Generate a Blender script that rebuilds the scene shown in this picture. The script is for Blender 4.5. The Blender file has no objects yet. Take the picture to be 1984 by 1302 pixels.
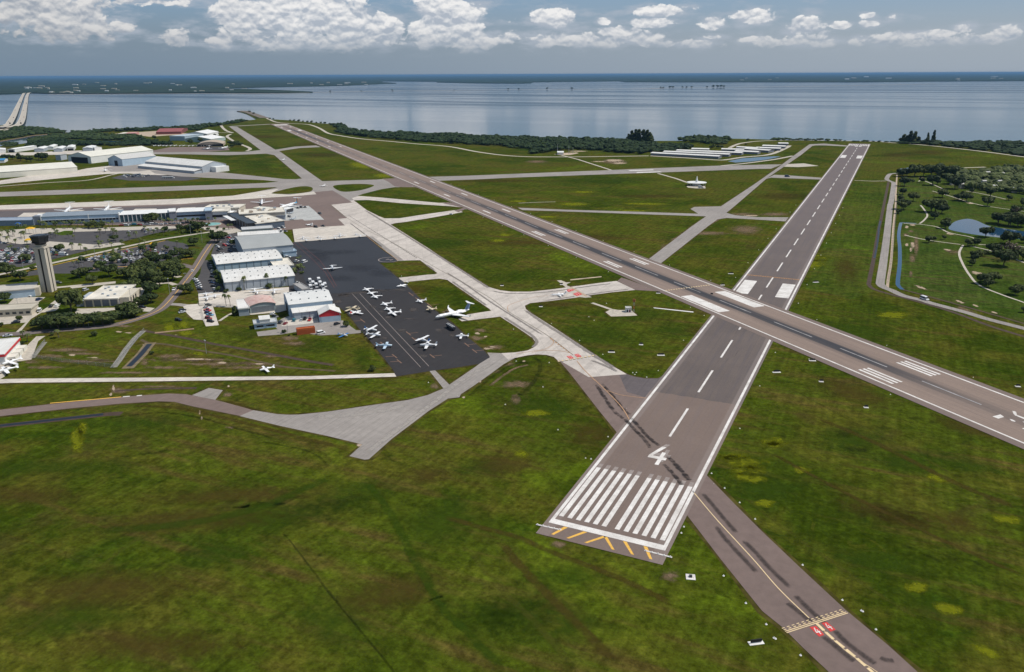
import bpy, math, random
from mathutils import Vector, Matrix
import mathutils.noise as mnoise
rnd = random.Random(7)
scene = bpy.context.scene
col = scene.collection
R = math.radians

# ---------------------------------------------------------------- camera
CX, CY, CZ = 79.252, -247.922, 164.194
YAW, PITCH, ROLL, F = -0.44192, 0.31871, -0.00438, 1537.278
PW, PH = 1984.0, 1302.0
fw = Vector((math.sin(YAW)*math.cos(PITCH), math.cos(YAW)*math.cos(PITCH), -math.sin(PITCH)))
_r = Vector((math.cos(YAW), -math.sin(YAW), 0)); _u = _r.cross(fw)
rt = _r*math.cos(ROLL)+_u*math.sin(ROLL); up = -_r*math.sin(ROLL)+_u*math.cos(ROLL)
cd = bpy.data.cameras.new("camera"); cam = bpy.data.objects.new("camera", cd); col.objects.link(cam)
cd.sensor_fit = 'HORIZONTAL'; cd.sensor_width = 36; cd.lens = 36*F/PW
cd.clip_start = 1; cd.clip_end = 400000
M3 = Matrix((rt, up, -fw)).transposed()
cam.matrix_world = Matrix.Translation((CX, CY, CZ)) @ M3.to_4x4()
scene.camera = cam

def G(px, py, z=0.0):                     # the survey sheet: photo reading -> place on the ground
    d = fw + rt*((px-PW/2)/F) - up*((py-PH/2)/F)
    t = (z-CZ)/d.z
    if t < 0 or t > 110000: t = 110000
    return Vector((CX+d.x*t, CY+d.y*t, z))
def PJ(p):
    d = Vector(p)-Vector((CX, CY, CZ)); w = d.dot(fw)
    return PW/2+F*d.dot(rt)/w, PH/2-F*d.dot(up)/w, w
def hgt(px, yb, yt):                      # height of an upright edge read off between two rows
    b = G(px, yb); lo, hi = 0.0, 120.0
    for _ in range(30):
        m = (lo+hi)/2
        if PJ((b.x, b.y, m))[1] > yt: lo = m
        else: hi = m
    return lo

# ---------------------------------------------------------------- world, sun
SUN_EL, SUN_AZ = R(56), R(62)             # azimuth measured from +Y towards +X
world = bpy.data.worlds.new("World"); scene.world = world; world.use_nodes = True
scene.view_settings.view_transform = 'Standard'; scene.view_settings.look = 'None'
scene.view_settings.exposure = 0.0; scene.view_settings.gamma = 1.0
sl = bpy.data.lights.new("sun", 'SUN'); sl.energy = 4.2; sl.angle = R(0.53); sl.color = (1, 0.945, 0.86)
sun = bpy.data.objects.new("sun", sl); col.objects.link(sun)
sd = Vector((math.sin(SUN_AZ)*math.cos(SUN_EL), math.cos(SUN_AZ)*math.cos(SUN_EL), math.sin(SUN_EL)))
sun.rotation_euler = sd.to_track_quat('Z', 'Y').to_euler()

class NT:
    def __init__(s, tree): s.t = tree; s.n = tree.nodes; s.l = tree.links
    def new(s, typ, **kw):
        n = s.n.new(typ)
        for k, v in kw.items(): setattr(n, k, v)
        return n
    def put(s, n, key, v):
        if v is None: return
        if hasattr(v, 'is_output') : s.l.new(v, n.inputs[key])
        else: n.inputs[key].default_value = v
    def math(s, op, a, b=None, c=None, clamp=False):
        n = s.new('ShaderNodeMath', operation=op, use_clamp=clamp)
        s.put(n, 0, a); s.put(n, 1, b); s.put(n, 2, c); return n.outputs[0]
    def noise(s, vec, scale, detail=4, rough=0.55, dist=0.0, out=0):
        n = s.new('ShaderNodeTexNoise'); s.put(n, 'Vector', vec); n.inputs['Scale'].default_value = scale
        n.inputs['Detail'].default_value = detail; n.inputs['Roughness'].default_value = rough; n.inputs['Distortion'].default_value = dist
        return n.outputs[out]
    def mapr(s, v, a, b, c=0.0, d=1.0, smooth=False):
        n = s.new('ShaderNodeMapRange'); n.clamp = True
        if smooth: n.interpolation_type = 'SMOOTHSTEP'
        s.put(n, 0, v); n.inputs[1].default_value = a; n.inputs[2].default_value = b
        n.inputs[3].default_value = c; n.inputs[4].default_value = d; return n.outputs[0]
    def mapping(s, vec, scale=(1, 1, 1), rotz=0, loc=(0, 0, 0)):
        n = s.new('ShaderNodeMapping'); s.put(n, 'Vector', vec); n.inputs['Scale'].default_value = scale
        n.inputs['Rotation'].default_value = (0, 0, rotz); n.inputs['Location'].default_value = loc; return n.outputs[0]
    def mix(s, f, a, b, mode='MIX'):
        n = s.new('ShaderNodeMix', data_type='RGBA', blend_type=mode)
        s.put(n, 0, f)
        for k, v in ((6, a), (7, b)):
            if isinstance(v, tuple) and len(v) == 3: v = v+(1,)
            s.put(n, k, v)
        return n.outputs[2]
    def sep(s, v):
        n = s.new('ShaderNodeSeparateXYZ'); s.put(n, 0, v); return n.outputs
    def comb(s, x, y, z):
        n = s.new('ShaderNodeCombineXYZ'); s.put(n, 0, x); s.put(n, 1, y); s.put(n, 2, z); return n.outputs[0]

def build_world():
    t = NT(world.node_tree); t.n.clear()
    out = t.new('ShaderNodeOutputWorld'); bg = t.new('ShaderNodeBackground'); t.l.new(bg.outputs[0], out.inputs[0])
    sky = t.new('ShaderNodeTexSky', sky_type='NISHITA'); sky.sun_disc = False
    sky.sun_elevation = SUN_EL; sky.sun_rotation = SUN_AZ; sky.air_density = 1.0; sky.dust_density = 0.6; sky.ozone_density = 2.0; sky.altitude = 160
    tc = t.new('ShaderNodeTexCoord').outputs['Generated']
    x, y, z = t.sep(tc)[0], t.sep(tc)[1], t.sep(tc)[2]
    az = t.math('MULTIPLY', t.math('ARCTAN2', x, y), 57.2958)          # degrees from +Y
    el = t.math('MULTIPLY', t.math('ARCSINE', z), 57.2958)
    # a darker slate veil of air low over the sea, brighter towards the sun side
    col0 = sky.outputs[0]
    veil = t.mapr(el, 0.0, 14.0, 1.0, 0.0, True)
    azm = t.mapr(az, -62, 8, 0.0, 1.0, True)
    vcol = t.mix(azm, (2.1, 2.95, 3.95), (3.95, 4.65, 5.5))
    base = t.mix(t.math('MULTIPLY', veil, 0.96), col0, vcol)
    base = t.mix(t.mapr(el, 1.8, 5.5, 0.0, 0.55, True), base, (2.45, 4.3, 6.5))
    base = t.mix(t.mapr(el, 6.0, 30.0, 0.0, 1.0, True), base, t.mix(0.6, col0, (1.6, 2.7, 4.4)))
    base = t.mix(t.math('MULTIPLY', t.math('MULTIPLY', t.mapr(el, 5.0, 8.0, 0, 1, True), t.mapr(el, 11.0, 8.0, 0, 1, True)), t.mapr(az, -38, 0, 0.0, 0.75, True)), base, (6.6, 7.0, 7.5))  # bright white band added above the view so the bay reflects paler
    # cumulus field, laid out by compass bearing and elevation
    def fld(del_el, sc, det):
        v = t.comb(t.math('MULTIPLY', az, 1.0), t.math('MULTIPLY', t.math('ADD', el, del_el), 1.55), 3.7)
        n = t.noise(v, sc, det, 0.62)
        return n
    v0 = t.comb(az, t.math('MULTIPLY', el, 1.55), 3.7)
    vb = t.comb(az, t.math('MULTIPLY', t.math('ADD', el, 0.32), 1.55), 3.7)
    big = t.noise(v0, 0.20, 2, 0.5)
    f0 = t.noise(v0, 0.72, 8, 0.60, 0.35); f1 = t.noise(vb, 0.72, 4, 0.55, 0.35)
    def lobes(v):
        wv = t.new('ShaderNodeVectorMath', operation='ADD'); t.l.new(v, wv.inputs[0]); nz = t.new('ShaderNodeTexNoise'); t.l.new(v, nz.inputs['Vector']); nz.inputs['Scale'].default_value = 2.2; nz.inputs['Detail'].default_value = 4
        sc = t.new('ShaderNodeVectorMath', operation='SCALE'); t.l.new(nz.outputs['Color'], sc.inputs[0]); sc.inputs['Scale'].default_value = 0.55; t.l.new(sc.outputs[0], wv.inputs[1]); tot = None
        for s_, k_ in ((0.52, 0.62), (1.5, 0.38)):
            vo = t.new('ShaderNodeTexVoronoi', feature='F1', voronoi_dimensions='2D'); t.l.new(wv.outputs[0], vo.inputs['Vector']); vo.inputs['Scale'].default_value = s_
            x_ = t.math('MULTIPLY', vo.outputs['Distance'], k_); tot = x_ if tot is None else t.math('ADD', tot, x_)
        return tot
    vc = t.comb(az, t.math('MULTIPLY', t.math('ADD', el, 0.16), 1.55), 3.7)
    lo0 = lobes(v0); lo1 = lobes(vc)
    # envelope: sum of bumps (bearing, elevation, half widths, weight)
    env = env_up = None
    for (px, py, wx, wy, k) in CLOUDS:
        d = fw + rt*((px-PW/2)/F) - up*((py-PH/2)/F); d.normalize()
        a0 = math.degrees(math.atan2(d.x, d.y)); e0 = math.degrees(math.asin(d.z))
        sx, sy = wx/F*57.3, wy/F*57.3
        dx = t.math('DIVIDE', t.math('SUBTRACT', az, a0), sx); dy = t.math('DIVIDE', t.math('SUBTRACT', el, e0), sy)
        g = t.math('EXPONENT', t.math('MULTIPLY', t.math('ADD', t.math('MULTIPLY', dx, dx), t.math('MULTIPLY', dy, dy)), -1.0))
        g = t.math('MULTIPLY', g, k)
        env = g if env is None else t.math('MAXIMUM', env, g)
        dz = t.math('ADD', dy, 0.45/sy)
        g2 = t.math('MULTIPLY', t.math('EXPONENT', t.math('MULTIPLY', t.math('ADD', t.math('MULTIPLY', dx, dx), t.math('MULTIPLY', dz, dz)), -1.0)), k)
        env_up = g2 if env_up is None else t.math('MAXIMUM', env_up, g2)
    high = t.math('MULTIPLY', t.mapr(el, 5.5, 9.0, 0, 1, True), t.mapr(big, 0.42, 0.62, 0, 0.5, True))
    env = t.math('MAXIMUM', env, high)
    dens = t.math('SUBTRACT', t.math('ADD', t.math('MULTIPLY', f0, 1.5), t.math('MULTIPLY', env, 0.98)), t.math('ADD', 1.13, t.math('MULTIPLY', lo0, 0.26)))
    mask = t.mapr(dens, 0.0, 0.15, 0, 1, True)
    mask = t.math('MULTIPLY', mask, t.mapr(el, 1.0, 2.3, 0.0, 1.0, True))
    # light from above: less cloud just above -> brighter
    shade = t.math('SUBTRACT', t.math('MULTIPLY', f0, 1.0), f1)
    shade = t.math('ADD', shade, t.math('MULTIPLY', t.math('SUBTRACT', env, env_up), 0.22))
    shade = t.math('ADD', t.math('MULTIPLY', shade, 0.6), t.math('MULTIPLY', t.math('SUBTRACT', lo1, lo0), 0.58))
    lit = t.mapr(t.math('ADD', shade, t.math('MULTIPLY', t.math('SUBTRACT', f0, 0.5), 0.25)), -0.11, 0.14, 0.0, 1.0)
    low = t.mapr(el, 1.2, 3.6, 0.0, 1.0, True)
    ccol = t.mix(lit, (5.0, 5.6, 6.5), (10.4, 10.3, 10.2))
    ccol = t.mix(t.math('MULTIPLY', low, 1.0), t.mix(lit, (3.9, 4.6, 5.5), (6.6, 6.8, 7.1)), ccol)
    dim = t.mapr(az, -62, -40, 0.7, 1.0)
    ccol = t.mix(1.0, ccol, t.comb(dim, dim, dim), 'MULTIPLY')
    # thin soft haze of cloud behind the puffs
    thin = t.math('MULTIPLY', t.mapr(t.math('ADD', t.math('MULTIPLY', t.noise(t.comb(az, t.math('MULTIPLY', el, 3.2), 9.0), 0.45, 5, 0.6), 1.0), t.math('MULTIPLY', env, 0.35)), 0.52, 0.88, 0, 0.85, True), t.mapr(el, 0.9, 2.2, 0, 1, True))
    base = t.mix(thin, base, (5.0, 5.6, 6.5))
    fin = t.mix(t.math('MULTIPLY', mask, 0.95), base, ccol)
    t.l.new(fin, bg.inputs[0]); bg.inputs[1].default_value = 0.085
CLOUDS = [(1130, 80, 160, 16, .85), (1330, 84, 120, 12, .7), (1560, 82, 160, 12, .75), (1800, 82, 140, 12, .7), (620, 80, 180, 22, .95), (860, 60, 100, 36, 1.0), (560, 20, 90, 36, 1.1), (130, 48, 100, 30, .9), (1200, 62, 60, 14, .9), (1760, 66, 60, 9, .8), (90, 20, 130, 42, 1.0), (60, 60, 150, 22, 0.6), (238, 53, 34, 12, 0.9), (215, 75, 40, 12, 0.7), (335, 72, 40, 18, 0.8), (430, 82, 40, 16, 0.8), (300, 3, 110, 12, 0.7),
          (470, 25, 70, 40, 1.05), (600, 30, 120, 55, 1.1), (700, 60, 120, 38, 1.0), (480, 72, 90, 18, 0.7), (870, 25, 75, 55, 1.05), (900, 75, 100, 25, 0.85), (990, 75, 60, 18, 0.75),
          (1072, 35, 58, 22, 1.0), (1100, 72, 90, 22, 0.75), (1170, 42, 18, 9, 0.9), (1260, 45, 60, 12, 0.85), (1280, 20, 70, 14, 0.85), (1340, 14, 40, 8, 0.8), (1240, 72, 80, 20, 0.75),
          (1382, 46, 26, 14, 1.0), (1462, 32, 46, 15, 1.05), (1385, 72, 40, 10, 0.7), (1470, 78, 60, 14, 0.7), (1552, 52, 40, 17, 1.0), (1575, 72, 70, 14, 0.75), (1634, 49, 22, 8, 0.95),
          (1683, 46, 20, 9, 1.0), (1684, 31, 18, 7, 0.9), (1728, 32, 12, 6, 0.7), (1740, 72, 70, 12, 0.75), (1815, 64, 50, 9, 0.8), (1868, 54, 24, 9, 0.9), (1900, 74, 60, 14, 0.75), (1950, 65, 34, 14, 0.9), (1650, 80, 80, 14, 0.6)]
build_world()

# ---------------------------------------------------------------- materials
MATS = {}
def mat(name, color, rough=0.8, nscale=0.0, namt=0.15, metal=0.0, spec=0.3, bump=0.0, stretch=None, build=None):
    if name in MATS: return MATS[name]
    m = bpy.data.materials.new(name); m.use_nodes = True; t = NT(m.node_tree)
    b = t.n['Principled BSDF']; b.inputs['Roughness'].default_value = rough; b.inputs['Metallic'].default_value = metal
    b.inputs['Specular IOR Level'].default_value = spec
    c = tuple(color)+(1,)
    if build: build(t, b)
    else:
        pos = t.new('ShaderNodeTexCoord').outputs['Object']
        if stretch: pos = t.mapping(pos, stretch)
        s = nscale or 0.6
        n = t.noise(pos, s, 5, 0.6)
        cc = t.mix(t.mapr(n, 0.3, 0.7), tuple(x*(1-namt) for x in color), tuple(min(1, x*(1+namt)) for x in color))
        t.l.new(cc, b.inputs['Base Color'])
        if bump:
            bp = t.new('ShaderNodeBump'); bp.inputs['Strength'].default_value = bump; t.l.new(n, bp.inputs['Height']); t.l.new(bp.outputs[0], b.inputs['Normal'])
    MATS[name] = m; return m

def grass_builder(dark, mid, olive, brown, gain=1.0):
    def f(t, b):
        p = t.new('ShaderNodeTexCoord').outputs['Object']
        n1 = t.noise(p, 0.0055, 5, 0.6, 0.6); n2 = t.noise(p, 0.021, 6, 0.62, 0.4); n3 = t.noise(p, 0.16, 4, 0.65)
        sp = t.mapping(p, (0.35, 0.02, 1), R(38)); n4 = t.noise(sp, 1.0, 3, 0.5)
        sp2 = t.mapping(p, (0.012, 0.11, 1), R(-22)); n5 = t.noise(sp2, 1.0, 4, 0.6)
        c = t.mix(t.mapr(n1, 0.36, 0.60, 0, 1, True), dark, mid)
        c = t.mix(t.mapr(n2, 0.44, 0.66, 0, 0.85, True), c, olive)
        c = t.mix(t.mapr(t.math('ADD', t.math('MULTIPLY', n1, 0.4), t.math('MULTIPLY', n5, 0.65)), 0.51, 0.66, 0, 0.85, True), c, brown)
        wk = t.noise(t.mapping(p, (1, 1, 1), 0, (311, -77, 5)), 0.009, 5, 0.66, 1.0)
        c = t.mix(t.mapr(wk, 0.56, 0.70, 0, 0.75, True), c, tuple(x*y for x, y in zip(mid, (1.35, 1.5, 1.0)))); wk2 = t.noise(t.mapping(p, (1, 1, 1), 0, (-51, 177, 9)), 0.013, 6, 0.7, 1.4); c = t.mix(t.mapr(wk2, 0.57, 0.68, 0, 0.5, True), c, (0.056, 0.042, 0.012)); c = t.mix(t.mapr(wk2, 0.44, 0.36, 0, 0.5, True), c, (0.022, 0.048, 0.003))
        f3 = t.mapr(n3, 0.28, 0.72, 0.62, 1.38); c = t.mix(1.0, c, t.comb(f3, f3, f3), 'MULTIPLY')
        q = t.sep(t.mapping(p, (1, 1, 1), R(-48.2)))        # mower passes, some along each runway
        wob = t.math('MULTIPLY', n2, 5.0)
        s1 = t.math('PINGPONG', t.math('ADD', q[0], wob), 3.4); s2 = t.math('PINGPONG', t.math('ADD', t.sep(p)[0], wob), 4.6); s3 = t.math('PINGPONG', t.math('ADD', t.sep(t.mapping(p, (1, 1, 1), R(30)))[0], wob), 3.8)
        lawnsel = t.noise(t.mapping(p, (1, 1, 1), 0, (90, 33, 0)), 0.006, 3, 0.5)
        a1 = t.mapr(s1, 1.3, 2.1, -1, 1); a2 = t.mapr(s2, 1.9, 2.7, -1, 1); a3 = t.mapr(s3, 1.5, 2.3, -1, 1)
        st_ = t.math('ADD', t.math('MULTIPLY', a1, t.mapr(lawnsel, 0.50, 0.56)), t.math('ADD', t.math('MULTIPLY', a2, t.mapr(lawnsel, 0.44, 0.40)), t.math('MULTIPLY', a3, t.mapr(n1, 0.54, 0.6))))
        fs = t.math('ADD', 1.0, t.math('MULTIPLY', t.math('MULTIPLY', st_, t.mapr(n3, 0.35, 0.6)), 0.075)); c = t.mix(1.0, c, t.comb(fs, fs, fs), 'MULTIPLY')
        rag = t.noise(p, 0.06, 7, 0.75, 1.2); c = t.mix(t.mapr(rag, 0.58, 0.64, 0, 0.5), c, tuple(x*0.62 for x in dark)); c = t.mix(t.mapr(rag, 0.40, 0.34, 0, 0.35), c, tuple(x*1.35 for x in olive))
        f4 = t.mapr(n4, 0.3, 0.7, 0.82, 1.18); c = t.mix(1.0, c, t.comb(f4, f4, f4), 'MULTIPLY')
        fn = t.noise(p, 0.42, 6, 0.82); ff = t.mapr(fn, 0.32, 0.68, 0.50, 1.50); c = t.mix(1.0, c, t.comb(ff, ff, ff), 'MULTIPLY')
        t.l.new(c, b.inputs['Base Color'])
        bp = t.new('ShaderNodeBump'); bp.inputs['Strength'].default_value = 0.6; bp.inputs['Distance'].default_value = 0.6
        t.l.new(t.math('ADD', t.math('MULTIPLY', fn, 0.5), t.math('MULTIPLY', n3, 1.6)), bp.inputs['Height']); t.l.new(bp.outputs[0], b.inputs['Normal'])
    return f
m_grass = mat('airfield_grass', (0, 0, 0), 0.95, spec=0.0, build=grass_builder((0.030, 0.047, 0.003), (0.057, 0.074, 0.006), (0.074, 0.072, 0.009), (0.076, 0.056, 0.014)))
m_lawn = mat('golf_lawn', (0, 0, 0), 0.95, spec=0.0, build=grass_builder((0.034, 0.058, 0.008), (0.052, 0.082, 0.011), (0.058, 0.076, 0.014), (0.068, 0.058, 0.022)))

def pave_builder(base, alt, stain, joint=0.0, rot=0.0, sk=0.35, stretch=(0.9, 0.03, 1), amt=0.5, jcol=0.8):
    def f(t, b):
        p = t.new('ShaderNodeTexCoord').outputs['Object']
        n1 = t.noise(p, 0.02, 5, 0.6, 0.5); n2 = t.noise(p, 0.25, 5, 0.65); st = t.noise(t.mapping(p, stretch, rot), 1.0, 4, 0.6)
        c = t.mix(t.mapr(n1, 0.35, 0.65), base, alt)
        c = t.mix(t.math('MULTIPLY', t.mapr(st, 0.48, 0.75), amt), c, stain)
        f2 = t.mapr(n2, 0.3, 0.7, 0.88, 1.1); c = t.mix(1.0, c, t.comb(f2, f2, f2), 'MULTIPLY')
        if joint:
            q = t.sep(t.mapping(p, (1, 1, 1), rot))
            for ax in (0, 1):
                w = t.math('PINGPONG', q[ax], joint/2); m = t.math('LESS_THAN', w, 0.11)
                g = t.math('SUBTRACT', 1.0, t.math('MULTIPLY', m, 1-jcol)); c = t.mix(1.0, c, t.comb(g, g, g), 'MULTIPLY')
            cell = t.new('ShaderNodeTexWhiteNoise'); s3 = t.new('ShaderNodeVectorMath', operation='FLOOR')
            t.l.new(t.mapping(p, (1/joint, 1/joint, 1), rot), s3.inputs[0])
            z0 = t.new('ShaderNodeVectorMath', operation='MULTIPLY'); t.l.new(s3.outputs[0], z0.inputs[0]); z0.inputs[1].default_value = (1, 1, 0)
            t.l.new(z0.outputs[0], cell.inputs['Vector'])
            g = t.mapr(cell.outputs['Value'], 0, 1, 0.93, 1.05); c = t.mix(1.0, c, t.comb(g, g, g), 'MULTIPLY')
        t.l.new(c, b.inputs['Base Color'])
    return f
RW36 = None
m_conc = mat('concrete_slabs', (0, 0, 0), 0.85, build=pave_builder((0.56, 0.505, 0.45), (0.47, 0.42, 0.375), (0.25, 0.22, 0.195), 7.6, R(-33), amt=0.55, stretch=(0.22, 0.012, 1)))
m_conc2 = mat('pale_concrete', (0, 0, 0), 0.85, build=pave_builder((0.60, 0.545, 0.475), (0.50, 0.45, 0.39), (0.27, 0.24, 0.20), 6.0, R(12), amt=0.4))
m_grey = mat('weathered_grey_paving', (0, 0, 0), 0.88, build=pave_builder((0.31, 0.28, 0.255), (0.25, 0.225, 0.205), (0.13, 0.115, 0.10), 0, R(-60), amt=0.5))
m_brown = mat('brown_asphalt', (0, 0, 0), 0.9, build=pave_builder((0.19, 0.139, 0.12), (0.165, 0.12, 0.104), (0.115, 0.093, 0.082), 0, R(-33), amt=0.5))
m_asph = mat('grey_asphalt', (0, 0, 0), 0.9, build=pave_builder((0.125, 0.105, 0.105), (0.105, 0.088, 0.09), (0.07, 0.06, 0.06), 0, 0, stretch=(0.5, 0.01, 1), amt=0.6))
m_dark = mat('sealed_black_asphalt', (0, 0, 0), 0.8, build=pave_builder((0.026, 0.028, 0.034), (0.032, 0.034, 0.041), (0.040, 0.042, 0.050), 0, R(-33), amt=0.3))
m_dark2 = mat('old_black_asphalt', (0, 0, 0), 0.85, build=pave_builder((0.026, 0.023, 0.024), (0.033, 0.030, 0.030), (0.055, 0.050, 0.048), 0, R(-33), amt=0.35))
m_road = mat('road_asphalt', (0, 0, 0), 0.9, build=pave_builder((0.165, 0.135, 0.125), (0.14, 0.115, 0.105), (0.10, 0.085, 0.08), 0, R(30), amt=0.4))
m_lot = mat('car_park_asphalt', (0, 0, 0), 0.9, build=pave_builder((0.062, 0.058, 0.060), (0.075, 0.070, 0.070), (0.045, 0.040, 0.040), 0, R(15), amt=0.4))
m_path = mat('path_concrete', (0.44, 0.395, 0.33), 0.9, 0.4, 0.2)
m_dirt = mat('bare_earth', (0.24, 0.16, 0.105), 0.95, 0.25, 0.35)
m_sand = mat('pale_sand', (0.42, 0.33, 0.24), 0.95, 0.2, 0.3)
m_mud = mat('ditch_mud', (0.060, 0.038, 0.026), 0.9, 0.3, 0.35)
def paint_builder(t, b):
    p = t.new('ShaderNodeTexCoord').outputs['Object']; n = t.noise(p, 0.12, 6, 0.7); n2 = t.noise(p, 1.6, 3, 0.6)
    c = t.mix(t.mapr(n, 0.32, 0.62), (0.50, 0.465, 0.43), (0.74, 0.71, 0.675)); c = t.mix(t.mapr(n2, 0.55, 0.70, 0, 0.6), c, (0.36, 0.31, 0.28)); t.l.new(c, b.inputs['Base Color'])
m_wpaint = mat('white_runway_paint', (0, 0, 0), 0.7, build=paint_builder)
m_wworn = mat('worn_white_paint', (0.70, 0.68, 0.64), 0.75, 0.35, 0.12)
m_wfade = mat('faded_white_paint', (0.26, 0.22, 0.20), 0.8, 0.8, 0.2)
m_ypaint = mat('yellow_paint', (0.70, 0.40, 0.075), 0.7, 0.8, 0.15)
m_ypale = mat('pale_yellow_paint', (0.68, 0.52, 0.30), 0.7, 0.8, 0.12)
m_redp = mat('red_paint', (0.55, 0.045, 0.04), 0.7, 0.8, 0.12)
m_black = mat('black_paint', (0.02, 0.02, 0.02), 0.7)
m_rline = mat('dull_red_line', (0.13, 0.048, 0.042), 0.8)

def water_builder(deep, rough, wave):
    def f(t, b):
        p = t.new('ShaderNodeTexCoord').outputs['Object']
        band = t.noise(t.mapping(p, (0.00018, 0.0016, 1), R(25)), 1.0, 6, 0.62, 0.8)
        band2 = t.noise(t.mapping(p, (0.0005, 0.0040, 1), R(19)), 1.0, 5, 0.65, 0.6)
        mixb = t.math('ADD', t.math('MULTIPLY', band, 0.62), t.math('MULTIPLY', band2, 0.38))
        b.inputs['IOR'].default_value = 1.33; b.inputs['Specular IOR Level'].default_value = 0.5
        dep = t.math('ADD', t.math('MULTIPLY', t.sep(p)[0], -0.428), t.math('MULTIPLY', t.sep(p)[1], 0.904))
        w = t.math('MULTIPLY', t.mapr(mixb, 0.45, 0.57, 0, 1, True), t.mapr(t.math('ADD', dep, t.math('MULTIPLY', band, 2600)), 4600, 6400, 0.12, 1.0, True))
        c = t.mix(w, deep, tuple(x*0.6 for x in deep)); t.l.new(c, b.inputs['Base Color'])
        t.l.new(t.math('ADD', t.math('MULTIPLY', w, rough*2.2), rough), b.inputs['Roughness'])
        n = t.noise(t.mapping(p, (0.03, 0.03, 1), 0), 1.0, 3, 0.6)
        bp = t.new('ShaderNodeBump'); bp.inputs['Distance'].default_value = wave
        t.l.new(t.math('ADD', t.math('MULTIPLY', w, 0.22), 0.02), bp.inputs['Strength'])
        t.l.new(n, bp.inputs['Height']); t.l.new(bp.outputs[0], b.inputs['Normal'])
    return f
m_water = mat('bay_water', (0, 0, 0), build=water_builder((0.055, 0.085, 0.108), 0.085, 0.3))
m_pond = mat('pond_water', (0, 0, 0), build=water_builder((0.020, 0.060, 0.115), 0.06, 0.02))
m_ditchw = mat('dark_ditch_water', (0.010, 0.012, 0.016), 0.35, spec=0.25)

def farland_builder(t, b):
    p = t.new('ShaderNodeTexCoord').outputs['Object']
    n = t.noise(p, 0.0012, 8, 0.7); n2 = t.noise(p, 0.006, 6, 0.7)
    c = t.mix(t.mapr(n, 0.35, 0.65), (0.010, 0.020, 0.010), (0.030, 0.048, 0.022))
    c = t.mix(t.mapr(n2, 0.66, 0.76, 0, 0.8), c, (0.25, 0.24, 0.22)); t.l.new(c, b.inputs['Base Color'])
m_far = mat('distant_woodland', (0, 0, 0), 0.95, spec=0.1, build=farland_builder)
def leaf_builder(a, bcol, s=0.5):
    def f(t, b):
        p = t.new('ShaderNodeTexCoord').outputs['Object']
        oi = t.new('ShaderNodeObjectInfo').outputs['Random']; ge = t.new('ShaderNodeNewGeometry')
        n = t.noise(p, s, 4, 0.6)
        c = t.mix(t.mapr(n, 0.3, 0.7), a, bcol); c2 = t.mapr(ge.outputs['Random Per Island'], 0, 1, 0.7, 1.3)
        c = t.mix(1.0, c, t.comb(c2, c2, c2), 'MULTIPLY'); r = t.mapr(oi, 0, 1, 0.65, 1.45)
        c = t.mix(1.0, c, t.comb(t.math('POWER', r, 1.35), r, t.math('MULTIPLY', r, 0.85)), 'MULTIPLY'); t.l.new(c, b.inputs['Base Color'])
        b.inputs['Subsurface Weight'].default_value = 0.0
    return f
m_leafd = mat('dark_leaves', (0, 0, 0), 0.75, spec=0.2, build=leaf_builder((0.020, 0.034, 0.009), (0.060, 0.080, 0.022)))
m_leafm = mat('mid_leaves', (0, 0, 0), 0.75, spec=0.2, build=leaf_builder((0.028, 0.050, 0.012), (0.070, 0.098, 0.026)))
m_leafy = mat('yellow_green_leaves', (0, 0, 0), 0.75, spec=0.2, build=leaf_builder((0.060, 0.085, 0.018), (0.13, 0.15, 0.035)))
m_palm = mat('palm_fronds', (0, 0, 0), 0.7, spec=0.2, build=leaf_builder((0.040, 0.060, 0.018), (0.085, 0.105, 0.035)))
m_mang = mat('mangrove_canopy', (0, 0, 0), 0.85, spec=0.15, build=leaf_builder((0.012, 0.026, 0.010), (0.040, 0.060, 0.020), 0.12))
m_bare = mat('bare_branches', (0.11, 0.085, 0.06), 0.9)
m_trunk = mat('tree_bark', (0.10, 0.08, 0.06), 0.9)
m_white = mat('white_sheet_metal', (0.72, 0.72, 0.70), 0.6, 0.15, 0.07)
def roof_builder(t, b):
    p = t.new('ShaderNodeTexCoord').outputs['Object']; x, y, z = t.sep(p); n = t.noise(p, 0.09, 5, 0.7); st = t.noise(t.mapping(p, (0.9, 0.06, 1)), 1.0, 4, 0.6)
    c = t.mix(t.mapr(n, 0.35, 0.65), (0.60, 0.585, 0.55), (0.70, 0.69, 0.66)); c = t.mix(t.mapr(st, 0.55, 0.75, 0, 0.45), c, (0.40, 0.37, 0.33))
    ln = t.math('LESS_THAN', t.math('PINGPONG', x, 3.0), 0.14); g = t.math('SUBTRACT', 1.0, t.math('MULTIPLY', ln, 0.16)); c = t.mix(1.0, c, t.comb(g, g, g), 'MULTIPLY'); t.l.new(c, b.inputs['Base Color'])
m_roofw = mat('white_roof', (0, 0, 0), 0.65, build=roof_builder)
m_cream = mat('cream_sheet_metal', (0.66, 0.64, 0.56), 0.6, 0.08, 0.07)
m_roofg = mat('grey_roof', (0.34, 0.35, 0.34), 0.6, 0.08, 0.06)
m_greyw = mat('grey_wall', (0.36, 0.40, 0.44), 0.7, 0.2, 0.08)
m_bluew = mat('pale_blue_wall', (0.36, 0.46, 0.55), 0.7, 0.2, 0.08)
m_beige = mat('beige_wall', (0.52, 0.47, 0.38), 0.8, 0.2, 0.08)
m_pinkr = mat('rusty_pink_roof', (0, 0, 0), 0.8, build=pave_builder((0.52, 0.36, 0.32), (0.56, 0.44, 0.40), (0.40, 0.15, 0.12), 0, 0.3, stretch=(0.3, 0.3, 1), amt=0.8))
m_redr = mat('red_roof', (0.28, 0.085, 0.08), 0.7, 0.1, 0.15)
m_redt = mat('red_fascia', (0.55, 0.03, 0.04), 0.5)
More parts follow.
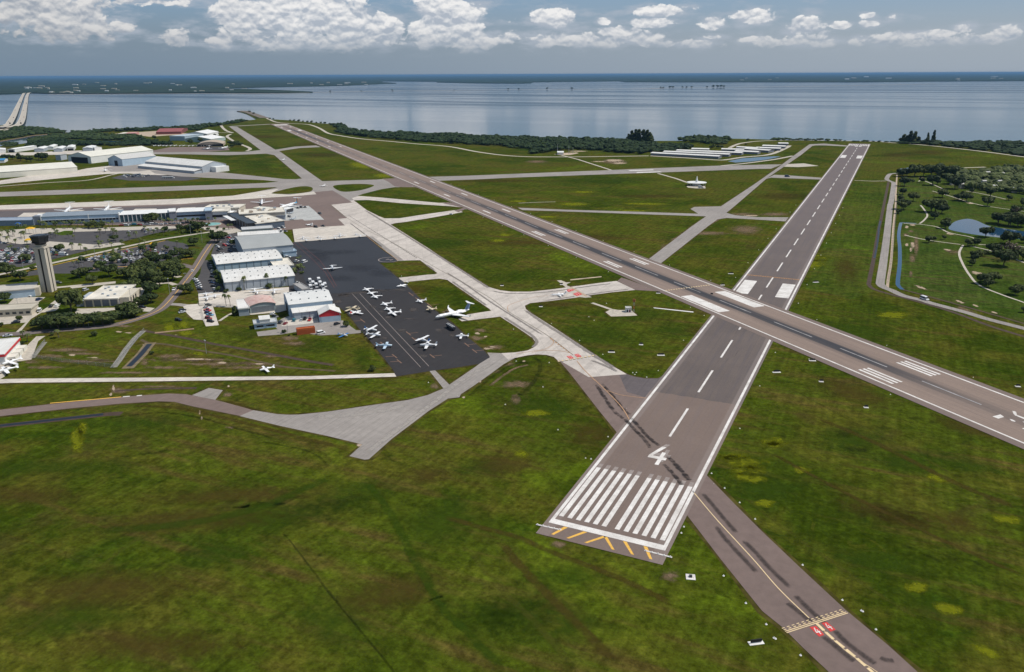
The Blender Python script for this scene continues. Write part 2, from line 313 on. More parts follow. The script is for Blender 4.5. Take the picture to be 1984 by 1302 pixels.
m_tan = mat('tan_roof', (0.40, 0.33, 0.26), 0.8, 0.1, 0.12)
m_wht2 = mat('roof_membrane', (0.62, 0.58, 0.50), 0.85, 0.10, 0.22)
m_gls = mat('dark_glass', (0.015, 0.022, 0.03), 0.12, spec=0.6)
m_hole = mat('dark_opening', (0.015, 0.015, 0.018), 0.8)
m_twr = mat('tower_concrete', (0.52, 0.47, 0.39), 0.8, 0.2, 0.06)
m_twrd = mat('dark_recess', (0.03, 0.027, 0.025), 0.8)
m_cab = mat('dark_cab', (0.022, 0.024, 0.026), 0.35, spec=0.5)
m_orange = mat('orange_container', (0.45, 0.11, 0.035), 0.6, 0.5, 0.12)
m_metal = mat('galvanised_steel', (0.42, 0.43, 0.43), 0.5, metal=0.4)
m_acw = mat('aircraft_white', (0.82, 0.82, 0.82), 0.3, 0.5, 0.03, spec=0.5)
m_acc = mat('aircraft_cream', (0.62, 0.52, 0.36), 0.4, spec=0.5)
m_acb = mat('aircraft_blue', (0.03, 0.16, 0.42), 0.35, spec=0.5)
m_act = mat('airliner_turquoise', (0.02, 0.28, 0.48), 0.35, spec=0.5)
m_aco = mat('airliner_orange', (0.75, 0.30, 0.03), 0.4)
m_acd = mat('aircraft_dark', (0.03, 0.032, 0.04), 0.35, spec=0.5)
m_acr = mat('aircraft_red', (0.55, 0.03, 0.03), 0.35, spec=0.5)
m_tyre = mat('tyre_rubber', (0.02, 0.02, 0.02), 0.9)
m_yellow = mat('yellow_canopy', (0.75, 0.42, 0.02), 0.6)
m_bluet = mat('blue_tarp', (0.03, 0.10, 0.30), 0.6)

# ---------------------------------------------------------------- mesh helpers
def link(o): col.objects.link(o); return o
def tag(o, label=None, cat=None, group=None, kind=None):
    if label: o['label'] = label
    if cat: o['category'] = cat
    if group: o['group'] = group
    if kind: o['kind'] = kind
    return o
def mesh(name, vs, fs, mats, mi=None, smooth=False):
    m = bpy.data.meshes.new(name); m.from_pydata([tuple(v) for v in vs], [], fs)
    for x in (mats if isinstance(mats, (list, tuple)) else [mats]): m.materials.append(x)
    if mi: m.polygons.foreach_set('material_index', mi)
    if smooth: m.polygons.foreach_set('use_smooth', [True]*len(m.polygons))
    m.update(); return m
def obj(name, m, parent=None, loc=(0, 0, 0), rz=0.0):
    o = bpy.data.objects.new(name, m); link(o); o.parent = parent; o.location = loc; o.rotation_euler = (0, 0, rz); return o
def empty(name, loc, rz=0.0, label=None, cat=None, group=None):
    o = bpy.data.objects.new(name, None); link(o); o.location = loc; o.rotation_euler = (0, 0, rz); o.empty_display_size = 1
    return tag(o, label, cat, group)
def copy_tree(o, parent=None):
    c = o.copy(); col.objects.link(c); c.parent = parent
    for ch in o.children: copy_tree(ch, c)
    return c
class MB:
    def __init__(s): s.v = []; s.f = []; s.mi = []
    def add(s, vs, fs, mi=0):
        b = len(s.v); s.v += [tuple(v) for v in vs]; s.f += [tuple(i+b for i in f) for f in fs]; s.mi += [mi]*len(fs); return s
    def box(s, x0, x1, y0, y1, z0, z1, mi=0):
        vs = [(x0, y0, z0), (x1, y0, z0), (x1, y1, z0), (x0, y1, z0), (x0, y0, z1), (x1, y0, z1), (x1, y1, z1), (x0, y1, z1)]
        return s.add(vs, [(0, 3, 2, 1), (4, 5, 6, 7), (0, 1, 5, 4), (1, 2, 6, 5), (2, 3, 7, 6), (3, 0, 4, 7)], mi)
    def hexa(s, b, t, mi=0):
        return s.add(list(b)+list(t), [(0, 3, 2, 1), (4, 5, 6, 7), (0, 1, 5, 4), (1, 2, 6, 5), (2, 3, 7, 6), (3, 0, 4, 7)], mi)
    def tube(s, p, q, r0, r1=None, n=6, mi=0):
        p, q = Vector(p), Vector(q); r1 = r0 if r1 is None else r1; d = (q-p).normalized()
        a = d.orthogonal().normalized(); b = d.cross(a)
        vs = [p+(a*math.cos(2*math.pi*i/n)+b*math.sin(2*math.pi*i/n))*r0 for i in range(n)]+[q+(a*math.cos(2*math.pi*i/n)+b*math.sin(2*math.pi*i/n))*r1 for i in range(n)]
        return s.add(vs, [(i, (i+1) % n, n+(i+1) % n, n+i) for i in range(n)]+[tuple(range(n))[::-1], tuple(range(n, 2*n))], mi)
    def loft(s, rings, mi=0, cap=True):
        n = len(rings[0]); vs = [p for r in rings for p in r]
        fs = [(k*n+i, k*n+(i+1) % n, (k+1)*n+(i+1) % n, (k+1)*n+i) for k in range(len(rings)-1) for i in range(n)]
        if cap: fs += [tuple(range(n))[::-1], tuple(range((len(rings)-1)*n, len(rings)*n))]
        return s.add(vs, fs, mi)
    def mesh(s, name, mats, smooth=False): return mesh(name, s.v, s.f, mats, s.mi, smooth)
    def obj(s, name, mats, parent=None, smooth=False, loc=(0, 0, 0), rz=0): return obj(name, s.mesh(name, mats, smooth), parent, loc, rz)

def cr(pts, n=6, closed=False):           # Catmull-Rom
    P = [Vector(p) for p in pts]; N = len(P); out = []
    rng = range(N) if closed else range(N-1)
    for i in rng:
        p0 = P[(i-1) % N] if closed or i > 0 else P[0]; p1 = P[i]; p2 = P[(i+1) % N]; p3 = P[(i+2) % N] if closed or i+2 < N else P[-1]
        for k in range(n):
            t = k/n; out.append(0.5*((2*p1)+(-p0+p2)*t+(2*p0-5*p1+4*p2-p3)*t*t+(-p0+3*p1-3*p2+p3)*t**3))
    if not closed: out.append(P[-1])
    return out
LZ = 0.03
_zc = [0]
def zj(z): _zc[0] += 1; return z+(_zc[0] % 7)*0.0018
def struct(o, label, kind='structure'): return tag(o, label, None, None, kind)
def sheet(name, pts, z, m, label, smooth=False, px=True, kind='structure', link_=True):
    w = [G(*p) for p in pts] if px else [Vector((p[0], p[1], 0)) for p in pts]
    if smooth: w = cr(w, 5, True)
    cx = sum(v.x for v in w)/len(w); cy = sum(v.y for v in w)/len(w)
    o = obj(name, mesh(name, [(v.x, v.y, 0) for v in w], [tuple(range(len(w)))], m), loc=(0, 0, zj(z)))
    if o.data.polygons[0].normal.z < 0: o.data.flip_normals()
    return struct(o, label, kind)
def ribbon_pts(w, width):
    L, Rr = [], []
    for i, p in enumerate(w):
        a = w[max(0, i-1)]; b = w[min(len(w)-1, i+1)]; d = (b-a); d.z = 0; d.normalize(); n = Vector((-d.y, d.x, 0))
        ww = width[i] if isinstance(width, list) else width
        L.append(p+n*ww/2); Rr.append(p-n*ww/2)
    return L, Rr
def ribbon(name, pts, width, z, m, label, smooth=True, px=True, kind='structure', parent=None):
    w = [G(*p) for p in pts] if px else [Vector((p[0], p[1], 0)) for p in pts]
    if smooth and len(w) > 2: w = cr(w, 6)
    L, Rr = ribbon_pts(w, width); n = len(L)
    vs = [(p.x, p.y, 0) for p in L]+[(p.x, p.y, 0) for p in Rr]
    o = obj(name, mesh(name, vs, [(i+1, i, n+i, n+i+1) for i in range(n-1)], m), loc=(0, 0, zj(z)))
    for p in o.data.polygons:
        if p.normal.z < 0: o.data.flip_normals(); break
    return struct(o, label, kind) if parent is None else o
ORD = "first second third fourth fifth sixth seventh eighth ninth tenth eleventh twelfth".split()
def ordn(n):
    if n <= 12: return ORD[n-1]
    return f"{n}{'th' if 10 <= n % 100 <= 20 else {1: 'st', 2: 'nd', 3: 'rd'}.get(n % 10, 'th')}"

# ---------------------------------------------------------------- ground, water, far land
SHORE = [(-500, 300), (-500, 275), (-60, 262), (0, 251), (12, 244), (40, 243.5), (60, 246), (95, 251), (133.5, 257), (95, 259.5), (64, 262), (43, 266), (0, 273), (-60, 279), (-60, 289), (0, 283.5), (10, 281), (38, 279), (52, 277), (53, 271), (81, 267.5), (121, 259), (145, 256), (181, 254), (232, 251.5), (282, 250.5), (323, 248.5),
         (400, 242), (431, 240), (475, 233.5), (497, 231.5), (488, 226), (478, 221), (464, 216.5), (467, 214.3), (480, 215), (495, 219.5), (517, 227.5), (524, 231), (562, 233), (592, 236), (632, 239.5), (664, 243), (672, 248), (693, 254), (750, 257.5), (830, 259.5), (900, 263), (1000, 266), (1050, 268), (1126, 270), (1200, 272), (1265, 273), (1312, 273), (1365, 270), (1413, 268.5),
         (1460, 269.5), (1492, 270.5), (1560, 272), (1629, 273), (1735, 275), (1850, 276.5), (1984, 278), (2200, 281), (2600, 285)]
def world_ext(pts):
    w = [G(*p) for p in pts]; return w
gw = world_ext(SHORE)
gw += [Vector((2600, 800, 0)), Vector((2600, -1500, 0)), Vector((-2600, -1500, 0)), Vector((-3200, 600, 0))]
ground = obj('ground', mesh('ground', [(v.x, v.y, 0) for v in gw], [tuple(range(len(gw)))], m_grass))
if ground.data.polygons[0].normal.z < 0: ground.data.flip_normals()
struct(ground, 'mown green airfield grass with brown and olive patches')
bank = MB()
for i in range(len(gw)):
    a, b = gw[i], gw[(i+1) % len(gw)]; k = len(bank.v); bank.v += [(a.x, a.y, -0.02), (b.x, b.y, -0.02), (b.x, b.y, -3), (a.x, a.y, -3)]; bank.f.append((k, k+1, k+2, k+3)); bank.mi.append(0)
struct(bank.obj('shore', m_dirt), 'low earth bank where the airfield meets the bay')
RH = 150000
n = 96
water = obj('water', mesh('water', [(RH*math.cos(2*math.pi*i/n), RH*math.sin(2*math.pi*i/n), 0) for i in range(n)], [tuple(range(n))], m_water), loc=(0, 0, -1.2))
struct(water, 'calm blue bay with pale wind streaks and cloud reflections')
def far(name, near, label, top=146.2, slope=-0.0045, h=9):
    # land seen beyond the bay: its near shore traced, its back at the horizon or a back shore
    return None
def farland(near, back, label, h=8.0):
    w = [G(x, y) for x, y in near]+[G(x, y) for x, y in back]
    n_ = len(w); vs = [(p.x, p.y, 0) for p in w]+[(p.x, p.y, -h-2) for p in w]
    fs = [tuple(range(n_))]+[(i, (i+1) % n_, n_+(i+1) % n_, n_+i) for i in range(n_)]
    o = obj('far_shore', mesh('far_shore', vs, fs, m_far), loc=(0, 0, h)); struct(o, label); return o
farland([(-400, 186), (0, 183), (40, 182), (62, 180.5), (100, 182), (200, 181.8), (300, 181.2), (400, 180.6), (500, 180.8), (560, 180.3), (606, 179.2), (560, 176.5), (480, 173.6), (400, 172.0), (480, 170), (593, 167.6), (663, 166.2), (716, 163.8), (768, 161.6), (740, 159.4), (742, 157.6), (844, 158.2), (847, 159.8), (920, 161.3), (1000, 162), (1028, 161.6), (1032, 159.4), (1198, 157.4), (1211, 159.0), (1350, 159.4), (1500, 159.4), (1647, 159.4), (1805, 158), (1984, 157), (2500, 154)],
        [(2500, 137), (1984, 141.3), (1464, 143.8), (992, 146.2), (500, 148.6), (0, 150.6), (-400, 152.5)], 'dark wooded shore along the horizon beyond the bay')
ribbon('far_beach', [(95, 182.6), (200, 182.4), (300, 181.8), (400, 181.2), (500, 181.2), (600, 180)], 60, 0.25, m_wht2, 'thin pale beach line along the far shore')
# thin causeway across the bay
ribbon('far_causeway', [(606, 179), (640, 178.2), (768, 176.2), (873, 175.2), (1000, 173.6), (1069, 173.2), (1180, 172.4), (1255, 171.7), (1300, 170.4), (1402, 169), (1470, 168.4), (1560, 167.2), (1632, 166), (1740, 164), (1813, 162.6)], 60, 0.2, m_path, 'thin causeway running across the far side of the bay')

# ---------------------------------------------------------------- runway 4 (world aligned)
W4 = 22.86
far4 = G(1666.0, 278.3); L4 = far4.y
def rect(mb, x0, x1, y0, y1, mi=0):
    mb.add([(x0, y0, 0), (x1, y0, 0), (x1, y1, 0), (x0, y1, 0)], [(0, 1, 2, 3)], mi)
def rw4_builder(t, b):
    p = t.new('ShaderNodeTexCoord').outputs['Object']; x, y, z = t.sep(p)
    n1 = t.noise(p, 0.03, 4, 0.6); st = t.noise(t.mapping(p, (0.35, 0.012, 1)), 1.0, 5, 0.62); fine = t.noise(p, 0.8, 4, 0.7)
    edge = t.math('ADD', y, t.math('MULTIPLY', t.noise(t.mapping(p, (1, 0.1, 1)), 0.15, 3, 0.5), 4))
    isA = t.math('GREATER_THAN', edge, 148.5)
    br = t.mix(t.mapr(n1, 0.35, 0.65), (0.158, 0.116, 0.097), (0.175, 0.130, 0.109)); br = t.mix(t.math('MULTIPLY', t.mapr(st, 0.46, 0.72), 0.6), br, (0.15, 0.118, 0.11))
    gy = t.mix(t.mapr(n1, 0.35, 0.65), (0.110, 0.088, 0.079), (0.130, 0.103, 0.091)); gy = t.mix(t.math('MULTIPLY', t.mapr(st, 0.45, 0.72), 0.7), gy, (0.088, 0.075, 0.08))
    # paving lanes
    ln = t.math('LESS_THAN', t.math('PINGPONG', t.math('ADD', x, 0.4), 3.8), 0.12); g = t.math('SUBTRACT', 1.0, t.math('MULTIPLY', ln, 0.09))
    c = t.mix(isA, br, gy)
    farm = t.mapr(y, 300, 900, 0, 0.35); c = t.mix(farm, c, (0.175, 0.14, 0.14))
    # shorter dark skid marks along the touchdown stretch
    sk = t.noise(t.mapping(p, (1.6, 0.045, 1)), 1.0, 2, 0.5); inx = t.math('LESS_THAN', t.math('ABSOLUTE', x), 8.5)
    ton = t.math('MULTIPLY', t.math('MULTIPLY', t.mapr(sk, 0.62, 0.72), inx), t.math('MULTIPLY', t.mapr(y, 150, 190), t.mapr(y, 330, 290)))
    c = t.mix(t.math('MULTIPLY', ton, 0.65), c, (0.05, 0.045, 0.047))
    # sealed crack along each side
    f2 = t.mapr(fine, 0.3, 0.7, 0.92, 1.08); g = t.math('MULTIPLY', g, f2)
    sd_ = t.mapr(t.math('ABSOLUTE', x), 18.8, 19.6, 0, 1); c = t.mix(t.math('MULTIPLY', sd_, 0.35), c, (0.26, 0.215, 0.195))
    c = t.mix(1.0, c, t.comb(g, g, g), 'MULTIPLY'); t.l.new(c, b.inputs['Base Color'])
m_rw4 = mat('runway_four_surface', (0, 0, 0), 0.9, build=rw4_builder)
mb = MB(); rect(mb, -24.3, 24.3, -8.9, L4); o = mb.obj('runway', m_rw4, loc=(0, 0, LZ*6)); struct(o, 'crossing runway with a big numeral 4, brown then dark grey asphalt')
def marks(name, mb, m, z, label, rz=0): return struct(mb.obj(name, m, loc=(0, 0, z), rz=rz), label)
def glyph(ch, w, h):                      # runway numerals as polygons in a w x h cell
    s = 1.75
    def R_(a, b, c, d): return [(a, b), (c, b), (c, d), (a, d)]
    if ch == '1': return [R_(w/2-s/2, 0, w/2+s/2, h), [(w/2-s/2, h), (w/2-s/2-1.6, h-2.6), (w/2-s/2-1.6, h-4.4), (w/2-s/2, h-3.0)]]
    if ch == '7': return [R_(0, h-s*1.3, w, h), [(w-s*1.1, h-s*1.3), (w*0.25, 0), (w*0.25+s*1.05, 0), (w, h-s*1.3)]]
    if ch == '3': return [R_(0, h-s*1.4, w, h), R_(w-s, 0, w, h-s*1.4), R_(w*.3, h*.46, w-s, h*.54+s*.5), R_(0, 0, w-s, s*1.4)]
    if ch == '6': return [[(w*.45, h), (w*.45+s*1.2, h), (s*1.1, h*.42), (0, h*.42)], R_(0, s*1.3, s, h*.42), R_(0, 0, w, s*1.3), R_(w-s, s*1.3, w, h*.42), R_(s, h*.42-s*.9, w-s, h*.42+s*.2)]
    if ch == '4': return [R_(w*.58, 0, w*.58+s, h*.70), R_(0, h*.30, w*.58, h*.30+s*1.5), R_(w*.58+s, h*.30, w, h*.30+s*1.5), [(0, h*.30+s*1.5), (s*.95, h*.30+s*1.5), (w*.58+s*.3, h), (w*.58-s*.9, h)]]
    return []
def text_px(mb, txt, x0, y0, w, h, gap):
    for i, ch in enumerate(txt):
        for pl in glyph(ch, w, h):
            mb.add([(x0+i*(w+gap)+a, y0+b, 0) for a, b in pl], [tuple(range(len(pl)))])
# runway 4 markings
mk = MB(); rect(mk, -W4, W4, 0, 3.3)
YA = G(1392, 606.5).y; YB = G(1420, 566).y; YE = L4-62
for sx in (-1, 1):
    a, b = (sx*W4, sx*(W4-1.35)); rect(mk, min(a, b), max(a, b), 3.3, YE+40)
for i in range(6):
    for sx in (-1, 1):
        c = sx*(1.75+0.875+i*3.5); rect(mk, c-0.95, c+0.95, 6.3, 50.6); rect(mk, c-0.95, c+0.95, YE-8, YE+42)
text_px(mk, '4', -3.6, 63.8, 8.2, 18.6, 0)
n_ = 0; y = 94.5
while y < YE-70:
    rect(mk, -0.6, 0.6, y, y+36.6); y += 60.96
for sx in (-1, 1):
    a0 = sx*10.2; a1 = sx*20.2; rect(mk, min(a0, a1), max(a0, a1), 372.5, 418)
    ya = G(1640, 306.2).y; yb = G(1640, 300.8).y; rect(mk, min(a0, a1), max(a0, a1), ya, yb)
    c = sx*4.2; rect(mk, c-3, c+3, YE-28, YE-12)
marks('runway_markings', mk, m_wpaint, LZ*7, 'white threshold bars, numeral 4, centre dashes and side stripes of the crossing runway')
mk = MB()
for i in range(6):
    for sx in (-1, 1):
        c = sx*(1.75+0.875+i*3.5); rect(mk, c-0.9, c+0.9, 50.6, 54.6)
text_px(mk, '4', -2.6, 67.2, 8.2, 18.6, 0)
marks('faded_markings', mk, m_wfade, LZ*6.5, 'faint old paint showing past the stripe ends and the numeral 4')
mk = MB()                                  # yellow chevron arms before the bar
for (x0, x1) in ((-15.5, -18.2), (-7.6, -12.1), (0, -5.0), (0.3, 5.6), (7.8, 12.9), (15.6, 19.6)):
    dy = -7.2
    sgn = 1 if x1 > x0 else -1
    mk.add([(x0-0.75, -0.3, 0), (x0+0.75, -0.3, 0), (x1+0.55, dy, 0), (x1-0.55, dy, 0)], [(0, 1, 2, 3)])
marks('chevron_markings', mk, m_ypaint, LZ*7, 'yellow chevron arms painted before the white threshold bar')
mk = MB()
yb = 440.5
for i in range(23):
    x = -21.4+i*1.87; mk.add([(x, yb+0.2*0, 0), (x+1.2, yb, 0), (x+1.2, yb+0.9, 0), (x, yb+0.9, 0)], [(0, 1, 2, 3)])
    mk.add([(x, yb+1.5, 0), (x+1.87, yb+1.5, 0), (x+1.87, yb+2.1, 0), (x, yb+2.1, 0)], [(0, 1, 2, 3)])
a = G(1444, 533); b = G(1551.5, 543.3)
mk2 = MB()
for v in mk.v:
    f = (v[0]+21.4)/42.8; mk2.v.append((a.x+0.9+(b.x-a.x-1.8)*f, a.y+(b.y-a.y)*f+(v[1]-yb), 0))
mk2.f = mk.f; mk2.mi = mk.mi
marks('hold_short_line', mk2, mat('orange_yellow_paint', (0.50, 0.24, 0.06), 0.7, 0.8, 0.15), LZ*7, 'dashed orange hold line across the runway just beyond the two big white blocks')

# ---------------------------------------------------------------- long runway
RZ = R(48.23); U = Vector((-0.7459, 0.6661, 0)); NV = Vector((0.6661, 0.7459, 0)); N0 = 240.0
def SN(s, n): p = U*s+NV*(n+N0); return p
def rw36_builder(t, b):
    p = t.new('ShaderNodeTexCoord').outputs['Object']; x, s, z = t.sep(p); n = t.math('SUBTRACT', x, N0)
    n1 = t.noise(p, 0.015, 4, 0.6); st = t.noise(t.mapping(p, (0.8, 0.012, 1)), 1.0, 5, 0.62); fine = t.noise(p, 0.5, 4, 0.7)
    c = t.mix(t.mapr(n1, 0.35, 0.65), (0.215, 0.160, 0.130), (0.245, 0.184, 0.150)); c = t.mix(t.math('MULTIPLY', t.mapr(st, 0.44, 0.70), 0.6), c, (0.155, 0.115, 0.10))
    an = t.math('ABSOLUTE', n)
    sh = t.mapr(an, 23.4, 23.9); c = t.mix(t.math('MULTIPLY', sh, 0.8), c, (0.15, 0.115, 0.10))
    # tyre rubber down the middle
    wob = t.math('MULTIPLY', t.math('SUBTRACT', t.noise(t.mapping(p, (0.02, 0.01, 1)), 1.0, 2, 0.5), 0.5), 3.0)
    d = t.math('ABSOLUTE', t.math('ADD', t.math('ADD', n, 0.6), wob))
    core = t.mapr(d, 3.4, 6.2, 1.0, 0.0, True); halo = t.mapr(d, 3.5, 10.5, 0.42, 0.0, True)
    prof = t.math('MULTIPLY', t.mapr(s, 0, 130, 0.35, 1.0, True), t.mapr(s, 560, 1150, 1.0, 0.30, True))
    prof = t.math('ADD', prof, t.math('MULTIPLY', t.mapr(s, 1500, 2150, 0, 0.65, True), t.mapr(s, 2350, 2620, 1, 0, True)))
    rb = t.math('MULTIPLY', t.math('MAXIMUM', core, halo), prof, clamp=True)
    rb = t.math('MULTIPLY', rb, t.mapr(st, 0.25, 0.6, 0.8, 1.0))
    c = t.mix(rb, c, (0.035, 0.036, 0.042))
    ln = t.math('LESS_THAN', t.math('PINGPONG', n, 3.8), 0.12); g = t.math('SUBTRACT', 1.0, t.math('MULTIPLY', ln, 0.06)); g = t.math('MULTIPLY', g, t.mapr(fine, 0.3, 0.7, 0.93, 1.07))
    c = t.mix(1.0, c, t.comb(g, g, g), 'MULTIPLY'); t.l.new(c, b.inputs['Base Color'])
m_rw36 = mat('long_runway_surface', (0, 0, 0), 0.9, build=rw36_builder)
mb = MB(); rect(mb, N0-28.8, N0+28.0, -260, 2790); struct(mb.obj('runway', m_rw36, loc=(0, 0, LZ*8), rz=RZ), 'long brown runway with a dark rubber streak down its middle')
mk = MB()
def r36(n0, n1, s0, s1): rect(mk, N0+n0, N0+n1, s0, s1)
for sx in (-1, 1):
    a, b = sx*23.3, sx*22.1; r36(min(a, b), max(a, b), -260, 2745)
    for i in range(3): c = sx*(11.6+i*3.2); r36(c-0.85, c+0.85, 70.6, 95.0)
    a, b = sx*10.9, sx*20.6; r36(min(a, b), max(a, b), 223.5, 271)
    for s0 in (374.5, 534.7):
        for i in range(2): c = sx*(12.2+i*3.4); r36(c-0.95, c+0.95, s0, s0+27)
    for s0 in (691.5, 848.5, 1000.5, 1735, 1897, 2068, 2235): r36(sx*13.2-1.2, sx*13.2+1.2, s0, s0+26)
    for s0 in (2566,): r36(sx*14.2-2.6, sx*14.2+2.6, s0, s0+28)
    r36(sx*15.8-4.9, sx*15.8+4.9, 2372, 2418)
r36(-23, 23, 2690, 2735)
def to36(pts):
    o_ = []
    for q_ in pts: g_ = G(*q_); o_.append((g_.dot(NV), g_.dot(U), 0))
    return o_
for pts in ([(1922.4, 807.7), (1938, 803.8), (1945.4, 808.7), (1934, 811.9)], [(1955.6, 812.6), (1961, 813.6), (1967.6, 817.0), (1966, 817.9), (1959.5, 816.4)], [(1961, 797.0), (1965.5, 797.6), (1968.6, 799.4), (1970.2, 805.2), (1967, 806.6), (1963.6, 803)], [(1969.6, 804.6), (1984, 810.2), (2010, 820.5), (2009, 823), (1984, 812.8), (1968, 806.4)], [(1980.4, 817.4), (2004, 822), (2004, 826), (1984, 819.6)], [(1979.8, 830.8), (2004, 827), (2004, 834), (1984, 832.6)]): mk.add(to36(pts), [tuple(range(len(pts)))[::-1]])
marks('runway_markings', mk, m_wpaint, LZ*9, 'white side stripes, touchdown bars and solid blocks on the long brown runway', RZ)
mk = MB(); s0 = 30.6-60.96*4
while s0 < 2520:
    if s0 > -200 and not (-30 < s0 < 0): r36(-0.45, 0.45, s0, s0+36.6)
    s0 += 60.96
marks('centre_dashes', mk, mat('sooty_white_paint', (0.30, 0.29, 0.29), 0.8, 0.08, 0.5), LZ*9, 'rubber dulled centre dashes of the long brown runway', RZ)
def dashed(name, a, b, wid, pitch, duty, m, z, label, solid=None):
    A, B = G(*a), G(*b); d = B-A; L = d.length; d.normalize(); nn = Vector((-d.y, d.x, 0)); mk = MB(); k = 0
    while k*pitch < L:
        p = A+d*k*pitch; q_ = A+d*min(L, (k+duty)*pitch)
        mk.add([p-nn*wid/2, q_-nn*wid/2, q_+nn*wid/2, p+nn*wid/2], [(0, 1, 2, 3)]); k += 1
    o = marks(name, mk, m, z, label)
    if o.data.polygons[0].normal.z < 0: o.data.flip_normals()
    return o
dashed('hold_short_line', (1290, 563.3), (1375.5, 552.5), 1.7, 2.4, 0.5, m_ypale, LZ*9, 'dashed pale yellow line slanting across the long runway before its solid blocks')

# ---------------------------------------------------------------- taxiways and aprons
m_rim = mat('worn_grass_edge', (0.060, 0.052, 0.013), 0.95, 0.12, 0.6, spec=0)
def S(name, pts, lay, m, label, sm=False):
    if lay >= 4 and lay < 5.3 and name in ('taxiway', 'apron', 'path', 'link_path', 'concrete_band', 'antenna_pad'):
        w = [G(*p) for p in pts]; c_ = w+[w[0]]; L, Rr = ribbon_pts(c_, [3.0+1.2*math.sin(k_*2.3) for k_ in range(len(w)+1)]); n_ = len(L)
        o_ = obj('worn_edge', mesh('worn_edge', [(p.x, p.y, 0) for p in L+Rr], [(i+1, i, n_+i, n_+i+1) for i in range(n_-1)], m_rim), loc=(0, 0, zj(LZ*1.4))); struct(o_, 'brown worn grass edge of the '+label)
    return sheet(name, pts, LZ*lay, m, label, sm)
# main parallel taxiway with its links, as one traced outline
S('taxiway', [(640.7, 396.3), (685, 388), (710.6, 407.2), (734.2, 419), (745, 423.2), (774, 423), (823, 415.4), (886.6, 406.6), (897, 411), (832.2, 422.6), (786.8, 430), (765, 432.6), (757, 435.3), (832.2, 482.5), (857.6, 499.8), (921, 540), (948, 556.6), (969, 562.6), (989.8, 565.2), (1027, 565.3), (1059.4, 562),
              (1102, 556.6), (1160, 548.5), (1194.5, 544.6), (1231, 562), (1185, 566.5), (1149.8, 571.3), (1115, 577), (1068.7, 583), (1027, 587.5), (1017, 592.5), (1018.7, 599), (1031.6, 608.4), (1082.6, 640.9), (1131.3, 673.3), (1168.4, 698.8), (1214.7, 725.5), (1140.5, 731.3), (1081.4, 699.5), (1073.3, 691.9), (1059.4, 688), (1040.8, 686.8), (1022.3, 688.6),
              (999, 693.5), (985, 697.5), (971.3, 684.6), (999, 683), (1022.3, 679.3), (1035, 673), (1039.7, 666.5), (1031.6, 654.8), (999, 632.7), (969, 613.7), (894.8, 622.6), (888, 618), (906, 609.4), (951.6, 602.4), (948, 598.5), (906.4, 570), (866.7, 542.5), (850.3, 540), (780.5, 547), (772.3, 538.4), (828.6, 532.4), (843, 531.5), (847.6, 529.5), (814, 504.3), (785, 505), (770.5, 505.4), (716, 460), (710.6, 457.6), (571, 469.3), (567, 444.4), (669, 438), (655.3, 424.5), (672.5, 422.6)],
  4, m_conc, 'pale concrete taxiway running beside the long runway past the black apron')
S('taxiway_strip', [(714, 458.5), (721.5, 458), (783.5, 505.4), (772, 506)], 5, m_grey, 'narrow brown strip between the black apron and the concrete taxiway')
S('apron', [(568.2, 469.6), (710.6, 457.9), (737, 481.6), (770.5, 505.5), (762, 508.6), (734.6, 509.2), (771.4, 538.7), (781.6, 546), (810, 574.7), (855.3, 610.6), (880, 629), (902.3, 650.2), (937.3, 678.8), (949.3, 692.6), (928, 705.5), (880, 713), (832.3, 719.4), (767.7, 729.8), (763, 719.4), (747.5, 699), (718, 662.2), (703.2, 645.6), (695.9, 637.3), (681, 618), (668.2, 603.2), (655.3, 594), (640, 588), (560, 570), (560, 500)], 5, m_dark2, 'black asphalt apron where the small aircraft park')
S('sealed_apron', [(568.2, 469.6), (710.6, 457.9), (737, 481.6), (770.5, 505.5), (762, 508.6), (734.6, 509.2), (771.4, 538.7), (781, 545.6), (790, 556.5), (771.4, 559), (740, 562.5), (711, 563.5), (655.3, 568.2), (610, 572), (596, 556), (580, 520)], 6, m_dark, 'smooth freshly sealed half of the black apron')
# islands left as grass
S('concrete_apron', [(571, 469.4), (567, 444.4), (600, 441), (680, 436.5), (693, 446), (711, 458)], 6, m_conc2, 'pinkish pale concrete strip where propeller aircraft stand in two rows')
# lower curved link and the old triangular paving
S('taxiway', [(999, 693.3), (976, 705.8), (952.7, 723.2), (918, 747.5), (893, 764), (890, 770), (868, 772.5), (830, 797), (760, 850), (715, 890), (706, 891), (676.8, 884), (702.2, 861.5), (635, 845.2), (544.3, 826), (464.5, 806.5), (478, 795.5), (490, 795), (537, 802.7), (560, 804), (580.6, 803.5), (635, 798), (720, 785.3), (790, 775.5), (828, 766), (863, 751.5), (869.3, 746.4), (920.3, 711.6), (929.6, 704.6), (949.3, 692.6), (944, 683.5), (971.3, 684.6), (985, 697.5)], 4, m_grey, 'old grey paving sweeping down to a worn pointed end in the grass')
S('link_path', [(832.3, 719.4), (843, 717.8), (873, 748), (860, 754)], 4.4, m_grey, 'short grey link between the black apron and the old paving')
S('taxiway', [(0, 794.4), (98, 783.5), (217.7, 770.8), (290.3, 765.4), (326.6, 762.8), (360, 764.2), (413.7, 774.4), (435.5, 779.9), (480, 792), (490, 795.5), (464.5, 806.2), (373.8, 787.9), (337.5, 779), (308.5, 778), (236, 782.4), (145, 790.8), (54.4, 800.6), (0, 807), (-80, 815), (-80, 802)], 5, m_brown, 'brown asphalt taxiway bending across the grass from the frame edge')
S('link_path', [(404.6, 752), (431.8, 756.3), (417, 775.5), (372, 766)], 4, m_grey, 'stub of grey paving off the bend of the brown taxiway')
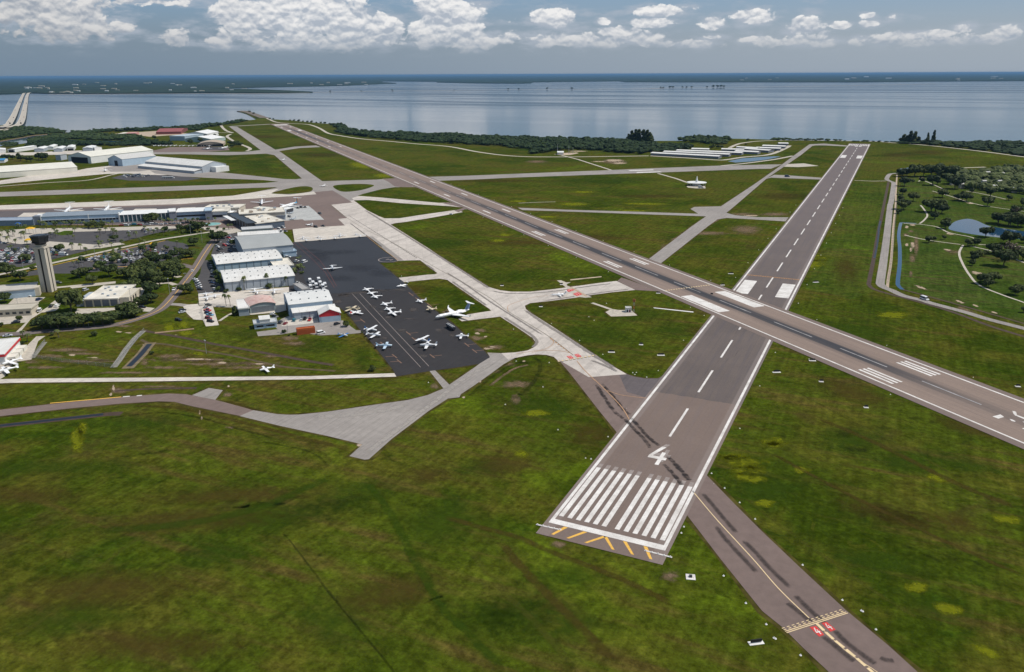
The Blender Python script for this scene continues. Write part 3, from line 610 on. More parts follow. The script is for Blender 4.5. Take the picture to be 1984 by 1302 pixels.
S('path', [(-60, 738), (22, 734.3), (120, 733.2), (400, 731), (600, 729), (764, 723.4), (768, 730), (600, 735.2), (300, 739), (22, 742), (-60, 746)], 4, m_conc2, 'straight pale concrete strip leading to the corner of the black apron')
# brown link crossing the runway threshold
S('taxiway', [(1082, 697.3), (1140.5, 731.1), (1214.7, 725.3), (1228.7, 730), (1249.5, 733.6), (1275, 733.6), (1286, 728), (1300, 740), (1250, 830), (1196.4, 840), (1163.7, 800), (1105.8, 725.5)], 5, m_brown, 'brown asphalt link from the concrete taxiway to the crossing runway')
S('asphalt_patch', [(1199.7, 726.8), (1214.7, 725.6), (1228.7, 730), (1249.5, 733.6), (1275, 733.6), (1286, 728), (1290, 735), (1254, 772), (1235, 766), (1214.7, 760)], 5.5, m_asph, 'dark asphalt wedge between the concrete taxiway and the runway edge')
S('taxiway', [(1369, 921), (1421.3, 975), (1476.7, 1030.4), (1555.7, 1105.5), (1638.7, 1182.6), (1721.7, 1251.8), (1777, 1302), (1850, 1372), (1670, 1372), (1605, 1302), (1555.7, 1255.7), (1516.2, 1216.2), (1476.7, 1184.6), (1397.6, 1085.8), (1326.5, 992.9), (1330, 960)], 5, mat('smooth_brown_asphalt', (0, 0, 0), 0.9, build=pave_builder((0.170, 0.124, 0.108), (0.155, 0.113, 0.099), (0.145, 0.108, 0.096), 0, R(33), amt=0.3, stretch=(0.5, 0.02, 1))), 'brown asphalt taxiway slanting off the frame below the runway threshold')
# links between the runways and beyond
S('taxiway', [(696, 379.5), (741.5, 383.2), (850.3, 393.2), (870, 392.8), (899, 402.2), (875.7, 399.9), (777.7, 393.8), (714, 387.6), (686, 388.2), (682, 384)], 4.3, m_conc, 'narrow concrete link reaching the long runway from the wide taxiway')
S('taxiway_end', [(858, 394.2), (872, 391), (905, 404), (888, 411.5), (880, 408), (899, 402.8)], 4.8, m_brown, 'brown tip where two narrow links meet the long runway edge')
S('taxiway_end', [(1196, 544.6), (1204, 538), (1214, 541), (1280, 565), (1231, 562.2)], 4.8, m_brown, 'brown flare joining the concrete link to the long runway')
S('access_path', [(1079, 543.6), (1087, 543.3), (1097, 547.5), (1106, 547), (1098, 551), (1099, 554), (1112, 558.5), (1133, 571), (1147, 576), (1135, 577), (1113, 575), (1100, 560)], 5, m_path, 'thin service path crossing the concrete link by its red hold signs')
ribbon('access_path', [(1147, 587), (1165, 593), (1185, 600), (1192, 604)], 3.0, LZ*4, m_path, 'pale path leading to the antenna shelter pad', smooth=False)
S('antenna_pad', [(1173, 605), (1185, 599), (1199, 601), (1222, 601), (1235, 611.5), (1220, 612.5), (1184, 613.5)], 5, m_path, 'pale concrete pad under the small antenna shelter')
S('taxiway', [(825.7, 342.8), (903.8, 340.6), (1181.5, 329.6), (1240, 327), (1398, 320.8), (1500, 318.6), (1515.5, 318.5), (1494, 327), (1460, 327.6), (1267, 334.7), (1240, 335.5), (1000, 344), (916.4, 348), (851, 350.3)], 4, m_grey, 'old grey cross taxiway with two white bars, running past the hangar rows')
S('pale_patch', [(1515.5, 318.5), (1557.7, 316.6), (1586.8, 321.5), (1547, 323.8), (1512, 323)], 4.5, m_path, 'pale concrete apron tip at the end of the old cross taxiway')
S('taxiway', [(1257.6, 501.5), (1338.3, 440), (1358, 426), (1373, 416), (1398, 399), (1460, 358), (1505, 326.4), (1536.6, 302.6), (1568.3, 279.5), (1597.4, 278.2), (1642, 282), (1640, 283.8), (1597.4, 281.8), (1580, 281.8), (1573.6, 283), (1552.5, 300), (1515.5, 325.5), (1486.4, 345), (1460, 368), (1413.3, 408), (1369.8, 440), (1280.3, 510.5)], 5, m_grey, 'straight grey taxiway climbing beside the far half of the crossing runway')
S('taxiway', [(1003, 402.5), (1100, 406.5), (1240, 410.6), (1352.8, 414.3), (1337.7, 405), (1345, 401), (1400.7, 399.7), (1405, 412), (1374, 419.5), (1240, 415), (1110, 410.4), (1012, 407.2)], 4.5, m_grey, 'narrow grey link from the long runway to the straight grey taxiway')
S('taxiway', [(1405, 412), (1425, 417.3), (1465, 420.7), (1528, 421.2), (1522, 429.2), (1460, 425.2), (1408, 422.5), (1390, 425)], 4.5, m_grey, 'short grey link into the side of the crossing runway')
S('taxiway', [(1500, 338.7), (1530, 340), (1594, 344.6), (1590, 348), (1494, 344.4), (1482, 347)], 4.5, m_grey, 'second short grey link into the far half of the crossing runway')
# network at the upper left
S('taxiway', [(443.8, 245.2), (458.9, 245.4), (533.5, 290), (570, 284.2), (612, 281.6), (622, 285), (581.9, 286.8), (541, 292.8), (624.2, 351), (729, 348), (750, 346.8), (800, 346), (812, 352), (780, 362), (750, 365.2), (720, 372), (702.8, 376), (686, 388.2), (640.7, 396.8), (577.8, 379.3), (450, 387.5), (350, 395.4), (0, 406), (-80, 408), (-80, 400), (0, 398), (350, 385.3), (450.8, 379.3), (500, 371), (537.5, 363.5), (531.5, 362.8), (350, 369.2), (0, 381), (-80, 383.5), (-80, 374.5), (0, 372.2), (350, 360.6), (511.3, 354.7), (539.5, 352.2), (511.3, 349), (430.6, 346), (350, 342), (300, 336), (290, 330), (430, 334), (551.6, 347), (571.8, 347.4), (585, 346), (531.5, 300.6), (515.3, 297.8), (440.7, 300.8), (350, 298.8), (260, 299), (260, 296), (350, 294.4), (471, 294.4), (505, 290.8)], 4, m_grey, 'web of grey taxiways meeting at the far corner of the terminal ramp')
S('concrete_band', [(-80, 400), (0, 398), (350, 385.3), (450.8, 379.3), (505, 370.5), (540, 366), (527, 374), (560, 378), (608, 371), (613, 376.5), (577.8, 379.4), (450, 387.7), (350, 395.6), (0, 406.4), (-80, 408)], 4.6, m_conc2, 'bright concrete taxi lane along the far side of the terminal ramp')
S('taxiway_shoulder', [(-80, 408), (0, 406.4), (350, 395.6), (577.8, 379.4), (580, 382.5), (350, 398), (0, 408.8), (-80, 411)], 4.7, m_brown, 'thin brown shoulder between the bright lane and the dark ramp')
S('ramp', [(-80, 410.8), (0, 408.8), (350, 397.6), (450, 390), (577.8, 379.8), (610, 372.2), (644.4, 369), (682.7, 392.4), (640.7, 397), (655, 409), (672.5, 422.6), (655.3, 424.5), (669, 438.4), (620, 441), (567, 444.6), (540, 447), (400, 440), (230, 436), (-80, 437)], 4.5, m_brown, 'brown asphalt ramp round the terminal and its gates')
S('ramp_stands', [(-80, 411.5), (0, 409.4), (350, 398.5), (440, 391.5), (450, 396), (452, 410), (400, 425), (230, 434), (-80, 436)], 5, mat('dark_ramp', (0, 0, 0), 0.9, build=pave_builder((0.105, 0.088, 0.088), (0.125, 0.105, 0.10), (0.08, 0.068, 0.068), 0, 0.5)), 'dark asphalt stands in front of the long low terminal')
for k, pts in enumerate([[(33, 421), (46, 412.5), (112, 412), (96, 418), (60, 424)], [(255, 409.5), (262, 404.8), (304, 404.2), (300, 410)], [(341, 410), (350, 402.5), (379, 401.5), (376, 408.5)], [(120, 409.5), (150, 406.5), (165, 407.5), (140, 413.5)], [(197, 408), (222, 404.5), (240, 405), (225, 410.5)]]):
    S('concrete_stand', pts, 5.5, m_conc2, 'pale concrete aircraft stand, %s along the dark terminal ramp' % ordn(k+1))
S('gate_apron', [(536, 405), (560, 400), (598, 399), (609, 408), (628, 425.8), (590, 427.5), (586, 425), (552, 428)], 5.5, mat('cool_grey_concrete', (0, 0, 0), 0.85, build=pave_builder((0.44, 0.44, 0.42), (0.40, 0.40, 0.385), (0.26, 0.25, 0.24), 6, R(-33), amt=0.3)), 'cool grey concrete apron at the round end of the terminal')
def island(pts, label, sm=True): return S('grass_island', pts, 6, m_grass, label, sm)
island([(526.4, 374.8), (543.5, 369), (571.8, 362.7), (592, 361), (604, 363.2), (605.5, 368), (596, 372.5), (560, 376)], 'long grass island beside the taxiway corner above the terminal')
island([(645.4, 361.5), (656.5, 358.3), (692.7, 356.5), (717, 357.5), (724, 360.5), (700.8, 368.2), (672.6, 371.6), (656.5, 369.5)], 'oval grass island between the taxiways short of the long runway')
S('taxiway_end', [(740, 346.5), (790, 344.5), (830, 362), (800, 364.5), (765, 361.5), (752, 352)], 4.8, m_brown, 'brown asphalt flare where the upper taxiway meets the long runway')
S('grass_island', [(692.7, 379.6), (702.8, 376), (722, 371), (740, 366.6), (765, 362.8), (805, 362.9), (880, 394), (868, 392.3), (800, 388), (741.5, 383), (712, 381)], 5.2, m_grass, 'grass wedge between two links at the side of the long runway')
# spurs up at the far end
ribbon('access_road', [(404, 257.5), (430, 257), (452, 257)], 9, LZ*4.5, m_path, 'pale access road behind the gabled hangars', smooth=False)
ribbon('access_road', [(427, 241), (432, 248), (440, 254), (451, 257.5)], 9, LZ*4.6, m_path, 'thin pale track running down from the shore to the far taxiway')
ribbon('access_road', [(447, 260), (440, 264.5), (452, 273), (466, 279.5), (480, 285), (485, 289), (478, 292.5)], 8, LZ*4.6, m_path, 'crooked pale track among the bushes by the far taxiway')
ribbon('access_road', [(465, 215.5), (490, 220), (512, 227), (521, 231), (540, 237.5), (590, 240.5), (605, 243), (620, 249), (636.3, 258.3), (660, 263), (700, 269), (750, 273.4), (810, 279), (870, 284), (930, 295), (1000, 302.7), (1100, 304), (1257, 302)], 9, LZ*4.2, m_path, 'pale perimeter track following the bay shore')
ribbon('taxiway', [(444, 245), (480, 243), (524, 240.6), (560, 240)], 26, LZ*4.1, m_grey, 'grey crossing taxiway at the far end of the long runway', smooth=False)
ribbon('access_road', [(1088, 300.8), (1120, 309), (1184, 329.6)], 5, LZ*4.2, m_path, 'thin straight path from the fenced shed to the cross taxiway', smooth=False)
ribbon('access_road', [(1274.7, 336), (1310, 346), (1338, 356)], 5, LZ*4.2, m_path, 'thin path leading to the white beacon station', smooth=False)
ribbon('access_road', [(1398, 321), (1440, 317), (1500, 309), (1536, 302)], 8, LZ*4.3, m_path, 'curved service road below the long narrow pond', smooth=True)
ribbon('access_road', [(1260, 302), (1330, 306), (1390, 310), (1410, 309), (1440, 304.5), (1490, 299.5), (1520, 288), (1530, 282)], 10, LZ*4.1, m_path, 'pale lane along the fronts of the hangar rows')
ribbon('access_road', [(1413, 286.8), (1425, 281), (1441, 276.7), (1480, 273), (1560, 271.8), (1687, 273.8), (1724, 276.2), (1800, 282), (1900, 293), (1984, 304), (2060, 313)], 9, LZ*4.1, m_path, 'pale perimeter track round the far end of the crossing runway')
ribbon('access_road', [(1655.5, 349.6), (1690, 351), (1716, 350.6)], 3.5, LZ*4.2, m_path, 'thin pale path joining the crossing runway to the perimeter road', smooth=False)
ribbon('access_road', [(1819, 328), (1860, 325.5), (1909, 323.8)], 7, LZ*4.2, m_path, 'pale lane at the edge of the far trees', smooth=False)
ribbon('service_road', [(1742.6, 335.5), (1728, 336.6), (1722.5, 339), (1718, 347), (1724, 351), (1731, 354), (1731, 362), (1728.5, 380), (1726, 394), (1724.3, 400), (1718.5, 455), (1711, 510.6), (1705.8, 545), (1706.5, 551.5), (1713, 557), (1728, 563), (1750, 573), (1787, 582), (1806, 588), (1870, 605), (1916, 619), (1984, 636.5), (2050, 655)], 6.8, LZ*4, m_grey, 'grey perimeter service road turning round the corner of the golf course')
S('field_strip', [(1655, 352), (1718, 354), (1700, 480), (1683, 548), (1700, 562), (1650, 580), (1560, 560), (1600, 470)], 1, mat('bright_mown_grass', (0, 0, 0), 0.95, spec=0.0, build=grass_builder((0.032, 0.054, 0.005), (0.056, 0.080, 0.008), (0.070, 0.078, 0.011), (0.074, 0.060, 0.017))), 'brighter strip of mown grass between the crossing runway and the perimeter ditch')

# ---------------------------------------------------------------- ditches, ponds, bare patches
def P(name, pts, w, lay, m, label, smooth=True, kind='structure'): return ribbon(name, pts, w, LZ*lay, m, label, smooth, kind=kind)
P('ditch', [(1721.5, 353), (1717, 375), (1712, 400), (1707, 425), (1702.7, 444), (1693, 500), (1684, 545), (1684.5, 553), (1693, 560), (1713.7, 567), (1787.5, 587), (1850, 606), (1916.5, 631), (1984, 652), (2050, 670)], 3.4, 2, m_mud, 'brown perimeter ditch on the airfield side of the service road')
P('ditch_water', [(1706, 428), (1703, 441), (1702, 455), (1699, 478), (1694, 500)], 1.6, 3, m_ditchw, 'blue standing water in the brown perimeter ditch', kind='structure')
P('track', [(1738, 338), (1736, 370), (1735, 400), (1731, 440), (1727, 500), (1721, 540), (1719.3, 557)], 2.2, 2, m_sand, 'thin sandy line along the golf course side of the service road')
P('canal', [(1775, 433), (1750, 431.5), (1745, 434), (1741.4, 455.3), (1743.2, 480), (1743.2, 510.6), (1739.6, 545), (1741, 554), (1748.8, 561)], 3.3, 2.5, m_pond, 'blue canal along the near edge of the golf course')
P('ditch', [(1748.8, 561), (1790, 572), (1842.8, 586.5), (1953.4, 618), (1984, 627), (2050, 646)], 2.6, 2.5, m_mud, 'dark ditch between the service road and the golf course')
P('ditch', [(279, 639.5), (288, 642.5), (308, 646), (342, 652), (388, 661), (419, 667.5), (480, 678), (550, 691), (600, 700), (646, 707.5)], 3.2, 2, m_mud, 'dark ditch crossing the grass below the parked cars')
P('ditch', [(273, 658), (288, 664.4), (320, 667), (357.5, 673.6), (400, 681), (449.7, 689), (511, 702.8), (560, 712), (650, 719)], 2.4, 2, mat('brown_weeds', (0.085, 0.062, 0.030), 0.95, 0.3, 0.35), 'brown weedy ditch line parallel to the dark ditch')
P('ditch_water', [(290, 666.5), (282, 676), (272, 688), (262, 698), (250, 710)], 3.4, 3, m_ditchw, 'short dark pool of ditch water between two sandy banks')
P('ditch', [(292, 664), (284, 674), (274, 687), (264, 697), (247, 714)], 7, 2, mat('sandy_bank', (0.17, 0.13, 0.075), 0.95, 0.3, 0.3), 'sandy banks either side of the short dark pool')
P('ditch_water', [(-40, 829), (0, 825), (90.7, 815), (181.5, 805), (200, 803)], 2.6, 2.5, m_ditchw, 'dark water ditch below the bend of the brown taxiway')
P('ditch', [(-40, 829.6), (0, 825.6), (90.7, 815.6), (181.5, 805.6), (215, 802.2), (236, 801.6)], 5, 2, m_mud, 'muddy banks of the ditch below the brown taxiway')
P('ditch', [(222, 758), (260, 755), (310, 753), (381, 752)], 2.4, 2, m_mud, 'short dark ditch between the pale strip and the brown taxiway')
for pts, w, lb in (([(278, 641), (262, 655), (245, 676), (232, 696), (220, 712)], 4.0, 'grey gravel line under the long wire fence'), ([(87.6, 663), (76, 677), (63, 694)], 2.6, 'grey gravel line under the short wire fence')):
    P('gravel_strip', pts, w, 2.2, mat('grey_gravel', (0.21, 0.20, 0.17), 0.95, 0.5, 0.3), lb, False)
P('track', [(425, 622), (440, 612), (452, 606), (462, 603)], 2.2, 2.2, m_path, 'thin worn footpath from the car park to the flat white building')
P('track', [(300, 645), (340, 641), (376, 637)], 3, 2.1, m_dirt, 'faint dirt track above the dark ditch')
P('track', [(1005, 393.6), (1040, 392), (1076, 391)], 2, 2, m_path, 'faint straight line in the grass beside the yellow patches')
S('pond', [(1839, 444.2), (1841, 436.9), (1852, 428.6), (1874, 424), (1892.6, 427.7), (1916.5, 437.8), (1953.4, 444.2), (1984, 448.3), (2030, 456), (2035, 466), (1984, 463.8), (1935, 460), (1888.9, 454.6), (1857.5, 449.2)], 3, m_pond, 'blue golf course pond with a smooth curved bank', True)
S('pond', [(1410, 312.5), (1438, 306.8), (1500, 302.8), (1513, 303.4), (1486.4, 309), (1460, 312.6), (1425, 315)], 3, m_pond, 'long narrow pond below the hangar rows')
S('pond', [(118, 270), (150, 271.5), (200, 273), (235, 272.6), (232, 276), (190, 276), (120, 273)], 3, m_pond, 'narrow tidal pool among the mangroves')
S('pond', [(1743, 327), (1760, 325), (1790, 325.8), (1800, 328.8), (1775, 331), (1750, 330.5)], 3, m_pond, 'small grey pool at the edge of the far trees')
S('golf_lawn', [(1748, 341), (1800, 338), (1984, 345), (2200, 350), (2200, 720), (1984, 624), (1920, 606), (1842, 584.5), (1752, 559.5), (1743.5, 552), (1747, 510), (1747, 480), (1746, 458), (1750, 436), (1742, 430), (1741, 380)], 1, m_lawn, 'smooth green fairways of the golf course')
for pts in ([(1783.6, 397.7), (1789, 404), (1796.7, 416.6), (1791, 426), (1782, 433.2)], [(1750.6, 433), (1783.8, 435), (1815, 439.6), (1839, 450.7), (1879.7, 459), (1894.4, 466.4), (1896, 470)], [(1752.5, 455.3), (1793, 464.5), (1861, 473.7)],
            [(1866, 474.7), (1858.5, 490.3), (1865, 510.6), (1879.7, 534.6), (1898, 553), (1942.4, 571.5), (1984, 586.2), (2050, 612)], [(1879.7, 476.5), (1935, 490), (1984, 508.8), (2040, 530)], [(1896.3, 473.7), (1953.4, 476.5), (1984, 478.4), (2050, 482)],
            [(1806, 370), (1843, 380.6), (1895.8, 396.4), (1984, 409.6), (2050, 418)], [(1779.6, 351.5), (1790, 350), (1829.8, 367.3)], [(1872, 370), (1905, 376), (1948.6, 385.8)]):
    P('golf_path', pts, 2.0, 2.6, m_path, 'narrow pale buggy path winding over the golf course')
def patch_builder(c1, c2, thr=0.5, hard=0.12, op=1.0, amp=2.4):
    def f(t, b):
        at = t.new('ShaderNodeAttribute'); at.attribute_name = 'edge'; p = t.new('ShaderNodeTexCoord').outputs['Object']
        n = t.noise(p, 0.22, 6, 0.7); n2 = t.noise(p, 0.8, 3, 0.6)
        b.inputs['Specular IOR Level'].default_value = 0.0
        t.l.new(t.mix(t.mapr(n2, 0.3, 0.7), c1, c2), b.inputs['Base Color'])
        a = t.math('ADD', at.outputs['Fac'], t.math('MULTIPLY', t.math('SUBTRACT', n, 0.5), amp))
        al = t.math('MULTIPLY', t.mapr(a, thr-hard, thr+hard, 0, 1, True), op); t.l.new(al, b.inputs['Alpha'])
    return f
def patches(name, lst, m, label, lay=1.5, kind='stuff'):
    vs, fs, ed = [], [], []
    for it in lst:
        x, y, rx, ry = it[:4]; kk = 1.55 if name == 'yellow_grass' else 1.0; rx *= kk; ry *= kk; c = G(x, y); ax = G(x+rx, y)-c; ay = G(x, y+ry)-c; b = len(vs); n = 20
        if len(it) > 4: ax = G(x+rx, y+it[4])-c
        vs.append((c.x, c.y, 0)); ed.append(1.0)
        for rr, e in ((0.5, 0.6), (1.0, 0.0), (1.35, -0.6)):
            for i in range(n):
                a = 2*math.pi*i/n; p = c+ax*math.cos(a)*rr+ay*math.sin(a)*rr; vs.append((p.x, p.y, 0)); ed.append(e)
        for i in range(n): fs.append((b, b+1+i, b+1+(i+1) % n))
        for k in range(2):
            for i in range(n): fs.append((b+1+k*n+i, b+1+(k+1)*n+i, b+1+(k+1)*n+(i+1) % n, b+1+k*n+(i+1) % n))
    me = mesh(name, vs, fs, m); at = me.attributes.new('edge', 'FLOAT', 'POINT'); at.data.foreach_set('value', ed)
    if sum(1 for p in me.polygons if p.normal.z < 0) > len(me.polygons)/2: me.flip_normals()
    o = obj(name, me, loc=(0, 0, LZ*lay)); return struct(o, label, kind)
mp_dirt = mat('soft_dirt', (0, 0, 0), 0.95, build=patch_builder((0.15, 0.10, 0.062), (0.23, 0.165, 0.105), 0.55, 0.45, 0.75))
mp_sand = mat('soft_sand', (0, 0, 0), 0.95, build=patch_builder((0.34, 0.26, 0.18), (0.48, 0.38, 0.28), 0.5, 0.2, 0.9))
mp_yel = mat('soft_yellow', (0, 0, 0), 0.95, build=patch_builder((0.10, 0.115, 0.006), (0.16, 0.17, 0.008), 0.42, 0.35, 0.9))
mp_dk = mat('soft_dark', (0, 0, 0), 0.95, build=patch_builder((0.018, 0.026, 0.004), (0.034, 0.040, 0.006), 0.65, 0.5, 0.5))
mp_grn = mat('soft_green', (0, 0, 0), 0.95, build=patch_builder((0.026, 0.054, 0.004), (0.046, 0.078, 0.006), 0.5, 0.8, 0.6))
mp_brn = mat('soft_brown', (0, 0, 0), 0.95, build=patch_builder((0.058, 0.042, 0.009), (0.082, 0.062, 0.014), 0.5, 0.8, 0.65))
mp_rub2 = mat('faint_tyre_smear', (0, 0, 0), 0.9, build=patch_builder((0.055, 0.046, 0.044), (0.07, 0.058, 0.054), 0.2, 0.9, 0.75, 1.1))
mp_rub = mat('tyre_rubber_smear', (0, 0, 0), 0.9, build=patch_builder((0.028, 0.025, 0.026), (0.045, 0.040, 0.040), 0.42, 0.55, 0.8))
patches('dirt', [(130, 678, 60, 5), (170, 700, 90, 4), (420, 705, 90, 6), (350, 697, 90, 6), (480, 712, 80, 4), (320, 712, 60, 4), (530, 690, 40, 3), (250, 722, 80, 3), (90, 712, 50, 4), (570, 665, 30, 6), (1300, 1115, 22, 16), (1060, 1035, 16, 8), (1080, 1055, 20, 8), (830, 700, 5, 3), (100, 690, 40, 5), (160, 685, 45, 4), (190, 697, 30, 3), (400, 697, 70, 5), (330, 690, 40, 6), (500, 705, 55, 5), (560, 655, 25, 7), (845, 748, 14, 8), (905, 740, 24, 12), (950, 718, 26, 10), (985, 705, 20, 7), (1000, 772, 12, 14),
                (230, 757, 26, 8), (310, 749, 55, 3), (440, 765, 14, 6), (445, 828, 12, 4), (1445, 445, 40, 12), (1300, 480, 30, 10), (1370, 452, 60, 5), (1440, 415, 40, 4), (700, 618, 10, 3), (925, 655, 22, 8), (880, 660, 15, 10), (960, 672, 26, 5), (930, 640, 16, 5), (1040, 313, 28, 4), (1190, 313, 34, 7), (870, 605, 20, 8), (770, 600, 14, 6), (1765, 448, 8, 4), (1775, 475, 7, 30), (1768, 500, 9, 12), (1765, 530, 5, 8), (1755, 455, 8, 5),
                (1850, 488, 16, 4), (1840, 486, 12, 3), (60, 700, 26, 6), (240, 632, 26, 3), (375, 612, 20, 6), (1120, 556, 26, 5), (1170, 551, 24, 4), (1500, 415, 40, 5), (1250, 290, 40, 3), (280, 700, 12, 10), (1870, 600, 30, 5, 9), (1000, 745, 40, 9), (1225, 790, 8, 20)], mp_dirt, 'scattered bare brown earth in the grass')
patches('sand', [(140, 688, 12, 2.5), (178, 693, 18, 2), (380, 696, 50, 2.5), (430, 703, 14, 3), (1190, 311, 26, 4), (1200, 316, 20, 3), (1160, 313, 20, 1.6), (1120, 293, 26, 1.6), (1300, 282, 26, 2), (1768, 436, 8, 3), (1757, 440, 5, 4), (1768, 475, 6, 10), (1757, 474, 5, 4), (1765, 483, 4, 8), (1893, 529, 17, 4, 3), (1840, 453, 10, 2.5, 2), (1835, 484, 12, 2, 2),
                (1785, 557, 20, 3, 6), (1860, 585, 14, 3, 4), (1890, 592, 8, 2.5, 3), (1925, 605, 10, 2, 3), (220, 752, 4, 8), (215, 764, 6, 5), (387, 800, 3, 8), (391, 810, 3, 5), (443, 748, 4, 3), (400, 755, 3, 2), (930, 738, 4, 6), (898, 770, 5, 3), (1001, 692, 6, 2), (1015, 700, 6, 2), (695, 862, 10, 6), (505, 705, 18, 2), (250, 645, 12, 2), (230, 643, 12, 2), (945, 676, 16, 2.5), (955, 672, 8, 2), (1785, 345, 8, 2),
                (1880, 394, 12, 1.6, 1), (280, 668, 6, 3), (1455, 418, 22, 2), (925, 646, 8, 3), (940, 652, 5, 2), (340, 649, 8, 2), (1410, 290, 14, 1.5)], mp_sand, 'small pale sandy scrapes in the grass', 1.8)
patches('yellow_grass', [(1440, 896, 38, 12, 8), (1425, 885, 22, 7), (1450, 912, 28, 8), (1497, 856, 22, 7), (1500, 862, 14, 6), (1553, 911, 14, 6), (1815, 926, 16, 6, 6), (1950, 1006, 26, 7, 6), (1775, 1138, 18, 9), (1840, 1180, 24, 10, 6), (1910, 1262, 22, 8, 14), (1112, 395.5, 26, 3), (1005, 390, 16, 2), (1225, 408, 30, 1.8, 1), (1130, 372, 20, 2), (1250, 395, 40, 2, 1), (700, 320, 22, 6, 4), (745, 340, 20, 4), (978, 455, 10, 2.5), (965, 466, 12, 3), (1010, 880, 12, 6), (1450, 925, 30, 8, 6),
                (1060, 420, 20, 2), (1575, 500, 30, 6), (1560, 510, 34, 10), (1730, 610, 26, 6), (385, 685, 10, 3), (1480, 975, 18, 6), (770, 690, 6, 10), (330, 635, 12, 9), (355, 630, 10, 7), (1040, 800, 22, 6), (150, 850, 12, 22), (160, 830, 8, 14), (360, 645, 14, 5)], mp_yel, 'bright yellow green weed patches', 1.6)
patches('dark_weeds', [(290, 878, 30, 5, -3), (320, 874, 30, 5, -3), (245, 884, 18, 3), (240, 926, 20, 4), (1805, 1080, 26, 6, 10), (1760, 1060, 30, 5, 10), (1850, 1085, 34, 8, 12), (1900, 1095, 26, 5, 12), (1770, 810, 24, 5), (1660, 870, 40, 12), (1640, 840, 30, 12), (1000, 770, 12, 6), (1018, 702, 30, 5), (620, 1075, 8, 5), (1230, 745, 5, 3)], mp_dk, 'dark coarse weed clumps', 1.6)
patches('lush_grass', [(100, 905, 220, 16, -6), (420, 1080, 90, 30), (680, 960, 110, 36, -20), (860, 1010, 90, 60, -20), (930, 905, 60, 20), (1040, 1200, 160, 60), (640, 1200, 90, 70, 20), (950, 1190, 110, 40), (1700, 1090, 110, 24, 20), (1820, 1180, 70, 26, 14), (1650, 850, 90, 30), (1480, 950, 80, 30), (1650, 640, 120, 30, 20), (1150, 650, 90, 24), (1230, 610, 80, 18), (700, 690, 20, 30), (620, 670, 60, 18), (480, 645, 50, 12), (560, 1000, 150, 30, -20), (1100, 1120, 100, 30),
                (1880, 900, 90, 18, 20), (1750, 900, 70, 20, 12), (850, 470, 80, 14), (1330, 460, 60, 12), (250, 820, 150, 18, -4), (130, 1200, 160, 40, -20), (1050, 790, 80, 30), (1300, 640, 60, 20), (800, 265, 90, 4), (620, 300, 50, 6), (1170, 350, 120, 8), (500, 320, 40, 10)], mp_grn, 'deep green lush areas of grass', 1.2)
patches('brown_grass', [(360, 1010, 200, 26, -14), (200, 1140, 190, 40, -10), (760, 1150, 110, 40, -20), (450, 960, 180, 18, -8), (1800, 1010, 160, 26, 20), (1520, 1110, 70, 40, 26), (60, 960, 120, 20), (1380, 780, 50, 30), (1650, 760, 90, 24, 26), (980, 900, 70, 26), (300, 1250, 200, 34), (1150, 840, 60, 30), (830, 920, 60, 18), (1600, 690, 80, 18, 24), (1880, 830, 90, 16, 24), (1700, 990, 100, 22, 24), (620, 280, 60, 5), (1000, 470, 90, 8), (960, 350, 90, 4), (1260, 380, 80, 4), (1150, 460, 80, 8), (1520, 380, 60, 8), (1740, 300, 40, 5), (1800, 295, 50, 5), (620, 300, 40, 4), (500, 265, 60, 4), (1640, 520, 30, 30), (860, 520, 40, 6), (800, 560, 40, 10), (1360, 640, 40, 10), (1080, 590, 50, 6), (1560, 1200, 60, 30)], mp_brn, 'broad brownish olive areas of grass', 1.3)
# tyre smears where aircraft turn
def smear(pts, w, lay, label, dens=1.0, seed=1, m=None):
    r = random.Random(seed); vs, fs, ed = [], [], []; c = cr([G(*p) for p in pts], 10); n = len(c)
    for off in (-1, 0, 1):
        pass
    L, Rr = ribbon_pts(c, w); L2, R2 = ribbon_pts(c, w*0.3)
    for k, row in enumerate((L, L2, R2, Rr)):
        for i, p in enumerate(row):
            f = min(1, min(i, n-1-i)/3); e = (0.55 if k in (1, 2) else -0.7)*f + (-1.0)*(1-f); vs.append((p.x, p.y, 0)); ed.append(e+r.uniform(-0.25, 0.2) if k in (1, 2) else e)
    for k in range(3):
        for i in range(n-1): fs.append((k*n+i, k*n+i+1, (k+1)*n+i+1, (k+1)*n+i))
    me = mesh('tyre_marks', vs, fs, m or mp_rub); at = me.attributes.new('edge', 'FLOAT', 'POINT'); at.data.foreach_set('value', ed)
    if me.polygons[0].normal.z < 0: me.flip_normals()
    return struct(obj('tyre_marks', me, loc=(0, 0, LZ*lay)), label)
smear([(1208, 810), (1225, 828), (1248, 852), (1262, 872)], 4.0, 7.5, 'black tyre marks crossing the threshold on the left of the 4')
smear([(1219, 806), (1240, 830), (1258, 849), (1282, 868)], 4.0, 7.5, 'black tyre marks leading up to the top of the 4')
smear([(1284, 898), (1298, 912), (1315, 932), (1322, 942)], 4.0, 7.5, 'black tyre marks from the foot of the 4 towards the stripes')
smear([(1290, 880), (1310, 902), (1325, 918), (1338, 934)], 4.6, 7.5, 'broad black tyre marks reaching the last threshold stripe')
smear([(1152, 742), (1170, 768), (1190, 797), (1212, 814)], 4.4, 6, 'dark tyre smear on the brown link, nearer the grass')
smear([(1164, 741), (1185, 765), (1205, 790), (1222, 806)], 4.0, 6, 'dark tyre smear on the brown link, beside the yellow line')
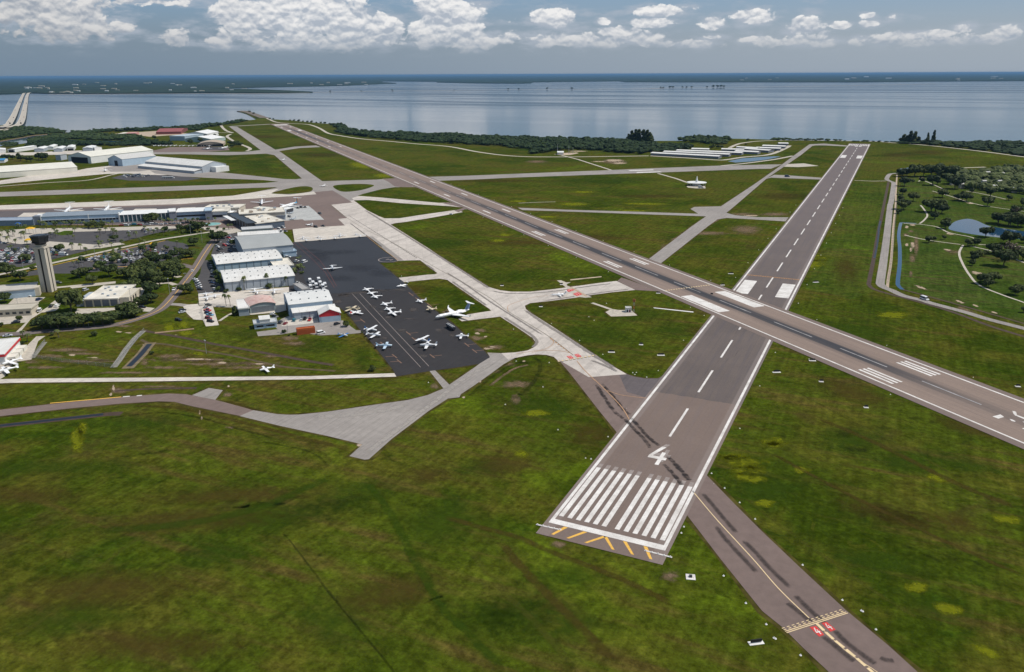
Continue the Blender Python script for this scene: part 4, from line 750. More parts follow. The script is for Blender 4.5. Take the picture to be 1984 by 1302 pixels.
for k, pts in enumerate([[(1360, 955), (1380, 978), (1405, 1008), (1428, 1034)], [(1385, 1018), (1410, 1050), (1440, 1082), (1468, 1112)], [(1438, 1046), (1465, 1072), (1490, 1100), (1535, 1143)], [(1540, 1153), (1558, 1172), (1575, 1188), (1600, 1210)], [(1524, 1168), (1540, 1180), (1562, 1198), (1572, 1206)], [(1615, 1220), (1640, 1246), (1672, 1270), (1700, 1290)], [(1592, 1232), (1616, 1250), (1640, 1270), (1656, 1284)], [(1704, 1274), (1716, 1279), (1734, 1281)]]):
    smear(pts, 3.0, 6, 'dark tyre smear on the slanting taxiway, %s one down from the runway' % ordn(k+1), seed=k, m=mp_rub2)

# soft lines: old drains, wheel tracks, stains along slab edges
def soft(name, pts, w, m, lay, label, kind='structure'):
    c = cr([G(*p) for p in pts], 8); n = len(c); vs, fs, ed = [], [], []; r = random.Random(len(pts)*7+int(pts[0][0]))
    rows = [ribbon_pts(c, w)[0], ribbon_pts(c, w*.35)[0], ribbon_pts(c, w*.35)[1], ribbon_pts(c, w)[1]]
    for k, row in enumerate(rows):
        for i, p in enumerate(row):
            f = min(1, min(i, n-1-i)/3); vs.append((p.x, p.y, 0)); ed.append((.75*f-.8*(1-f)) if k in (1, 2) else -.7)
    for k in range(3):
        for i in range(n-1): fs.append((k*n+i, k*n+i+1, (k+1)*n+i+1, (k+1)*n+i))
    me = mesh(name, vs, fs, m); at = me.attributes.new('edge', 'FLOAT', 'POINT'); at.data.foreach_set('value', ed)
    if me.polygons[0].normal.z < 0: me.flip_normals()
    return struct(obj(name, me, loc=(0, 0, zj(LZ*lay))), label, kind)
mp_stain = mat('slab_edge_stain', (0, 0, 0), 0.9, build=patch_builder((0.20, 0.18, 0.165), (0.30, 0.27, 0.245), 0.35, 0.5, 0.8))
mp_pale = mat('soft_pale_grass', (0, 0, 0), 0.95, build=patch_builder((0.075, 0.080, 0.010), (0.10, 0.10, 0.018), 0.7, 0.6, 0.45))
for pts, w, m, lb in (([(545, 1030), (565, 1052), (600, 1098), (640, 1152), (690, 1212), (740, 1272), (775, 1318)], 1.5, mp_dk, 'dark drain line running down through the near grass'), ([(552, 1035), (575, 1064), (608, 1106), (648, 1158), (698, 1218)], 1.2, mp_pale, 'pale gravel showing along the drain line'),
                      ([(30, 1235), (65, 1213), (150, 1150), (232, 1067), (300, 1030), (393, 986), (484, 978)], 5, mp_pale, 'pale ridge line sweeping across the near grass'), ([(640, 925), (605, 941), (550, 965), (494, 986), (400, 1008), (302, 1021), (180, 1030)], 9, mp_grn, 'dark green furrow sweeping across the near grass'),
                      ([(505, 850), (535, 855), (575, 863), (610, 870), (634, 884), (644, 902)], 2.6, mp_pale, 'curved wheel track near the pointed end of the old paving'), ([(500, 854), (540, 862), (590, 872), (622, 888), (634, 906)], 2.6, mp_dk, 'dark line beside the curved wheel track'),
                      ([(1030, 690), (1046, 703), (1044, 722), (1030, 745), (1012, 766)], 5.5, mp_dk, 'dark curved swale from the culvert to the churned patch'), ([(1024, 700), (995, 706), (965, 722), (935, 745), (905, 772)], 4.5, mp_dk, 'dark swale following the old paving edge'), ([(1030, 706), (1000, 713), (972, 730), (945, 752)], 4, mp_dirt, 'brown bank beside the swale'),
                      ([(430, 776), (480, 790), (540, 812), (620, 812), (700, 800), (800, 786)], 5, mp_brn, 'brown seam above the old grey paving'), ([(240, 786), (340, 790), (420, 806), (500, 826), (600, 852), (680, 872)], 5, mp_brn, 'brown seam below the brown taxiway'), ([(170, 816), (300, 800), (380, 808), (460, 830), (560, 858)], 3.5, mp_dk, 'dark seam below the brown taxiway bend'),
                      ([(855, 1000), (930, 1022), (1000, 1040), (1070, 1070), (1200, 1120), (1320, 1180)], 5, mp_brn, 'brown streak leading down from the threshold corner'), ([(1480, 870), (1600, 935), (1750, 1010), (1900, 1080), (1984, 1115)], 4, mp_brn, 'long brown streak across the grass by the frame edge'), ([(1560, 800), (1700, 860), (1850, 935), (1984, 990)], 6, mp_brn, 'long dark streak across the grass by the frame edge'), ([(1440, 960), (1500, 1010), (1600, 1080), (1700, 1150), (1800, 1210)], 4, mp_pale, 'pale streak beside the slanting taxiway'),
                      ([(1500, 735), (1620, 800), (1760, 872), (1900, 950)], 3.5, mp_pale, 'pale mower track below the long runway'), ([(1290, 470), (1330, 452), (1372, 436), (1420, 410)], 6, mp_dirt, 'brown margin beside the straight grey taxiway'), ([(1190, 800), (1160, 760), (1120, 722), (1095, 705)], 4, mp_brn, 'brown margin along the brown link'), ([(820, 1120), (860, 1180), (920, 1240), (980, 1302)], 5, mp_grn, 'dark mower line in the near grass'), ([(900, 1050), (960, 1130), (1040, 1210), (1120, 1302)], 5, mp_pale, 'pale mower line in the near grass'), ([(960, 1040), (1030, 1120), (1110, 1200), (1200, 1290)], 6, mp_brn, 'second dark mower line in the near grass'),
                      ([(700, 920), (760, 1000), (800, 1080), (850, 1160)], 6, mp_grn, 'lush line in the near grass')):
    soft('grass_track', pts, w, m, 1.9, lb)
for pts, w, lb in (([(700, 403), (757, 438), (832, 485), (920, 541), (950, 560)], 5, 'grey edge stain along the grass side of the wide taxiway'), ([(1012, 597), (1050, 624), (1090, 649), (1140, 682), (1205, 722)], 5, 'grey edge stain beside the grass bowl'), ([(870, 541), (905, 566), (950, 597)], 4, 'grey edge stain above the first apron link'), ([(972, 612), (1000, 630), (1030, 650), (1040, 663), (1030, 675)], 4, 'grey edge stain above the old paving'), ([(820, 508), (848, 529)], 4, 'grey edge stain by the square lawn'),
                   ([(950, 563), (990, 569), (1060, 566), (1140, 555), (1190, 549)], 4, 'grey edge stain on the far side of the concrete link'), ([(1040, 585), (1110, 575), (1180, 565), (1225, 560)], 4, 'grey edge stain on the near side of the concrete link'), ([(860, 525), (900, 550), (950, 585), (1000, 617), (1060, 655)], 3, 'faint wheel stain down the middle of the concrete taxiway'), ([(1140, 696), (1170, 708), (1200, 722)], 4, 'grey stain on the last taxiway slabs')):
    soft('edge_stain', pts, w, mp_stain, 4.5, lb)
for pts, w, lb in (([(600, 808), (660, 806), (730, 798), (800, 782)], 8, 'pale worn band on the old grey paving'), ([(700, 885), (760, 840), (840, 780), (905, 730), (960, 702)], 6, 'pale wheel lane on the old grey paving')):
    soft('edge_stain', pts, w, mat('soft_pale_paving', (0, 0, 0), .9, build=patch_builder((0.36, 0.33, 0.30), (0.42, 0.385, 0.35), 0.45, 0.5, 0.7)), 4.6, lb)
mp_apr = mat('apron_stain', (0, 0, 0), .9, build=patch_builder((0.075, 0.066, 0.062), (0.10, 0.09, 0.085), 0.55, 0.35, 0.8))
patches('apron_wear_and_sheen', [(690, 568, 50, 3, -6), (735, 563, 30, 3), (775, 562, 26, 2.5), (665, 572, 20, 4), (722, 595, 12, 4), (752, 615, 10, 5), (738, 604, 10, 2), (800, 600, 14, 5), (850, 640, 10, 5), (700, 600, 8, 3), (780, 640, 14, 4), (820, 690, 16, 5), (745, 655, 10, 4), (875, 650, 10, 4), (655, 585, 14, 5), (790, 618, 20, 2)], mp_apr, 'grey worn and patched areas on the older black apron', 6.3)
mp_apr2 = mat('apron_painted_sheen', (0, 0, 0), .7, build=patch_builder((0.046, 0.050, 0.060), (0.050, 0.054, 0.064), 0.4, 0.8, 0.5))  # sheen of the sealed surface put into the colour as paler swathes
patches('apron_wear_and_sheen', [(640, 490, 60, 5, -3), (700, 520, 40, 8), (660, 540, 30, 6), (620, 500, 20, 10), (740, 530, 26, 8), (600, 485, 26, 3)], mp_apr2, 'faint lighter swathes of painted sheen on the sealed black apron', 6.6)

# painted lines on the taxiways
def PL(pts, w, lay, m, label, smooth=True): return P('painted_line', pts, w, lay, m, label, smooth)
PL([(1343, 953), (1346.2, 957.3), (1389.7, 1008.7), (1457, 1081.8), (1508.3, 1141), (1567.6, 1198.4)], 0.38, 7, m_ypale, 'yellow centre line of the slanting taxiway')
PL([(1582, 1209), (1640, 1263), (1698, 1302), (1730, 1328)], 0.25, 7, m_ypale, 'thin yellow line under the widened dashes')
mk = MB(); A = G(1582.4, 1209.3); B = G(1612, 1237.2); C_ = G(1698, 1310); Ls = cr([A, B, G(1650, 1268), C_], 12)
acc = 0; segs = []; cum = [0]
for i in range(len(Ls)-1): cum.append(cum[-1]+(Ls[i+1]-Ls[i]).length)
def at_len(l):
    for i in range(len(Ls)-1):
        if cum[i+1] >= l: f = (l-cum[i])/(cum[i+1]-cum[i]); return Ls[i].lerp(Ls[i+1], f), (Ls[i+1]-Ls[i]).normalized()
    return Ls[-1], (Ls[-1]-Ls[-2]).normalized()
l = 0
while l < cum[-1]-3:
    p, d = at_len(l+0.0); q_, d2 = at_len(l+3.4); nn = Vector((-d.y, d.x, 0))
    mk.add([p-nn*.5, q_-nn*.5, q_+nn*.5, p+nn*.5], [(3, 2, 1, 0)]); l += 4.2
o = marks('dash_markings', mk, m_ypale, LZ*7.5, 'wide yellow dashes leading to the hold line beside the red 4 signs')
for p in o.data.polygons:
    if p.normal.z < 0: o.data.flip_normals()
    break
dashed('hold_short_line', (1515, 1218.5), (1633.9, 1180.9), 0.32, 1.9, 0.52, m_ypale, LZ*7, 'outer dashed row of the hold line on the slanting taxiway')
dashed('hold_short_line', (1518.3, 1221.4), (1635.9, 1184.2), 0.32, 1.9, 0.52, m_ypale, LZ*7, 'inner dashed row of the hold line on the slanting taxiway')
PL([(1521, 1224.2), (1639.2, 1186.6)], 0.34, 7, m_ypale, 'first solid bar of the hold line on the slanting taxiway', False)
PL([(1523.8, 1227), (1642.5, 1188.6)], 0.34, 7, m_ypale, 'second solid bar of the hold line on the slanting taxiway', False)
PL([(1152, 736), (1180, 763), (1205, 790), (1219, 813)], 0.5, 7, mat('worn_yellow', (0.42, 0.25, 0.14), 0.8, 0.6, 0.2), 'worn yellow line down the brown link to the runway')
PL([(1176, 757), (1200, 765), (1225, 769), (1252, 772)], 0.45, 7, MATS['worn_yellow'], 'worn yellow line branching across the brown link')
PL([(1118, 700), (1130, 715), (1145, 730), (1153, 738)], 0.5, 7, MATS['worn_yellow'], 'yellow line over the last concrete slabs of the taxiway')
PL([(635, 397), (700, 440), (760, 470), (850, 522), (942, 573), (985, 604), (1060, 650), (1110, 688)], 0.4, 7, mat('dull_line', (0.14, 0.115, 0.07), 0.8, 0.6, 0.2), 'thin dull centre line along the concrete taxiway')
dashed('taxi_lane_dashes', (676, 418), (808, 500.5), 0.9, 5.0, 0.62, mat('tar_line', (0.05, 0.045, 0.04), 0.9), LZ*6, 'broken black line along the wide concrete by the black apron')
PL([(679, 433), (708, 455), (740, 478)], 0.9, 7, MATS['tar_line'], 'solid black line by the apron corner', False)
PL([(710, 457.4), (738, 480), (772, 505)], 0.5, 7, MATS['worn_yellow'], 'yellow line along the edge of the black apron', False)
dashed('hold_short_line', (1081, 700.6), (1155, 688.6), 1.5, 2.6, 0.5, m_ypale, LZ*7, 'dashed pale line across the concrete taxiway before the crossing runway')
dashed('hold_short_line', (1081, 701.6), (1155, 689.6), 1.2, 2.6, 0.6, m_black, LZ*6.5, 'black dashes behind the pale line across the concrete taxiway')
dashed('taxi_lane_dashes', (1066, 656), (1104, 684), 0.9, 4.0, 0.6, MATS['worn_yellow'], LZ*7, 'dashed yellow centre line nearing the red hold signs')
PL([(1000, 686), (1040, 680), (1080, 680), (1105, 684)], 0.5, 7, MATS['worn_yellow'], 'yellow line curving in from the old paving', True)
PL([(985, 604), (984, 594), (995, 588), (1030, 577), (1062, 573)], 0.4, 7, MATS['worn_yellow'], 'yellow curve into the concrete link')
PL([(1068, 655), (1072, 665), (1060, 675), (1030, 684)], 0.35, 7, MATS['worn_yellow'], 'second yellow curve by the grass tip')
PL([(1105, 557), (1136, 574.5)], 0.9, 7, MATS['worn_yellow'], 'hold line beside the red signs on the concrete link', False)
PL([(1108, 556.5), (1138.6, 573.8)], 0.4, 7, MATS['worn_yellow'], 'thin second hold line on the concrete link', False)
def red_sign(corners, txt, label):         # painted sign: corners top-left, top-right, bottom-right, bottom-left as a driver reads it
    c = [G(*p) for p in corners]; mk = MB(); mk.add([(v.x, v.y, 0) for v in c], [(3, 2, 1, 0)])
    o = marks('painted_sign', mk, m_redp, LZ*7, label)
    if o.data.polygons[0].normal.z < 0: o.data.flip_normals()
    W_ = 8.0*len(txt)+3.4*(len(txt)-1); H_ = 18.6; tm = MB(); text_px(tm, txt, 0, 0, 8.0, H_, 3.4); out = MB()
    for x, y, z in tm.v:
        u_ = 0.16+0.68*x/W_; v_ = 0.14+0.72*(y/H_); p = c[3].lerp(c[2], u_).lerp(c[0].lerp(c[1], u_), v_); out.v.append((p.x, p.y, 0))
    out.f = tm.f; out.mi = tm.mi
    o2 = out.obj('sign_numerals', m_wpaint, loc=(0, 0, LZ*8)); struct(o2, 'white numerals painted on the '+label)
    if o2.data.polygons and o2.data.polygons[0].normal.z < 0: o2.data.flip_normals()
red_sign([(1568.5, 1216.2), (1581, 1213.8), (1596.8, 1231), (1587, 1234.6)], '4', 'red painted sign on the slanting taxiway, the one nearer the frame bottom')
red_sign([(1591.6, 1208.2), (1602, 1206), (1619.2, 1221), (1609, 1225)], '4', 'red painted sign on the slanting taxiway, the one nearer the side of the frame')
red_sign([(1110.5, 696), (1099, 690), (1097.5, 689), (1109.5, 688.2)][::1], '', 'x') if False else None
red_sign([(1097.5, 691), (1106, 689.3), (1111.5, 694.6), (1104, 695.6)], '17', 'small red sign on the concrete taxiway, the farther from the runway')
red_sign([(1112.8, 687.5), (1120, 685.6), (1127, 691.2), (1118.8, 693)], '17', 'small red sign on the concrete taxiway, the nearer to the runway')
red_sign([(1096.8, 563), (1104, 559.8), (1113.5, 562.3), (1102.5, 566.2)], '17', 'faded red sign on the concrete link, beside the grass')
red_sign([(1110, 569.8), (1119, 566.2), (1128.5, 570.5), (1118, 574.3)], '17', 'faded red sign on the concrete link, by the taxiing jet')
mk = MB()
for c in ([(1217, 330), (1266, 328.5), (1266, 329.9), (1221, 331.4)], [(1235, 333.6), (1278, 332.4), (1283, 333.6), (1232, 335.4)]): mk.add([G(*p) for p in c], [(3, 2, 1, 0)])
marks('worn_markings', mk, m_wpaint, LZ*6, 'two long white blocks across the old cross taxiway')
# helipad circle on the sealed apron
c = G(754.5, 503.4); mk = MB(); n = 40
for i in range(n):
    a, b = 2*math.pi*i/n, 2*math.pi*(i+1)/n
    mk.add([(c.x+math.cos(a)*10.6, c.y+math.sin(a)*10.6, 0), (c.x+math.cos(b)*10.6, c.y+math.sin(b)*10.6, 0), (c.x+math.cos(b)*9.6, c.y+math.sin(b)*9.6, 0), (c.x+math.cos(a)*9.6, c.y+math.sin(a)*9.6, 0)], [(3, 2, 1, 0)])
for x0, x1, y0, y1 in ((-3, -1.8, -2.4, 2.4), (1.8, 3, -2.4, 2.4), (-1.8, 1.8, -.5, .5)): mk.add([(c.x+x0, c.y+y0, 0), (c.x+x1, c.y+y0, 0), (c.x+x1, c.y+y1, 0), (c.x+x0, c.y+y1, 0)], [(0, 1, 2, 3)])
marks('helipad_circle', mk, m_wfade, LZ*8, 'white ring with an H painted on the sealed black apron')
PL([(568, 470), (605, 502), (630, 528), (648, 558)], 0.4, 8, m_rline, 'dull red line along the hangar side of the sealed apron', False)
PL([(578, 470), (620, 505), (640, 533), (652, 555)], 0.4, 8, m_rline, 'second dull red line on the sealed apron', False)
PL([(681, 568), (815, 712)], 0.35, 6, m_wfade, 'long pale line down the black apron, nearer the hangars', False)
PL([(695, 567), (831, 710)], 0.35, 6, m_wfade, 'long pale line down the black apron, nearer the taxiway', False)
for k, (x, y, d) in enumerate([(792, 646, 1), (803, 657, 1), (838, 690, 1), (905, 668, 1), (920, 680, 1), (703, 621, -1), (742, 666, -1), (765, 690, -1), (774, 700, -1), (833, 591, 1), (810, 580, 1), (797, 570, 1)]):
    mk = MB()
    for a, b, w in (((x-5, y-3), (x+4, y+4), 0.35), ((x, y+0.5), (x+d*18, y-1.5 if d > 0 else y+1.5), 0.28)):
        A, B = G(*a), G(*b); dd = (B-A).normalized(); nn = Vector((-dd.y, dd.x, 0)); mk.add([A-nn*w, B-nn*w, B+nn*w, A+nn*w], [(0, 1, 2, 3)])
    marks('parking_tee', mk, mat('worn_orange', (0.21, 0.125, 0.085), 0.8), LZ*6, 'worn T shaped tie-down mark on the black apron, %s of them' % ordn(k+1))
dashed('taxi_edge_line', (97, 781.8), (235, 769.5), 0.9, 8, 0.99, m_ypaint, LZ*6, 'yellow line along the far edge of the brown taxiway')
dashed('taxi_edge_line', (238, 769.3), (275, 766.6), 1.2, 7, 0.5, m_wpaint, LZ*6, 'white dashes along the bend of the brown taxiway')

# ---------------------------------------------------------------- roads and car parks
S('car_park', [(-60, 462), (40, 455), (100, 447), (170, 442), (245, 441), (330, 438), (345, 445), (300, 452), (230, 470), (100, 503), (98, 512), (60, 516), (-60, 522)], 1.5, m_lot, 'wide asphalt car park between the tower and the terminal')
S('car_park', [(100, 516), (240, 482), (300, 470), (325, 466), (362, 472), (366, 480), (352, 494), (330, 500), (300, 512), (230, 522), (150, 530), (100, 530), (40, 536), (30, 533)], 1.5, m_lot, 'asphalt car park on the near side of the divided road')
S('forecourt', [(-60, 452), (0, 447), (60, 442.5), (200, 441), (300, 438), (372, 431), (400, 427), (436, 426), (458, 434), (470, 447), (440, 455), (425, 458), (400, 446), (380, 440), (330, 443), (250, 446), (150, 449), (100, 450), (60, 456), (50, 464), (-60, 462)], 2, m_path, 'pale paved forecourt in front of the terminal')
S('forecourt', [(86, 467), (130, 470), (184, 474), (232, 470), (246, 474), (200, 480.6), (138, 485), (92, 477)], 2, m_path, 'pale curved roadway beside the empty part of the car park')
S('forecourt', [(0, 461), (50, 456), (70, 462), (75, 470), (40, 473), (0, 468)], 2, m_path, 'pale paving left of the tower cab')
for pts, lb in (([(98, 505), (130, 497), (200, 480), (250, 472), (246, 476), (98, 510)], 'grass verge along the divided road'), ([(20, 523), (75, 508), (76, 513), (30, 524)], 'grass verge left of the tower'), ([(250, 466), (300, 461), (360, 453), (400, 446), (428, 450), (445, 455), (410, 462), (370, 462), (330, 462), (300, 466)], 'long lawn between the roads in front of the terminal'),
                ([(325, 467), (370, 462), (412, 458), (405, 480), (395, 480), (372, 478), (355, 471)], 'lawn inside the bend of the access road'), ([(372, 480), (392, 484), (388, 494), (376, 501), (366, 500)], 'small lawn beside the road junction'), ([(125, 447), (142, 447), (140, 455), (118, 456), (105, 453)], 'green traffic island in the empty car park')):
    S('verge', pts, 2.5, m_lawn, lb)
P('road', [(-60, 545), (23, 526.7), (98, 510.5), (246, 477.5), (300, 466), (350, 458), (412, 449), (440, 447)], 5.5, 3, m_path, 'pale divided road running past the tower to the terminal')
P('kerb', [(30.7, 530.5), (98, 515), (200, 492), (300, 470.5), (320, 466.5)], 1.1, 3.2, m_ypaint, 'yellow kerb line along the divided road')
P('kerb', [(150, 522), (230, 517), (300, 516), (350, 503), (375, 500)], 1.0, 3.2, m_ypaint, 'yellow kerb round the near car park', True)
P('road', [(-60, 650), (0, 648), (46, 646), (86, 642), (138, 638), (192, 633.7), (230.4, 627.6), (269, 616.8), (303.8, 603), (322, 589), (342, 566), (366.7, 535.4), (378, 520.5), (396, 491), (411, 470), (425, 457)], 8.2, 3, m_road, 'two lane airport road curving from the hangars towards the frame edge')
P('road_line', [(230, 627.4), (269, 616.8), (303.8, 603), (322, 589), (342, 566), (366.7, 535.4), (378, 520.5), (396, 491), (411, 470)], 0.5, 3.4, m_ypaint, 'yellow centre line of the airport road')
P('road', [(378, 520), (362, 515), (350, 512)], 7, 2.8, m_road, 'short side road into the near car park', False)
P('road', [(322, 589), (345, 590), (360, 592)], 6, 2.8, m_grey, 'side road to the small concrete car park', False)
P('road', [(349, 537), (335, 534), (323, 535)], 5, 2.8, m_path, 'first pale drive off the airport road', False)
P('road', [(340, 552), (328, 548), (300, 550), (282, 552)], 5, 2.8, m_path, 'second pale drive off the airport road', False)
S('car_park', [(392, 507), (399, 504), (419, 504), (421, 520), (428, 545), (436, 566), (384, 568), (376, 548), (388, 530)], 2, m_lot, 'dark car park strip beside the white hangars')
S('car_park', [(408, 497), (414, 478), (428, 462), (442, 453), (470, 450), (458, 462), (460, 480), (464, 500), (420, 503)], 2, m_lot, 'dark car park beside the grey roofed hangar')
S('yard', [(384, 570), (433, 566), (575, 555), (600, 551), (640, 560), (650, 590), (560, 600), (540, 605), (486, 610), (455, 596), (425, 595), (386, 592)], 2, m_conc2, 'pale concrete yard between the white hangars and the rusty roof')
S('yard', [(570, 500), (590, 505), (635, 560), (600, 558), (575, 556), (565, 530)], 2.2, m_dark2, 'dark paving beside the white hangar ends')
S('car_park', [(353, 591), (384, 589), (386, 593), (412, 592), (424, 630), (399, 632.5), (393, 620), (375, 619), (362, 607)], 2.5, m_conc2, 'small pale concrete car park with one row of cars')
S('yard', [(497, 643), (538, 638), (530, 631), (545, 618), (560, 612), (615, 608), (620, 624), (664, 621), (690, 640), (700, 640), (702, 645), (680, 647), (620, 650), (575, 643), (546, 648), (500, 651.5)], 2.2, m_grey, 'worn grey yard between the container and the red gabled hangar')
S('yard', [(560, 613), (613, 606), (617, 624), (575, 630), (545, 632)], 2.6, m_conc2, 'pale corner of the yard with stored equipment')
S('car_park', [(-60, 585), (14, 591), (30, 575), (88, 576), (66, 592), (72, 608), (100, 590), (115, 596), (108, 602), (80, 606), (60, 618), (38, 645), (28, 646), (50, 625), (0, 629), (-60, 632)], 2, m_path, 'pale concrete yards among the offices')
S('car_park', [(97, 589), (115, 576), (126, 577), (124, 590)], 2, m_path, 'small concrete pad behind the round tree')
S('car_park', [(144, 609), (150, 598), (228, 596), (245, 575), (252, 560), (282, 556), (270, 585), (255, 592), (300, 597), (290, 604), (270, 603), (225, 600), (190, 606)], 2, m_path, 'pale concrete car park round the flat roofed office')
S('forecourt', [(106, 559), (135, 556), (140, 559), (224, 549), (224, 545), (170, 550), (106, 556)], 2, m_path, 'pale drive behind the flat roofed office')
S('forecourt', [(-60, 740), (0, 735), (10, 729), (14, 714), (38, 700), (61, 696.5), (74, 661), (88, 651), (70, 652), (50, 672), (30, 690), (0, 700), (-60, 705)], 2.4, m_path, 'pale concrete apron round the red trimmed hangar')
S('far_apron', [(-60, 360), (-60, 352), (0, 350), (60, 340), (130, 334), (170, 326), (240, 318), (300, 312), (290, 322), (390, 336), (300, 340), (250, 336), (205, 337), (160, 341), (90, 348), (0, 357)], 2, m_conc2, 'pale taxi lane and apron in front of the far white hangars')
P('access_road', [(-40, 363), (0, 361), (91, 354), (171, 349), (220, 338), (250, 334), (290, 333)], 5, 3, m_path, 'thin pale lane curving past the far white hangars')
S('far_apron', [(200, 326), (240, 318), (305, 316), (300, 328), (270, 332), (215, 333)], 2.4, m_grey, 'grey apron corner between the far hangars')
S('far_car_park', [(215, 345), (240, 338), (300, 339), (340, 340), (390, 346), (360, 350), (300, 350), (250, 350)], 2.2, m_lot, 'dark car park strip beyond the terminal taxiways')
S('far_apron', [(295, 292), (330, 285), (440, 284), (445, 291), (390, 295), (300, 297)], 2.2, m_brown, 'brown ramp in front of the far gabled hangars')
S('far_apron', [(388, 290), (400, 284.6), (432, 284.6), (436, 291)], 2.6, m_lot, 'dark apron before the brown gabled hangar')
S('far_yard', [(222, 259), (300, 254), (345, 252), (352, 258), (420, 258), (400, 262), (330, 262), (290, 265), (270, 262), (225, 260)], 2, m_sand, 'sandy yard round the red roofed building by the shore')
S('far_apron', [(-60, 298), (60, 295), (225, 289), (225, 296), (100, 300), (-60, 303)], 2, m_conc2, 'pale lane in front of the small white hangars')

# ---------------------------------------------------------------- buildings
BAY = mat('bay_divider', (0.16, 0.18, 0.20), 0.7)
def building(name, label, cat, A, yb, B, C, roof='flat', rise=2.0, wall=None, roofm=None, group=None, H=None, over=0.5, trim=None, nb=0, vents=None, door=None, win=0, skirt=None, ends=True):
    H = H or hgt(A[0], yb, A[1])
    a, b, c = G(A[0], A[1], H), G(B[0], B[1], H), G(C[0], C[1], H)
    ux = (b-a); ux.z = 0; Lx = ux.length; ux.normalize(); uy = Vector((-ux.y, ux.x, 0)); D = (c-b).dot(uy)
    if D < 0: D = abs(D)
    root = empty(name, (a.x, a.y, 0), math.atan2(ux.y, ux.x), label, cat, group)
    wall = wall or m_white; roofm = roofm or m_roofw
    prof = {'flat': [(0, 0), (1, 0)], 'mono': [(0, 0), (1, rise)], 'g': [(0, 0), (.5, rise), (1, 0)], 'a': [(i/8, rise*(1-(2*i/8-1)**2)) for i in range(9)], 'm': [(0, 0), (.5, rise*.9), (1, rise)]}[roof[0] if roof not in ('flat', 'mono') else roof]
    along_x = not roof.endswith('y')
    span, length = (D, Lx) if along_x else (Lx, D)
    def pt(t, l, z): return (l, t*span, z) if along_x else (t*span, l, z)
    w = MB()
    for l in (0, length):
        vs = [pt(0, l, 0), pt(1, l, 0)]+[pt(t, l, H+z) for t, z in reversed(prof)]
        w.add(vs, [tuple(range(len(vs)))])
    for t in (0, 1):
        zt = H+(prof[0][1] if t == 0 else prof[-1][1]); w.add([pt(t, 0, 0), pt(t, length, 0), pt(t, length, zt), pt(t, 0, zt)], [(0, 1, 2, 3)])
    wo = w.obj('wall', wall, root)
    r = MB()
    o = over
    if roof == 'flat':
        r.box(-o, Lx+o, -o, D+o, H+0.02, H+0.45); r.box(-o, Lx+o, -o, -o+.35, H+.45, H+.9); r.box(-o, Lx+o, D+o-.35, D+o, H+.45, H+.9)
        r.box(-o, -o+.35, -o+.35, D+o-.35, H+.45, H+.9); r.box(Lx+o-.35, Lx+o, -o+.35, D+o-.35, H+.45, H+.9)
    else:
        P0 = [(t, z) for t, z in prof]
        def ext(P_):
            s0 = (P_[1][1]-P_[0][1])/((P_[1][0]-P_[0][0])*span); s1 = (P_[-1][1]-P_[-2][1])/((P_[-1][0]-P_[-2][0])*span)
            return [(P_[0][0]-o/span, P_[0][1]-s0*o)]+P_[1:-1]+[(P_[-1][0]+o/span, P_[-1][1]+s1*o)]
        Q = ext(P0); rings = []
        for l in (-o, length+o): rings.append([pt(t, l, H+z+.05) for t, z in Q]+[pt(t, l, H+z+.35) for t, z in reversed(Q)])
        r.loft(rings)
    ro = r.obj('roof', roofm, root)
    ro.data.materials.append(trim or roofm)
    if nb:                                 # vertical bays on the long front wall
        for i in range(nb+1): d = MB(); x = Lx*i/nb; d.box(x-.22, x+.22, -.16, 0, 0, H-.3); d.obj('bay_post', BAY, root)
    if skirt: s_ = MB(); s_.box(-.12, Lx+.12, -.12, -.02, 0, skirt[0]); s_.obj('wainscot', skirt[1], root)
    if trim: f_ = MB(); f_.box(-o-.05, Lx+o+.05, -o-.12, -o-.02, H-.9, H+.5); f_.box(Lx+o+.02, Lx+o+.12, -o, D+o, H-.9, H+.5); f_.obj('fascia', trim, root)
    if vents:
        nx, ny = vents; zf = lambda t: next(P0_[1]+(P1_[1]-P0_[1])*(t-P0_[0])/(P1_[0]-P0_[0]) for P0_, P1_ in zip(prof, prof[1:]) if P0_[0] <= t <= P1_[0])
        for j in range(ny):
            for i in range(nx):
                t = (j+.6)/(ny+.3); l = (i+.6+(.0 if j % 2 else -.15))*length/nx; z = H+zf(t)+.3; x, y, _ = pt(t, l, 0); v = MB(); v.box(x-.45, x+.45, y-.45, y+.45, z-.1, z+.55); v.obj('roof_vent', BAY, root)
    if door:                              # (side, centre fraction, width m, height m)
        for side, f, dw, dh in door:
            d = MB()
            if side == 'f': d.box(Lx*f-dw/2, Lx*f+dw/2, -.06, .02, 0, dh)
            elif side == 'l': d.box(-.06, .02, D*f-dw/2, D*f+dw/2, 0, dh)
            else: d.box(Lx-.02, Lx+.06, D*f-dw/2, D*f+dw/2, 0, dh)
            d.obj('hangar_door', m_hole, root)
    if win:
        for i in range(win):
            x = Lx*(i+.5)/win; d = MB(); d.box(x-Lx/win*.3, x+Lx/win*.3, -.05, .02, H*.35, H*.72); d.obj('window', m_gls, root)
    return root, Lx, D, H
HG = 'airport hangars near the black apron'
building('hangar', 'large hangar with a broad plain grey roof beside the sealed apron', 'hangar', (470.7, 482.9), 500, (567.4, 474.4), (553.6, 450.6), 'ax', 2.6, m_greyw, m_roofg, HG, H=11, win=0, door=[('f', .93, 8, 4), ('f', .8, 3, 3)])
b_ = building('office_annex', 'low white roofed annex on the far side of the grey roofed hangar', 'building', (461.4, 458), 470, (541.5, 453), (538, 446.5), 'flat', 0, m_greyw, m_roofw, None, H=12.5)
